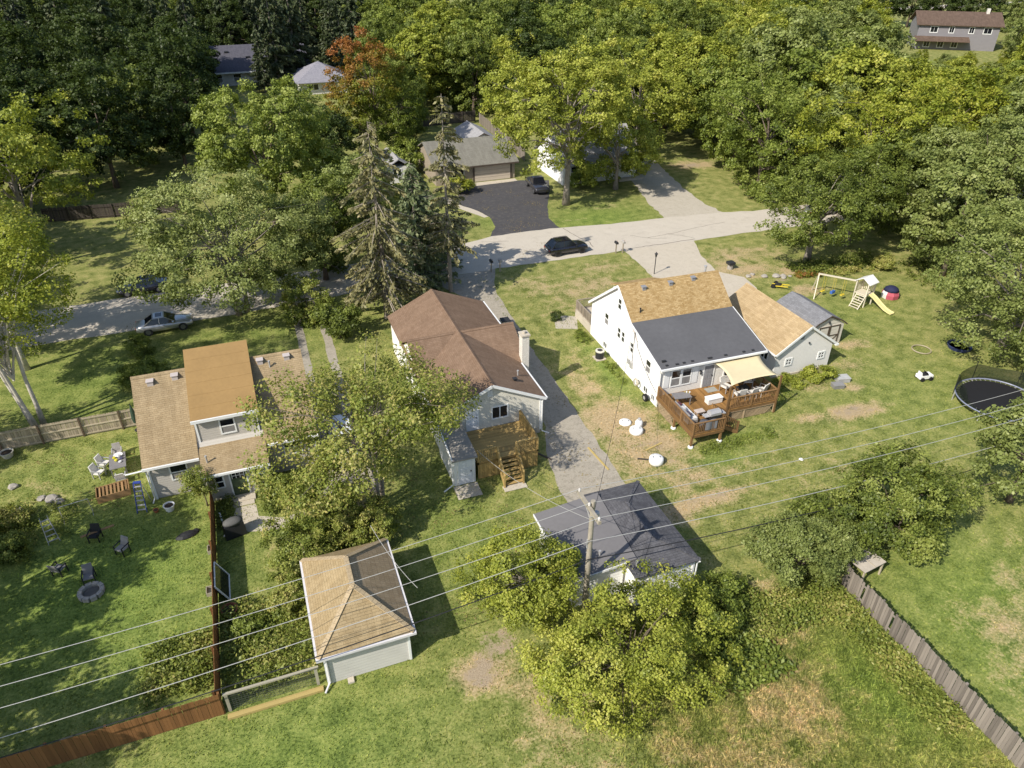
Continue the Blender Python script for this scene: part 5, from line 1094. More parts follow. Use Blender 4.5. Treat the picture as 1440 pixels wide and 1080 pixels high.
for x, y, k, s in ((11, 103, 4, .7), (8.5, 111, 4, .72), (24.5, 119, 0, .7), (-33, 99, 4, 1.0), (-27, 106, 4, .95), (-40, 94, 4, 1.1), (-31, 88, 0, .9), (-34, 74, 2, .95), (-30, 66, 1, .9), (-17, 112, 4, 1.05), (-27, 118, 4, 1.15), (-8, 118, 4, .9), (-36, 106, 4, 1.1), (-14, 124, 0, .95), (27, 128, 0, .9), (34, 141, 2, 1.15), (43, 138, 0, 1.0), (52, 127, 4, 1.1), (61, 117, 0, 1.15), (66, 108, 2, 1.0), (72, 100, 1, 1.1), (82, 92, 1, 1.25), (92, 84, 2, 1.1), (88, 72, 5, 1.15), (98, 66, 3, 1.1), (86, 60, 3, 1.0), (80, 44, 3, 1.1), (72, 38, 3, 1.0), (70, 62, 0, .8), (66, 50, 3, .85), (68, 90, 1, 1.0), (70, 68, 5, .7)): put(k, x, y, s)  # leftmost dark trees are added to shade the lawn behind the birches
for d_ in (146, 160, 174, 188, 202, 214, 224):      # low crowns on the slope before the large grey house
    for l_ in range(-24, 25, 8):
        rr_ = rw.uniform(-3, 3); x = .747 * d_ - .664 * (l_ + rr_); y = .664 * d_ + .747 * (l_ + rr_)
        put((5, 2, 5, 3)[(d_ + l_) % 4], x, y, max(.31, (30.0 - .128 * d_) / 15.2) * rw.uniform(.85, 1.05))
for l_, d_, s_, k in ((17, 228, .62, 2), (26, 232, .95, 5), (35, 238, 1.0, 4), (-17, 226, .5, 5), (-26, 236, .9, 4)) + tuple((q, 300 + 6 * (q % 3), 1.1, 4) for q in range(-52, 60, 9)):
    put(k, .747 * d_ - .664 * l_, .664 * d_ + .747 * l_, s_)
for x, y, s in ((10.8, 178, 1.1), (15.5, 184, 1.25), (-5.6, 180, 1.1), (7.4, 174, .7)): put(6, x, y, s)
for i, p in enumerate(protos):
    if i not in used: bpy.data.objects.remove(p)
# ------------------------------------------------------------------ fences
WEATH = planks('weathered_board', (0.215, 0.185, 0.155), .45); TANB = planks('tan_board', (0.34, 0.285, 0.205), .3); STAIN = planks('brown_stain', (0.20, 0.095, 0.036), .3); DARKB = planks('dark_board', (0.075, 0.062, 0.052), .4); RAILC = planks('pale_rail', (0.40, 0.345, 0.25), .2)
def fence(name, label, p0, p1, h, mat, rail, pitch=.145, bw=.135, post_gap=2.4, rails=(), rail_side=1, jag=.03, post_h=.1, postmat=None, gaps=()):
    a, b = Vector((*p0, 0)), Vector((*p1, 0)); L = (b - a).length; d = (b - a) / L; rot = math.atan2(d.y, d.x)
    o = thing(name, label, 'fence', (p0[0], p0[1], 0), rot)
    me = mesh_of(MB().hexa([(-bw / 2, -.01, 0), (bw / 2, -.01, 0), (bw / 2, .01, 0), (-bw / 2, .01, 0)], [(-bw / 2, -.01, 1), (bw / 2, -.01, 1), (bw / 2, .01, 1), (-bw / 2, .01, 1)]), 'board', mat)
    r = random.Random(int(L * 100)); n = min(300, int(L / pitch))
    for k in range(n):
        if k in gaps: continue
        instance(me, 'board', o, ((k + .5) * L / n, r.uniform(-.006, .006), .03 + r.uniform(0, .02)), (0, r.uniform(-.012, .012), 0), (1, 1, h + r.uniform(-jag, jag)))
    for z in rails:
        m = MB().box(0, L, .012 * rail_side if rail_side > 0 else -.06, .06 if rail_side > 0 else -.012, z - .045, z + .045); m.build('rail', rail, o)
    m = max(1, round(L / post_gap))
    for k in range(m + 1): x = L * k / m; MB().box(x - .05, x + .05, .02 * rail_side if rail_side > 0 else -.13, .13 if rail_side > 0 else -.02, -.02, h + post_h).build('post', postmat or rail, o)
    return o
fence('plank_fence', 'pale tan plank fence with three rails beside the tan house', (-24.5, 49.75), (-9.15, 49.75), 1.5, TANB, RAILC, .145, .13, 2.75, (.18, .82, 1.42), -1, .015, .1, planks('post_brown', (0.15, 0.11, 0.075)))
fence('board_fence', 'brown stained board fence along the back lot line', (-19.5, 23.5), (-5.55, 23.5), 1.45, STAIN, STAIN, .145, .14, 2.4, (.25, 1.2), 1, .01, .08)
fence('board_fence', 'brown stained board fence between yard and back door garden', (-5.68, 23.75), (-5.68, 38.9), 1.45, STAIN, STAIN, .145, .14, 2.4, (.25, 1.2), 1, .01, .08)
fence('board_fence', 'weathered grey board fence with ragged top beside tall grass', (26.6, 4.5), (26.75, 19.9), 1.5, WEATH, WEATH, .145, .135, 2.4, (.3, 1.25), -1, .06, .05, gaps=(96, 82))
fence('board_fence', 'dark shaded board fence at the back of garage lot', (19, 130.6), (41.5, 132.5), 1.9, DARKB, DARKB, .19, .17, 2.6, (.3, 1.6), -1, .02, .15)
fence('board_fence', 'weathered board fence running beside the small white shed', (41.8, 131), (40.6, 105), 1.8, WEATH, WEATH, .19, .17, 2.6, (.3, 1.5), 1, .03, .1)
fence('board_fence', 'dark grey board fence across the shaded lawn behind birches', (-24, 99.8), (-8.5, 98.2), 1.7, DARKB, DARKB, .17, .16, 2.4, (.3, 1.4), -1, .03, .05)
# low wire fence with timber frame by the tan garage
PALEW = planks('grey_timber', (0.36, 0.33, 0.25), .2); YELW = planks('yellow_timber', (0.42, 0.32, 0.12), .2); WIRE = plain('wire', (0.16, 0.16, 0.155), .5, .1, metal=.5)
wf = thing('wire_fence', 'low timber framed wire fence closing the weedy garden bed', 'fence', (-5.4, 23.6, 0))
MB().beam((0, 0, 1.25), (4.3, 0, 1.25), .12, .09).build('top_rail', PALEW, wf)
for x in (.12, 4.15): MB().box(x - .07, x + .07, -.05, .05, 0, 1.2).build('post', PALEW, wf)
MB().box(0, 4.35, -.5, -.32, .01, .16).build('base_timber', YELW, wf); MB().box(0, 4.35, -.28, -.2, .01, .1).build('base_timber', YELW, wf)
wm = MB()
for k in range(29): wm.box(.2 + k * .135, .208 + k * .135, -.004, .004, .1, 1.2)
for k in range(8): wm.box(.2, 4.1, -.0045, .0035, .14 + k * .145, .148 + k * .145)
struct(wm.build('wire_mesh', WIRE, wf), 'stuff')

# ------------------------------------------------------------------ utility poles and lines
POLEW = plain('pole_wood', (0.31, 0.275, 0.215), .9, .25, 4); INS = plain('insulator', (0.55, 0.52, 0.48), .3); LINE = plain('line_metal', (0.44, 0.43, 0.40), .45, .05, metal=.2); BLK = plain('cable_black', (0.02, 0.02, 0.022), .6)
def utility_pole(x, y, label):
    p = thing('utility_pole', label, 'utility pole', (x, y, 0))
    MB().tube([(0, 0, -.05), (0, 0, 4), (0, 0, 7.95)], [.165, .14, .115], 12).build('shaft', POLEW, p, smooth=False)
    ca = MB().box(-.3, -.145, -1.2, 1.2, 7.56, 7.74).build('crossarm', POLEW, p)
    for yy in (-1.1, -.05, 1.05): MB().lathe((-.22, yy, 7.74), [(.03, 0), (.07, .05), (.05, .1), (.07, .14), (.03, .2)], 8).build('insulator', INS, ca)
    for s in (-1, 1): MB().beam((-.17, s * .65, 7.6), (-.14, 0, 6.95), .03, .05).build('brace', GALV, p)
    MB().lathe((.24, .05, 6.6), [(.1, 0), (.16, .05), (.16, .5), (.1, .56)], 10).build('splice_box', GALV, p)
    for k in range(4): MB().box(-.18, .18, -.015, .015, 1.9 + k * .9, 1.93 + k * .9).build('step_bolt', GALV, p)
    MB().box(-.16, -.13, -.05, .05, 4.9, 5.5).build('cable_bracket', GALV, p)
    return p
utility_pole(12.55, 23.0, 'weathered wooden utility pole with crossarm in front of garage')
utility_pole(-45.0, 23.0, 'wooden utility pole further down the line past the yards'); utility_pole(59.8, 23.0, 'wooden utility pole further up the line among trees')
def wire(label, y, ztop, kl, ql, kr, qr, rad, mat, xl=-45.0, xr=59.8, cat='power line', name='power_line'):
    pts = []
    for k in range(40): s = (12.4 - xl) * (1 - k / 39); pts.append((12.4 - s, y, ztop - kl * s + ql * s * s))
    for k in range(1, 32): s = (xr - 12.4) * k / 31; pts.append((12.4 + s, y, ztop - kr * s + qr * s * s))
    return tag(MB().tube(pts, rad, 5).build(name, mat), label, cat)
wire('bare power line on the crossarm end nearest the houses', 24.05, 7.9, .115, .0020, .085, .0018, .0145, LINE)
wire('bare power line on the middle insulator of crossarm', 22.95, 7.9, .115, .0020, .085, .0018, .0145, LINE)
wire('bare power line on the crossarm end nearest the meadow', 21.9, 7.9, .115, .0020, .085, .0018, .0145, LINE)
wire('grey cable strung on the pole well below the crossarm', 22.85, 5.5, .118, .0016, .10, .0018, .018, LINE, cat='cable', name='overhead_cable')
wire('black telephone cable strung lowest on the utility pole', 22.8, 4.3, .13, .0022, .13, .0026, .028, BLK, cat='cable', name='overhead_cable')
def drop(label, pts, rad, mat): return tag(MB().tube(pts, rad, 5).build('service_drop', mat), label, 'cable')
def sagline(a, b, sag, n=16): return [(a[0] + (b[0] - a[0]) * k / n, a[1] + (b[1] - a[1]) * k / n, a[2] + (b[2] - a[2]) * k / n - sag * 4 * (k / n) * (1 - k / n)) for k in range(n + 1)]
drop('thin service cable from the pole to cream house deck corner', sagline((12.5, 23.1, 6.7), (10.6, 35.2, 2.6), .5), .013, LINE)
drop('coiled service cable hanging by the tan garage roof', sagline((3.9, 23.2, 5.15), (2.7, 28.6, 4.6), .35) , .014, LINE)
drop('black service cable from pole to the white house gable', sagline((12.6, 23.1, 6.4), (25.7, 43.0, 4.5), .9), .013, BLK)

# ------------------------------------------------------------------ vehicles
TYRE = plain('tyre', (0.014, 0.014, 0.015), .8, .1); RIM = plain('alloy_rim', (0.32, 0.32, 0.33), .3, .05, metal=.8); DRIM = plain('dark_rim', (0.03, 0.03, 0.032), .35, .05, metal=.6)
TINT = glassm('car_glass', (0.010, 0.011, 0.016)); TAILM = plain('tail_lamp', (0.25, 0.012, 0.012), .2, .05); HEADM = plain('head_lamp', (0.5, 0.5, 0.52), .1, .03)
def paint(name, col, metal=.4, rough=.28):
    m, nt, out = newmat(name)
    b = nd(nt, 'ShaderNodeBsdfPrincipled', {'Base Color': col, 'Metallic': metal, 'Roughness': rough, 'Coat Weight': 1.0, 'Coat Roughness': .04}); nt.links.new(b.outputs[0], out.inputs[0]); return m
def hull(stations):
    """stations: x, half width, bottom, belt, deck height; closed lofted body"""
    m = MB(); n = 0; rings = []
    for x, w_, zb, zs, zh in stations:
        half = [(w_ * .80, zb), (w_ * .97, zb + .10), (w_, zb + (zs - zb) * .55), (w_ * .985, zs - .06), (w_ * .90, zs), (w_ * .55, zh), (0, zh + .015)]
        ring = [(x, y, z) for y, z in half] + [(x, -y, z) for y, z in half[::-1][1:]]
        rings.append(range(len(m.v), len(m.v) + len(ring))); m.v += ring
    k = len(rings[0])
    for i in range(len(rings) - 1):
        for j in range(k - 1): m.f.append([rings[i][j], rings[i + 1][j], rings[i + 1][j + 1], rings[i][j + 1]])
        m.f.append([rings[i][k - 1], rings[i + 1][k - 1], rings[i + 1][0], rings[i][0]])
    m.f.append(list(rings[0])); m.f.append(list(rings[-1])[::-1]); return m
def car(name, label, cat, x, y, rot, body, kind, L, Wd, H, rim=RIM, roofc=None):
    o = thing(name, label, cat, (x, y, .013), rot); h = L / 2; w_ = Wd / 2
    if kind == 'pickup':
        st = [(-h, w_ * .95, .5, .98, .98), (-h + .1, w_, .42, 1.02, 1.02), (-.2, w_, .35, 1.05, 1.05), (h * .42, w_, .33, 1.06, 1.1), (h * .5, w_, .33, 1.05, 1.14), (h - .35, w_ * .98, .36, 1.0, 1.1), (h - .05, w_ * .93, .42, .9, 1.0), (h, w_ * .86, .5, .75, .78)]
        base = (-.45, h * .42, 1.06); roof = (-.3, h * .2)
    elif kind == 'suv':
        st = [(-h, w_ * .86, .42, .82, .86), (-h + .08, w_ * .95, .34, .95, .98), (-h + .5, w_, .28, 1.0, 1.02), (0, w_, .25, .98, 1.0), (h * .42, w_, .26, .96, 1.0), (h - .75, w_ * .98, .28, .90, .98), (h - .2, w_ * .92, .32, .76, .86), (h, w_ * .78, .40, .62, .68)]
        base = (-h + .22, h * .42, .99); roof = (-h + .85, h * .10)
    elif kind == 'van':
        st = [(-h, w_ * .9, .40, .95, .98), (-h + .1, w_ * .97, .32, 1.05, 1.08), (0, w_, .25, 1.02, 1.04), (h * .5, w_, .26, .98, 1.04), (h - .4, w_ * .95, .3, .84, .95), (h, w_ * .8, .38, .62, .7)]
        base = (-h + .12, h * .58, 1.04); roof = (-h + .4, h * .22)
    else:
        st = [(-h, w_ * .84, .38, .78, .82), (-h + .1, w_ * .93, .32, .90, .94), (-h + .65, w_ * .99, .25, .93, .97), (0, w_, .22, .88, .92), (h * .42, w_, .23, .86, .92), (h - .7, w_ * .97, .26, .80, .88), (h - .2, w_ * .9, .30, .68, .76), (h, w_ * .74, .38, .55, .60)]
        base = (-h + .62, h * .44, .92); roof = (-h + 1.45, h * .06)
    bo = hull(st).build('body', body, o, smooth=True, bevel=.0)
    b0, b1, zb = base; r0, r1 = roof; wb, wr = w_ * .90, w_ * .70; zr = H - .05
    g = MB().hexa([(b0, -wb, zb - .06), (b1, -wb, zb - .06), (b1, wb, zb - .06), (b0, wb, zb - .06)], [(r0, -wr, zr), (r1, -wr, zr), (r1, wr, zr), (r0, wr, zr)])
    go = g.build('cabin_glass', TINT, o)
    rf = MB().hexa([(r0 - .03, -wr - .02, zr - .03), (r1 + .03, -wr - .02, zr - .03), (r1 + .03, wr + .02, zr - .03), (r0 - .03, wr + .02, zr - .03)], [(r0 + .12, -wr + .1, H), (r1 - .12, -wr + .1, H), (r1 - .12, wr - .1, H), (r0 + .12, wr - .1, H)])
    ro = rf.build('roof', roofc or body, o, bevel=.03)
    if kind in ('sedan', 'suv'): MB().box(r1 - .75, r1 - .2, -wr * .62, wr * .62, H - .004, H + .006).build('sunroof', TINT, ro)
    if kind in ('suv', 'van'):
        for s in (-1, 1): MB().beam((r0 + .1, s * (wr - .06), H + .03), (r1 - .1, s * (wr - .06), H + .03), .04, .04).build('roof_rail', body if kind == 'suv' else DARK, ro)
    for s in (-1, 1):
        MB().beam((b1 - .02, s * (wb - .01), zb - .04), (r1 + .01, s * (wr + .005), zr), .06, .05).build('pillar', body, o); MB().beam((b0 + .02, s * (wb - .01), zb - .04), (r0 - .01, s * (wr + .005), zr), .10, .06).build('pillar', body, o)
        xm = (b0 + b1) / 2 - .05; MB().beam((xm, s * (wb + .002), zb - .05), ((r0 + r1) / 2 + .05, s * (wr + .012), zr), .05, .04).build('pillar', body if kind != 'suv' else DARK, o)
        MB().box(b1 - .35, b1 - .2, min(s * w_ * .95, s * (w_ + .17)), max(s * w_ * .95, s * (w_ + .17)), zb - .02, zb + .12).build('mirror', body, o, bevel=.02)
        MB().box(-h - .012, -h + .16, min(s * w_ * .58, s * w_ * .86), max(s * w_ * .58, s * w_ * .86), .66 if kind != 'pickup' else .72, .82 if kind != 'pickup' else .98).build('tail_lamp', TAILM, o)
        MB().box(h - .22, h - .03, min(s * w_ * .60, s * w_ * .90), max(s * w_ * .60, s * w_ * .90), .60, .72).build('headlight', HEADM, o)
        MB().box(-.1, .06, min(s * w_ * .97, s * (w_ + .012)), max(s * w_ * .97, s * (w_ + .012)), zb - .17, zb - .13).build('door_handle', rim, o)
    MB().box(h - .06, h + .012, -w_ * .5, w_ * .5, .42, .62).build('grille', DARK, o); MB().box(-h - .014, -h + .05, -.26, .26, .55, .68).build('number_plate', WHITE, o)
    R0 = .36 if kind in ('suv', 'pickup') else .33
    for xw in (-h * .60, h * .62):
        for s in (-1, 1):
            yw = s * (w_ - .12)
            ar = MB().tube([(xw, s * (w_ - .16), R0), (xw, s * (w_ + .006), R0 + .01)], R0 * 1.13, 20).build('wheel_arch', DARK, o)
            wo = MB().tube([(xw, yw - .11, R0), (xw, yw + .125, R0)], R0, 22).build('wheel', TYRE, o)
            yo = yw + s * .128
            MB().tube([(xw, yo - .03 * s, R0), (xw, yo + .012 * s, R0)], R0 * .64, 16).build('rim', rim, wo)
    if kind == 'pickup':
        MB().box(-h + .12, -.5, -w_ * .82, w_ * .82, .7, 1.035).build('bed_floor', DARK, o)
    return o
car('parked_car', 'dark charcoal sport utility car parked along the concrete street', 'car', 31.9, 69.2, R_(1), paint('charcoal_paint', (0.022, 0.021, 0.030), .5, .25), 'suv', 4.75, 1.92, 1.64, DRIM)
car('parked_car', 'silver sedan parked on the grass edge of the street', 'car', -9.3, 65.2, R_(3), paint('silver_paint', (0.46, 0.46, 0.47), .6, .3), 'sedan', 4.7, 1.84, 1.46)
car('parked_car', 'dark blue grey sedan half hidden under the street tree', 'car', -11.6, 74.4, R_(183), paint('navy_paint', (0.045, 0.045, 0.065), .5, .25), 'sedan', 4.7, 1.84, 1.46)
car('pickup_truck', 'dark grey pickup truck parked on the black driveway', 'truck', 37.2, 91.2, R_(-96), paint('graphite_paint', (0.050, 0.048, 0.056), .5, .28), 'pickup', 5.6, 1.98, 1.85)
car('parked_car', 'white minivan parked between the houses under loose tree', 'car', 3.0, 41.6, R_(-91), paint('white_car_paint', (0.72, 0.72, 0.72), .0, .3), 'van', 4.9, 1.9, 1.72)
car('parked_car', 'grey sedan parked in deep shade behind green maples', 'car', 66.8, 69.6, R_(5), paint('grey_car_paint', (0.20, 0.20, 0.20), .5, .3), 'sedan', 4.6, 1.82, 1.46)

# ------------------------------------------------------------------ street furniture
def mailbox(x, y, label, mat, tall=1.15):
    o = thing('mailbox', label, 'mailbox', (x, y, 0))
    MB().box(-.05, .05, -.05, .05, 0, tall).build('post', GREY, o)
    xs = [(-.13, tall), (.13, tall), (.13, tall + .14)] + [(.13 * math.cos(a), tall + .14 + .12 * math.sin(a)) for a in (math.pi * k / 6 for k in range(1, 6))] + [(-.13, tall + .14)]
    MB().prism_y(xs, -.28, .28).build('box', mat, o); MB().box(.131, .145, .02, .06, tall + .05, tall + .3).build('flag', TAILM, o)
    return o
GREYM = plain('mailbox_grey', (0.36, 0.34, 0.31), .5)
mailbox(36.9, 67.0, 'black mailbox on a post beside the concrete driveway', DARK); mailbox(37.7, 66.9, 'light grey mailbox on a post beside the concrete driveway', GREYM)
mailbox(22.3, 66.9, 'black mailbox on a post at the side driveway mouth', DARK); mailbox(23.2, 66.7, 'light grey mailbox on a post at side driveway mouth', GREYM)
lp = thing('lamp_post', 'black garden lamp post beside the concrete driveway', 'lamp', (38.1, 60.6, 0))
MB().tube([(0, 0, 0), (0, 0, 1.9)], .045, 8).build('post', DARK, lp); MB().lathe((0, 0, 1.9), [(.08, 0), (.14, .3), (.15, .32)], 6).build('lantern', GLASS, lp); MB().lathe((0, 0, 2.22), [(.2, 0), (.05, .16), (.02, .24)], 6).build('lantern_cap', DARK, lp)
ROCK = plain('rock', (0.34, 0.31, 0.27), .9, .25, 3, bs=.5)
def rock(x, y, s, label, z=.5, mat=None, seed=0):
    r = random.Random(seed + int(x * 10)); bm = bmesh.new(); bmesh.ops.create_icosphere(bm, subdivisions=2, radius=s)
    for v in bm.verts: v.co *= r.uniform(.8, 1.15); v.co.z *= z; v.co.z += s * z * .55
    me = bpy.data.meshes.new('rock'); bm.to_mesh(me); bm.free(); me.materials.append(mat or ROCK)
    o = bpy.data.objects.new('rock', me); COL.objects.link(o); o.location = (x, y, 0); return tag(o, label, 'rock', 'garden rocks')
for x, y, s in ((46.9, 56.6, .3), (47.6, 56.9, .25), (48.4, 56.0, .35), (49.6, 55.6, .4), (50.3, 55.4, .35), (50.1, 55.0, .25), (51.0, 55.2, .22)): rock(x, y, s, 'pale rock of the stone edging near the twin maple')
for x, y, s in ((-17.9, 45.1, .32), (-15.4, 42.9, .4), (-14.9, 42.5, .3), (-16.0, 43.2, .28), (-17.2, 42.4, .3)): rock(x, y, s, 'pale rock in the flower bed of left yard')
bb = thing('bird_bath', 'small grey stone pedestal with dark cap beside concrete driveway', 'ornament', (46.3, 59.0, 0))
MB().lathe((0, 0, 0), [(.3, 0), (.3, .5), (.26, .55)], 10).build('pedestal', ROCK, bb); MB().box(-.36, .36, -.36, .36, .55, .8).build('cap', DARK, bb)

# ------------------------------------------------------------------ garden and deck furniture
CUSH = plain('white_cushion', (0.66, 0.64, 0.60), .8, .1); BLKP = plain('black_plastic', (0.022, 0.022, 0.023), .55, .2); GRYT = plain('grey_table', (0.20, 0.19, 0.19), .5, .15); WICK = plain('grey_wicker', (0.30, 0.28, 0.26), .8, .25)
def chair(label, x, y, rot, frame, seat, z=0.0, group=None, name='patio_chair', s=1.0):
    o = thing(name, label, 'chair', (x, y, z), rot, group); o.scale = (s, s, s)
    MB().box(-.27, .27, -.27, .27, .36, .44).build('seat', seat, o, bevel=.02)
    MB().hexa([(-.27, .2, .44), (.27, .2, .44), (.27, .28, .44), (-.27, .28, .44)], [(-.25, .36, .95), (.25, .36, .95), (.25, .42, .95), (-.25, .42, .95)]).build('backrest', seat, o, bevel=.02)
    for sx in (-1, 1):
        MB().beam((sx * .29, -.27, .62), (sx * .29, .32, .64), .06, .04).build('armrest', frame, o)
        for sy in (-1, 1): MB().box(sx * .29 - .025, sx * .29 + .025, sy * .25 - .025, sy * .25 + .025, 0, .62).build('leg', frame, o)
    return o
def table(label, x, y, rot, lx, ly, h, mat, z=0.0, name='patio_table'):
    o = thing(name, label, 'table', (x, y, z), rot)
    MB().box(-lx / 2, lx / 2, -ly / 2, ly / 2, h - .04, h).build('tabletop', mat, o, bevel=.01)
    for sx in (-1, 1):
        for sy in (-1, 1): MB().box(sx * (lx / 2 - .08) - .03, sx * (lx / 2 - .08) + .03, sy * (ly / 2 - .08) - .03, sy * (ly / 2 - .08) + .03, 0, h - .04).build('leg', mat, o)
    return o
# left yard: dining set, planter, ladder, fire pit
table('grey garden table set with dishes on the left lawn', -11.55, 44.75, R_(6), 1.0, 1.75, .74, GRYT)
chair('white cushioned garden chair pushed to table nearest the planter', -11.3, 43.25, R_(184), GALV, CUSH)
chair('white cushioned garden chair beside the table, first from planter', -12.75, 44.35, R_(60), GALV, CUSH); chair('white cushioned garden chair beside the table, second from planter', -12.5, 45.3, R_(62), GALV, CUSH)
chair('grey mesh garden chair at the table end near fence', -11.75, 46.2, R_(4), GALV, WICK)
for k, (dx, dy, h, c) in enumerate(((-.2, .3, .12, (.55, .5, .03)), (-.05, -.05, .16, (.6, .55, .05)), (.12, .35, .2, (.5, .5, .5)), (.25, .1, .12, (.08, .08, .14)), (.2, -.25, .1, (.6, .6, .62)), (0, .62, .04, (.75, .74, .72)))):
    o = MB().lathe((0, 0, 0), [(.07, 0), (.11 if k < 5 else .24, h * .5), (.09 if k < 5 else .3, h)], 10).build('dish', plain('dish_%d' % k, c, .4)); o.location = (-11.55 + dx, 44.75 + dy, .74)
    tag(o, ['yellow flower pot on the grey garden table', 'yellow bowl on the grey garden table', 'pale pitcher on the grey garden table', 'dark jug on the grey garden table', 'white bowl on the grey garden table', 'wide white tray at the grey garden table end'][k], 'tableware')
PALW = planks('pallet_wood', (0.28, 0.17, 0.08), .4)
pb = thing('planter_box', 'open wooden slatted planter box on the left lawn', 'planter', (-11.7, 42.1, 0), R_(8))
for y in (-.55, .55): MB().box(-.95, .95, y - .02, y + .02, .02, .5).build('side_board', PALW, pb)
for x in (-.93, .93): MB().box(x - .02, x + .02, -.53, .53, .02, .55).build('end_board', PALW, pb)
for k in range(8): MB().box(-.82 + k * .22, -.70 + k * .22, -.53, .53, .40 + .02 * (k % 3), .44 + .02 * (k % 3)).build('slat', PALW, pb)
BLUE = plain('blue_fibreglass', (0.035, 0.06, 0.26), .5, .1)
ld = thing('ladder', 'blue step ladder leaning by the tan house corner', 'ladder', (-9.85, 40.0, 0), R_(-10))
for s in (-1, 1): MB().beam((s * .28, -.4, 0), (s * .2, .25, 1.9), .04, .08).build('side_rail', BLUE, ld); MB().beam((s * .27, .75, 0), (s * .2, .28, 1.85), .03, .05).build('back_rail', GALV, ld)
for k in range(6): t = (k + .7) / 6.6; MB().box(-.27 + .08 * t, .27 - .08 * t, -.44 + .65 * t, -.34 + .65 * t, 1.9 * t - .02, 1.9 * t + .02).build('rung', GALV, ld)
MB().box(-.22, .22, .18, .38, 1.86, 1.92).build('top_cap', BLUE, ld)
def pot(x, y, label, r_=.3, h=.4, mat=WHITE):
    o = thing('flower_pot', label, 'pot', (x, y, 0)); MB().lathe((0, 0, 0), [(r_ * .7, 0), (r_, h * .9), (r_ * 1.06, h), (r_ * .9, h), (r_ * .88, h * .85)], 14).build('pot', mat, o); MB().lathe((0, 0, h * .8), [(r_ * .86, 0), (r_ * .8, .03)], 12).build('soil', plain('soil', (.05, .035, .025), .95), o)
pot(-8.3, 39.3, 'white round tub below the tan house window', .33, .42); pot(-18.9, 48.9, 'pale round planter beside the plank fence', .42, .42, plain('pale_pot', (.5, .47, .4), .7)); pot(-9.1, 39.4, 'small terracotta pot below the tan house window', .16, .2, plain('terracotta', (.35, .12, .05), .8))
pot(-5.05, 29.4, 'terracotta red tub against brown fence garden side', .42, .5, plain('terracotta_dark', (.22, .08, .04), .8))
sb = thing('plastic_sack', 'black plastic sack lying on the left lawn', 'bag', (-7.3, 36.5, 0), R_(15))
MB().lathe((0, 0, 0), [(.5, .0), (.6, .08), (.42, .2), (.15, .27)], 12, 1.1, .55).build('sack', BLKP, sb); MB().lathe((.55, .1, 0), [(.2, 0), (.18, .1), (.05, .16)], 8).build('tied_end', BLKP, sb)
fp_ = thing('fire_pit', 'round stone fire pit ringed by black chairs on lawn', 'fire pit', (-12.15, 33.6, 0))
for k in range(10): a = k * .628; MB().box(-.16, .16, -.11, .11, 0, .24).build('stone', ROCK, fp_, bevel=.03); c = fp_.children[-1]; c.location = (.55 * math.cos(a), .55 * math.sin(a), 0); c.rotation_euler = (0, 0, a + 1.57)
MB().lathe((0, 0, .02), [(.45, 0), (.4, .06)], 12).build('ash', plain('ash', (.12, .11, .1), .95), fp_)
g_ = 'black chairs round the fire pit'
chair('black slatted chair upright beside the stone fire pit', -12.3, 34.6, R_(4), BLKP, GRYT, group=g_); chair('black garden chair near fire pit with plank behind it', -12.35, 38.0, R_(-15), BLKP, BLKP, group=g_); chair('black garden chair with pale seat between sack and fire pit', -10.75, 36.3, R_(-40), BLKP, WICK, group=g_); chair('black garden chair furthest from house beside fire pit', -13.95, 35.8, R_(150), BLKP, GRYT, group=g_)
MB_ = MB().box(-.9, .9, -.08, .08, .42, .47).build('plank', PALW); MB_.location = (-12.2, 38.25, 0); MB_.rotation_euler = (0, 0, R_(14)); tag(MB_, 'rough brown plank resting across a black garden chair', 'plank')
sl = thing('ladder', 'grey aluminium step ladder standing in the shaded flower bed', 'ladder', (-14.8, 39.0, 0), R_(20))
for s in (-1, 1): MB().beam((s * .3, -.45, 0), (s * .2, .1, 1.6), .03, .06).build('side_rail', GALV, sl); MB().beam((s * .3, .7, 0), (s * .2, .15, 1.6), .03, .05).build('back_rail', GALV, sl)
for k in range(5): t = (k + .6) / 5.2; MB().box(-.28 + .08 * t, .28 - .08 * t, -.47 + .55 * t, -.39 + .55 * t, 1.6 * t - .02, 1.6 * t + .02).build('rung', GALV, sl)
um = thing('garden_umbrella', 'folded dark green garden umbrella hanging by plank fence', 'umbrella', (-10.7, 49.2, 0))
MB().tube([(0, 0, 0), (0, 0, 2.3)], .025, 8).build('pole', DARK, um); MB().lathe((0, 0, .7), [(.16, 0), (.2, .35), (.12, 1.1), (.03, 1.5)], 8).build('canopy', plain('umbrella_green', (.03, .055, .035), .8, .2), um); MB().lathe((0, 0, 0), [(.25, 0), (.25, .06), (.06, .1)], 12).build('base', DARK, um)
lt = thing('clothes_frame', 'thin grey metal frame standing on the shaded left lawn', 'frame', (-13.6, 40.6, 0), R_(10))
for s in (-1, 1): MB().tube([(s * .8, 0, 0), (s * .8, 0, 1.1)], .02, 6).build('upright', GALV, lt); MB().tube([(s * .8, -.35, 0), (s * .8, .35, 0)], .02, 6).build('foot', GALV, lt)
MB().tube([(-.8, 0, 1.1), (.8, 0, 1.1)], .02, 6).build('crossbar', GALV, lt)
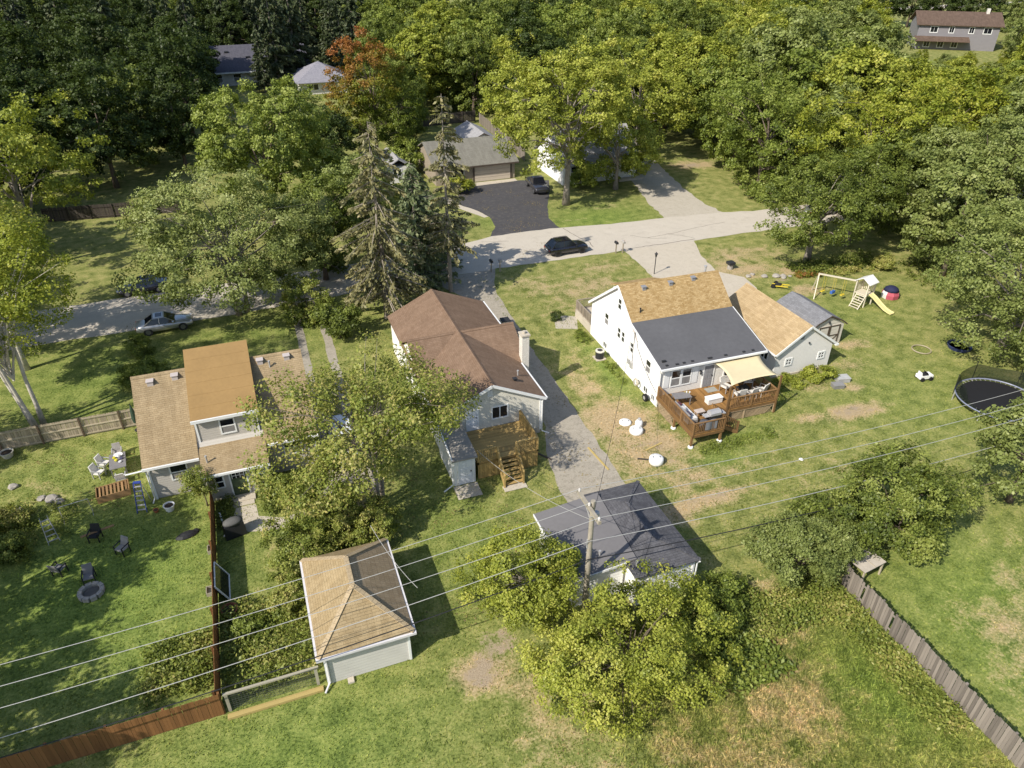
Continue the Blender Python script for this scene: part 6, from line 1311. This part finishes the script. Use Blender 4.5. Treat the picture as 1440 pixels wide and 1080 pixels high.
# garden behind the tan house
gb = thing('covered_barbecue', 'barbecue under a black fitted cover on the garden path', 'barbecue', (-4.55, 35.7, 0), R_(12))
MB().hexa([(-.62, -.4, .02), (.62, -.4, .02), (.62, .4, .02), (-.62, .4, .02)], [(-.55, -.3, .95), (.55, -.3, .95), (.55, .33, .95), (-.55, .33, .95)]).build('cover_skirt', BLKP, gb, bevel=.08)
MB().lathe((0, 0, .92), [(.6, 0), (.55, .14), (.3, .24), (.1, .27)], 14, 1.0, .62).build('cover_top', plain('cover_grey', (.10, .098, .09), .8, .2), gb, smooth=True)
wfm = thing('window_frame', 'old white window frame leaning on the brown fence', 'window frame', (-5.38, 31.4, 0), R_(90))
for s in (-1, 1): MB().beam((s * .95, -.35, .02), (s * .95, .2, 1.25), .08, .06).build('stile', WHITE, wfm); 
for t in (0.02, 1.0): MB().beam((-.95, -.35 + .55 * t, .03 + 1.22 * t), (.95, -.35 + .55 * t, .03 + 1.22 * t), .06, .08).build('cross_rail', WHITE, wfm)
MB().poly([(-.92, -.33, .06), (.92, -.33, .06), (.92, .18, 1.2), (-.92, .18, 1.2)]).build('pane', GLASS, wfm)
for k, (x, y, rz_, ln) in enumerate(((-5.2, 36.6, 1.75, 1.7), (-4.95, 36.2, 1.2, 1.3))):
    o = MB().beam((-ln / 2, 0, .35), (ln / 2, 0, .7), .09, .09).build('white_post', WHITE); o.location = (x, y, -.3 + .0); o.rotation_euler = (0, 0, rz_); tag(o, ['white plastic post leaning along the brown fence', 'shorter white plastic post lying by barbecue'][k], 'post')
for k, (x, y) in enumerate(((-5.95, 34.7), (-6.05, 31.4))):
    o = thing('crate', ['small pale crate on lawn side of brown fence by sack', 'small pale crate on lawn side of brown fence by frame'][k], 'crate', (x, y, 0)); 
    for s in (-1, 1): MB().box(-.17, .17, s * .27 - .015, s * .27 + .015, 0, .26).build('side', PALEW, o); MB().box(s * .17 - .015, s * .17 + .015, -.25, .25, 0, .26).build('end', PALEW, o)
    MB().box(-.15, .15, -.25, .25, .02, .05).build('bottom', PALEW, o)
wl = thing('ladder', 'white metal ladder lying on the brush pile by garage', 'ladder', (2.65, 32.6, .35), R_(80))
for s in (-1, 1): MB().beam((-1.1, s * .2, .0), (1.1, s * .2, .35), .04, .07).build('side_rail', WHITE, wl)
for k in range(7): t = k / 6; MB().beam((-1.0 + 2 * t, -.2, .02 + .32 * t), (-1.0 + 2 * t, .2, .02 + .32 * t), .03, .03).build('rung', WHITE, wl)
bp = MB(); rr = random.Random(5)
for k in range(150):
    a = rr.uniform(0, 6.28); d = rr.uniform(0, 1.3) ; x, y, z = d * math.cos(a), d * math.sin(a) * .8, rr.uniform(.05, 1.0 - .55 * d); L = rr.uniform(.5, 1.3); b = rr.uniform(0, 6.28)
    bp.tube([(x, y, z), (x + L * math.cos(b) * .5, y + L * math.sin(b) * .5, z + rr.uniform(-.05, .25)), (x + L * math.cos(b), y + L * math.sin(b), max(.03, z + rr.uniform(-.3, .3)))], [.03, .02, .008], 4, False)
o = bp.build('brush_pile', plain('dead_twigs', (.16, .125, .095), .9, .4)); o.location = (1.9, 34.0, 0); struct(tag(o, 'heap of cut dead branches behind the tan garage', 'brush pile'), 'stuff')
# by the white house
ac = thing('air_conditioner', 'round topped air conditioner unit beside the white house wall', 'air conditioner', (25.1, 46.9, 0))
MB().lathe((0, 0, .08), [(.36, 0), (.36, .62)], 16).build('coil', DARK, ac); MB().lathe((0, 0, .70), [(.39, 0), (.39, .08), (.3, .11)], 16).build('top_ring', plain('ac_beige', (.55, .52, .45), .5), ac); MB().lathe((0, 0, .81), [(.24, 0), (.2, .02)], 12).build('fan_grille', DARK, ac); MB().box(-.45, .45, -.45, .45, .005, .08).build('pad', PATC, ac)
def tub(x, y, label, r_, h, lids=2):
    o = thing('round_tub', label, 'tub', (x, y, 0)); MB().lathe((0, 0, 0), [(r_ * .96, 0), (r_, h * .4), (r_ * .97, h), (r_ * .8, h + .05), (r_ * .2, h + .1)], 18).build('dome', WHITE, o, smooth=True)
    for k in range(lids): MB().lathe((r_ * .45 * (-1) ** k, r_ * .3 * (k - .5), h + .03), [(.06, 0), (.05, .06)], 8).build('knob', DARK, o)
tub(22.75, 37.8, 'low white round tub lying alone on the dry lawn', .46, .12); tub(22.95, 36.5, 'white round tub beside the white gas bottle', .5, .3); tub(22.55, 32.95, 'large white round tub nearest the rear deck stairs', .5, .42)
pbt = thing('gas_bottle', 'white gas bottle standing between round tubs on lawn', 'gas bottle', (23.45, 37.05, 0)); MB().lathe((0, 0, 0), [(.22, 0), (.28, .1), (.28, .45), (.16, .6)], 14).build('bottle', WHITE, pbt, smooth=True); MB().lathe((0, 0, .6), [(.12, 0), (.12, .14), (.05, .18)], 10).build('collar', GALV, pbt)
for k, (x, y, rz_, ln, lab) in enumerate(((19.05, 34.7, 1.66, 2.7, 'long yellow board lying along the driveway edge'), (23.3, 34.55, .25, 1.5, 'short yellow board lying on the dry lawn'), (22.0, 33.5, -.5, 1.0, 'dark plank lying beside the large white tub'), (15.6, 36.3, -1.0, 1.5, 'dark metal gate lying at the deck corner'))):
    o = MB().box(-ln / 2, ln / 2, -.06, .06, .01, .06).build('board', YELW if k < 2 else DARKB); o.location = (x, y, 0); o.rotation_euler = (0, 0, rz_); tag(o, lab, 'board')
hr = thing('hose_reel', 'coiled pale garden hose hanging on the white house wall', 'hose', (25.62, 41.6, .55))
for k in range(4): MB().tube([(-.06 + .03 * k, (.26 + .02 * k) * math.cos(a), (.26 + .02 * k) * math.sin(a) + .1) for a in (6.2832 * j / 16 for j in range(17))], .03, 6, False).build('coil', plain('hose_grey', (.42, .38, .3), .6), hr)
MB().box(.0, .28, -.05, .05, .05, .15).build('bracket', GALV, hr)
sp = thing('spare_wheel', 'dark rubber wheel leaning at the white house corner', 'wheel', (25.55, 39.9, 0)); MB().tube([(-.1, 0, .3), (.1, 0, .3)], .3, 18).build('tyre', TYRE, sp); MB().tube([(-.11, 0, .3), (.11, 0, .3)], .15, 12).build('hub', GALV, sp)
# on the rear deck (deck top at 1.08 m)
D = 1.085
table('grey slatted table on the rear deck beside white house', 26.95, 37.3, R_(-8), 1.3, .8, .72, GRYT, D)
for k in range(4):
    o = MB().lathe((0, 0, 0), [(.03, 0), (.05, .06), (.045, .14)], 8).build('cup', WHITE if k % 2 else YELW); o.location = (27.35 + .1 * k, 37.5 - .05 * k, D + .72); tag(o, 'small cup standing on the grey deck table', 'cup', 'cups on the deck table')
sf = thing('outdoor_sofa', 'outdoor sofa with white cushions along the deck railing', 'sofa', (26.35, 35.7, D), R_(90))
MB().box(-1.0, 1.0, -.4, .4, .08, .32).build('base', WICK, sf); MB().box(-1.0, 1.0, .25, .42, .321, .78).build('backrest', WICK, sf, bevel=.03)
for k in range(3): MB().box(-.95 + k * .64, -.35 + k * .64, -.38, .22, .322, .46).build('cushion', CUSH, sf, bevel=.05)
for s, c in ((-.6, (.07, .06, .09)), (.1, (.5, .48, .46)), (.65, (.09, .035, .05))): MB().box(s - .2, s + .2, .06, .24, .47, .8).build('pillow', plain('pillow_%d' % int(s * 10), c, .9), sf, bevel=.06)
gr = thing('grill', 'stainless gas grill with open side shelf on deck', 'grill', (27.75, 34.35, D), R_(180))
MB().box(-.45, .45, -.25, .25, .1, .8).build('cabinet', DARK, gr); MB().prism_x([(-.27, .8), (.27, .8), (.27, 1.0), (.1, 1.15), (-.15, 1.12), (-.27, .95)], -.42, .42).build('lid', GALV, gr); MB().box(.45, .85, -.22, .22, .78, .82).build('side_shelf', GALV, gr); MB().box(-.85, -.45, -.22, .22, .78, .82).build('side_shelf', GALV, gr); MB().tube([(-.3, -.32, .95), (.3, -.32, .95)], .015, 6).build('handle', GALV, gr)
cv = thing('covered_firebowl', 'round bowl under a grey cover at the deck corner', 'fire bowl', (26.9, 34.0, D)); MB().lathe((0, 0, 0), [(.42, 0), (.45, .35), (.4, .55), (.15, .62)], 14).build('cover', plain('cover_slate', (.085, .085, .095), .8, .2), cv, smooth=True)
MB().lathe((0, 0, 0), [(.3, -.001), (.3, 0.0)], 8).build('base', DARK, cv)
tw = MB(); n = 8
for i in range(n + 1):
    for j in range(n + 1):
        u = -.45 + .9 * i / n; t = j / n; over = t * 1.3 - .55
        yy, zz = (33.55 + (.12 if over < 0 else -.07) - (0), 1.085 + .98 - abs(over)) ; tw.v.append((27.0 + u, yy + .03 * math.sin(u * 9), min(zz, 2.065 - .01)))
for i in range(n):
    for j in range(n): k = i * (n + 1) + j; tw.f.append([k, k + 1, k + n + 2, k + n + 1])
tw = tw.build('towel', plain('grey_towel', (.16, .165, .18), .9, .15)); tw.modifiers.new('thick', 'SOLIDIFY').thickness = .012; tag(tw, 'grey towel draped over the front deck railing', 'towel')
ct = table('pale side table with tray beside the sofa on deck', 27.3, 35.4, 0, .7, .45, .5, plain('pale_top', (.5, .42, .36), .6), D, 'side_table')
bn = thing('storage_bench', 'white storage bench at the head of deck stairs', 'bench', (29.3, 36.6, D)); MB().box(-.6, .6, -.25, .25, .02, .42).build('box', CUSH, bn); MB().box(-.63, .63, -.28, .28, .42, .48).build('lid', WHITE, bn)
mt = MB().box(-.45, .45, -.3, .3, 0, .012).build('door_mat', plain('mat_grey', (.3, .3, .27), .9, .15)); mt.location = (30.1, 38.1, D); tag(mt, 'grey door mat in front of the rear deck door', 'mat')
g_ = 'white cushioned chairs under the shade sail'
for x, y, a in ((31.3, 36.3, 175), (32.2, 36.15, 185), (33.2, 36.3, 200), (31.0, 37.6, 20), (33.0, 37.7, -20)): chair('white cushioned lounge chair grouped under the shade sail', x, y, R_(a), WICK, CUSH, D, g_, 'lounge_chair', 1.15)
table('low dark table among the chairs under shade sail', 32.1, 37.0, 0, .9, .6, .45, DARK, D)
# behind the garages
for k, (x, y, s, c) in enumerate(((41.75, 37.0, 1.0, (.34, .34, .33)), (40.75, 36.35, .85, (.20, .195, .19)))):
    o = thing('storage_box', ['light grey storage box on the lawn behind pale garage', 'dark grey storage tub on the lawn by hosta shrub'][k], 'box', (x, y, 0), R_(-12)); MB().box(-.5 * s, .5 * s, -.34 * s, .34 * s, .01, .34 * s).build('box', plain('box_grey%d' % k, c, .6), o, bevel=.03); MB().box(-.53 * s, .53 * s, -.37 * s, .37 * s, .34 * s, .40 * s).build('lid', plain('lid_grey%d' % k, tuple(v * 1.25 for v in c), .6), o, bevel=.02)
# ------------------------------------------------------------------ playset and toys
PSW = planks('playset_cream', (0.60, 0.54, 0.42), .15); YEL = plain('yellow_plastic', (.60, .46, .05), .45, .06); SLDM = plain('pale_yellow_plastic', (.66, .58, .28), .45, .05); BLUP = plain('blue_plastic', (.05, .13, .42), .45, .1)
ps = thing('playset', 'cream timber playset with swings, ladder and pale yellow slide', 'playset', (53.3, 47.6, 0), R_(15))
for x in (-.6, .6):
    for y in (-.6, .6): MB().box(x - .05, x + .05, y - .05, y + .05, 0, 2.45).build('tower_post', PSW, ps)
MB().box(-.62, .62, -.62, .62, 1.15, 1.22).build('platform', PSW, ps)
RFW = plain('playset_roof', (.74, .73, .70), .6, .05)
MB().slab([(-.75, -.8, 2.35), (.75, -.8, 2.35), (.75, 0, 2.85), (-.75, 0, 2.85)], .05).build('roof', RFW, ps); MB().slab([(-.75, .004, 2.85), (.75, .004, 2.85), (.75, .8, 2.35), (-.75, .8, 2.35)], .05).build('roof', RFW, ps)
for k in range(7): MB().box(.59, .62, -.5 + k * .165, -.42 + k * .165, 1.3, 2.0).build('slat', PSW, ps); MB().box(-.5 + k * .165, -.42 + k * .165, .59, .62, 1.3, 2.0).build('slat', PSW, ps)
MB().box(-.55, .55, .57, .63, 2.0, 2.08).build('guard_rail', PSW, ps); MB().box(.57, .63, -.55, .55, 2.0, 2.08).build('guard_rail', PSW, ps)
for s in (-1, 1): MB().beam((-.6 - .9, s * .45 - .15, .02), (-.62, s * .45 - .15, 1.2), .07, .09).build('ladder_rail', PSW, ps)
for k in range(6): t = (k + .5) / 6; MB().box(-1.5 + .88 * t - .07, -1.5 + .88 * t + .07, -.6, .3, 1.2 * t - .02, 1.2 * t + .02).build('ladder_step', PSW, ps)
sm = MB(); sp_ = [(.1, -.62, 1.22), (.12, -1.1, 1.0), (.14, -1.7, .62), (.16, -2.3, .28), (.17, -2.8, .14), (.17, -3.1, .13)]
for i in range(len(sp_) - 1):
    a, b = Vector(sp_[i]), Vector(sp_[i + 1]); w2 = .26
    sm.hexa([(a.x - w2, a.y, a.z - .03), (b.x - w2, b.y, b.z - .03), (b.x + w2, b.y, b.z - .03), (a.x + w2, a.y, a.z - .03)], [(a.x - w2, a.y, a.z), (b.x - w2, b.y, b.z), (b.x + w2, b.y, b.z), (a.x + w2, a.y, a.z)])
    for s in (-1, 1): sm.beam((a.x + s * w2, a.y, a.z + .05), (b.x + s * w2, b.y, b.z + .05), .05, .14)
sm.build('slide', SLDM, ps); MB().box(.0, .3, -3.0, -2.9, 0, .1).build('slide_foot', SLDM, ps)
MB().beam((-.3, .65, 2.2), (-1.9, 3.9, 2.2), .1, .14).build('swing_beam', PSW, ps)
for s in ((-2.9, 3.2), (-1.2, 4.6)): MB().beam((s[0], s[1], 0), (-1.85, 3.85, 2.2), .09, .09).build('swing_leg', PSW, ps)
for k, (t, c) in enumerate(((.3, YEL), (.55, BLUP), (.8, YEL))):
    x, y = -.3 - 1.6 * t, .65 + 3.25 * t
    so = MB().box(x - .25, x + .25, y - .12, y + .12, .48, .56 if k != 1 else .75).build('swing_seat', c, ps, bevel=.03)
    for s in (-1, 1): MB().tube([(x + s * .22, y, .55), (x + s * .18, y + .02, 2.16)], .012, 5).build('swing_rope', YEL, so)
tn = thing('play_tent', 'pink and white play tent with dark blue domed top', 'play tent', (57.0, 47.8, 0), R_(20)); tn.scale = (.85, .85, .8)
PNK = plain('pink_fabric', (.42, .09, .12), .8, .15); NVY = plain('navy_fabric', (.02, .022, .06), .8, .2)
for k in range(8):
    a0, a1 = k * .7854, (k + 1) * .7854; m = MB()
    for (r0, z0), (r1, z1) in (((.95, 0), (1.0, .5)), ((1.0, .5), (.85, .9))): m.poly([(r0 * math.cos(a0), r0 * math.sin(a0), z0), (r0 * math.cos(a1), r0 * math.sin(a1), z0), (r1 * math.cos(a1), r1 * math.sin(a1), z1), (r1 * math.cos(a0), r1 * math.sin(a0), z1)])
    m.build('side_panel', PNK if k % 3 else CUSH, tn)
MB().lathe((0, 0, .9), [(.86, 0), (.7, .3), (.4, .5), (.05, .58)], 16).build('dome_top', NVY, tn, smooth=True)
yc = thing('garden_cart', 'yellow framed cart with black wheels lying on lawn', 'cart', (48.2, 53.3, 0), R_(-55))
for s in (-1, 1): MB().beam((-.8, s * .28, .14), (.9, s * .28, .42), .08, .08).build('frame_bar', YEL, yc); MB().tube([(-.5, s * .4, .22), (-.5, s * .52, .22)], .22, 14).build('wheel', TYRE, yc)
MB().box(-.52, -.46, -.4, .4, .19, .24).build('axle', DARK, yc); MB().box(.2, .3, -.28, .28, .28, .34).build('cross_bar', YEL, yc); MB().box(-.35, .15, -.25, .25, .22, .42).build('tray', DARK, yc)
tc = thing('toy_car', 'white ride on toy car with black wheels on lawn', 'toy car', (48.1, 34.95, 0), R_(-8))
MB().box(-.58, .58, -.3, .3, .18, .46).build('body', WHITE, tc, bevel=.06); MB().box(-.42, .12, -.24, .24, .461, .52).build('seat', DARK, tc); MB().hexa([(.1, -.24, .46), (.2, -.24, .46), (.2, .24, .46), (.1, .24, .46)], [(.0, -.2, .7), (.03, -.2, .7), (.03, .2, .7), (.0, .2, .7)]).build('windscreen', TINT, tc); MB().hexa([(-.5, -.24, .46), (-.4, -.24, .46), (-.4, .24, .46), (-.5, .24, .46)], [(-.52, -.2, .74), (-.47, -.2, .74), (-.47, .2, .74), (-.52, .2, .74)]).build('seat_back', WHITE, tc)
for x in (-.38, .38):
    for s in (-1, 1): MB().tube([(x, s * .26, .17), (x, s * .4, .17)], .17, 14).build('wheel', TYRE, tc)
# trampoline with enclosure net
tp = thing('trampoline', 'large round black trampoline with sagging safety net', 'trampoline', (49.9, 29.9, 0))
RT = 2.9
mesh_m, nt, out = newmat('net_mesh'); d_ = nd(nt, 'ShaderNodeBsdfDiffuse', {'Color': (.02, .025, .02)}); t_ = nd(nt, 'ShaderNodeBsdfTransparent'); mx = nd(nt, 'ShaderNodeMixShader', {0: .72, 1: t_.outputs[0], 2: d_.outputs[0]}); nt.links.new(mx.outputs[0], out.inputs[0])
MB().lathe((0, 0, .80), [(RT - .3, 0), (RT - .3, .012)], 40).build('mat', plain('jump_mat', (.016, .016, .018), .7, .1), tp)
ring = MB()
MB().tube([(RT * math.cos(a), RT * math.sin(a), .82) for a in (6.2832 * j / 48 for j in range(49))], .06, 6, False).build('rim', plain('rim_blue', (.20, .22, .30), .4, .1), tp)
me = mesh_of(MB().box(RT - .3, RT - .02, -.015, .015, .80, .83), 'spring', GALV)
for k in range(48): instance(me, 'spring', tp, (0, 0, 0), (0, 0, k * 6.2832 / 48))
for k in range(6):
    a = k * 6.2832 / 6 + .3; x, y = RT * math.cos(a), RT * math.sin(a)
    MB().tube([(x, y, .0), (x, y, .8)], .035, 6).build('leg', GALV, tp); MB().tube([(x * 1.03, y * 1.03, .5), (x * 1.04, y * 1.04, 2.3 if k not in (3, 4) else 1.2)], .03, 6).build('net_pole', BLKP, tp)
nm = MB(); NN = 48
for k in range(NN + 1):
    a = k * 6.2832 / NN; hh = 2.15 - .25 * abs(math.sin(3 * (a - .3))) if not (2.9 < a < 5.0) else 1.15 + .25 * math.sin(a * 5)
    for z in (.85, (hh + .85) / 2, hh): nm.v.append((RT * 1.0 * math.cos(a), RT * 1.0 * math.sin(a), z))
for k in range(NN):
    if 3.3 < k * 6.2832 / NN < 4.9: continue
    for j in range(2): b = k * 3 + j; nm.f.append([b, b + 3, b + 4, b + 1])
nm.build('safety_net', mesh_m, tp, smooth=True)
hp = thing('hula_hoop', 'pale hoop lying in tree shade near the trampoline', 'hoop', (51.6, 38.6, 0)); MB().tube([(.75 * math.cos(a), .75 * math.sin(a), .1) for a in (6.2832 * j / 28 for j in range(29))], .05, 6, False).build('ring', plain('hoop_tan', (.35, .3, .2), .6), hp)
MB().box(-.05, .05, .7, .8, 0, .1).build('joint', DARK, hp)
pt = thing('pool_shell', 'dark blue plastic paddling pool under the olive tree', 'paddling pool', (55.0, 37.8, 0)); MB().lathe((0, 0, 0), [(.9, 0), (1.0, .3), (.95, .32), (.85, .1)], 20).build('shell', plain('navy_plastic', (.03, .04, .10), .4), pt); MB().lathe((0, 0, .08), [(.82, 0), (.8, .02)], 20).build('liner', plain('liner_blue', (.06, .08, .16), .4), pt)
# weathered table top at the end of the grey fence
wp = thing('work_table', 'weathered plywood work table at the grey fence end', 'table', (28.5, 20.2, 0), R_(8))
for x0_, x1_ in ((-.85, -.02), (.02, .85)): MB().box(x0_, x1_, -.6, .6, .98, 1.02).build('top_panel', plain('old_plywood', (.46, .41, .34), .9, .15), wp)
MB().box(-.02, .02, -.6, .6, .985, 1.035).build('joint_strip', RAILC, wp); MB().box(-.8, .8, -.55, .55, .9, .979).build('apron', DARKB, wp)
for x in (-.75, .75):
    for y in (-.5, .5): MB().box(x - .045, x + .045, y - .045, y + .045, 0, .9).build('leg', RAILC, wp)
ls = MB().lathe((0, 0, 0), [(.12, 0), (.16, .05), (.1, .1)], 8).build('white_bag', WHITE); ls.location = (32.0, 29.8, 0); tag(ls, 'crumpled white bag lying on lawn under power lines', 'bag')
gsr = thing('shed', 'small grey roofed shed in deep shade behind maples', 'shed', (71.4, 68.2, 0)); MB().box(-1.6, 1.6, -1.2, 1.2, 0, 2.0).build('wall', SIDG, gsr); MB().slab([(-1.9, -1.6, 1.95), (1.9, -1.6, 1.95), (1.9, 1.5, 2.5), (-1.9, 1.5, 2.5)], .08).build('roof', BARN, gsr); MB().box(-.4, .4, -1.25, -1.201, .02, 1.8).build('door', BRT, gsr)
blue_bin = thing('waste_bin', 'dark blue wheeled bin beside the half hidden white house', 'bin', (53.5, 93.4, 0)); MB().hexa([(-.3, -.35, .05), (.3, -.35, .05), (.3, .35, .05), (-.3, .35, .05)], [(-.36, -.42, 1.05), (.36, -.42, 1.05), (.36, .42, 1.05), (-.36, .42, 1.05)]).build('body', NVY, blue_bin); MB().box(-.38, .38, -.45, .45, 1.05, 1.12).build('lid', NVY, blue_bin); MB().tube([(-.3, .38, .12), (.3, .38, .12)], .12, 10).build('wheels', TYRE, blue_bin)

# fallen leaves on paving and lawns
LEAF['litter'] = leafm('leaf_litter', [(.14, .11, .05), (.22, .17, .07), (.32, .26, .10), (.26, .16, .07)], .1)
P, U, V, T = litter('fallen_leaves', '', [(27, 36, 77, 96, .2), (16, 20, 30, 60, .2), (22, 36, 66.5, 76, .06), (-14, 12, 66, 74, .12), (4, 12, 24, 38, .1), (-18, -6, 40, 49, .1), (8, 18, 12, 22, .12)], 3600, 77, .06)
o = bpy.data.objects.new('fallen_leaves', quad_mesh('fallen_leaves', P, U, V, T, LEAF['litter'])); COL.objects.link(o); struct(tag(o, 'fallen yellow brown leaves scattered over driveways and lawns', 'leaves'), 'stuff')
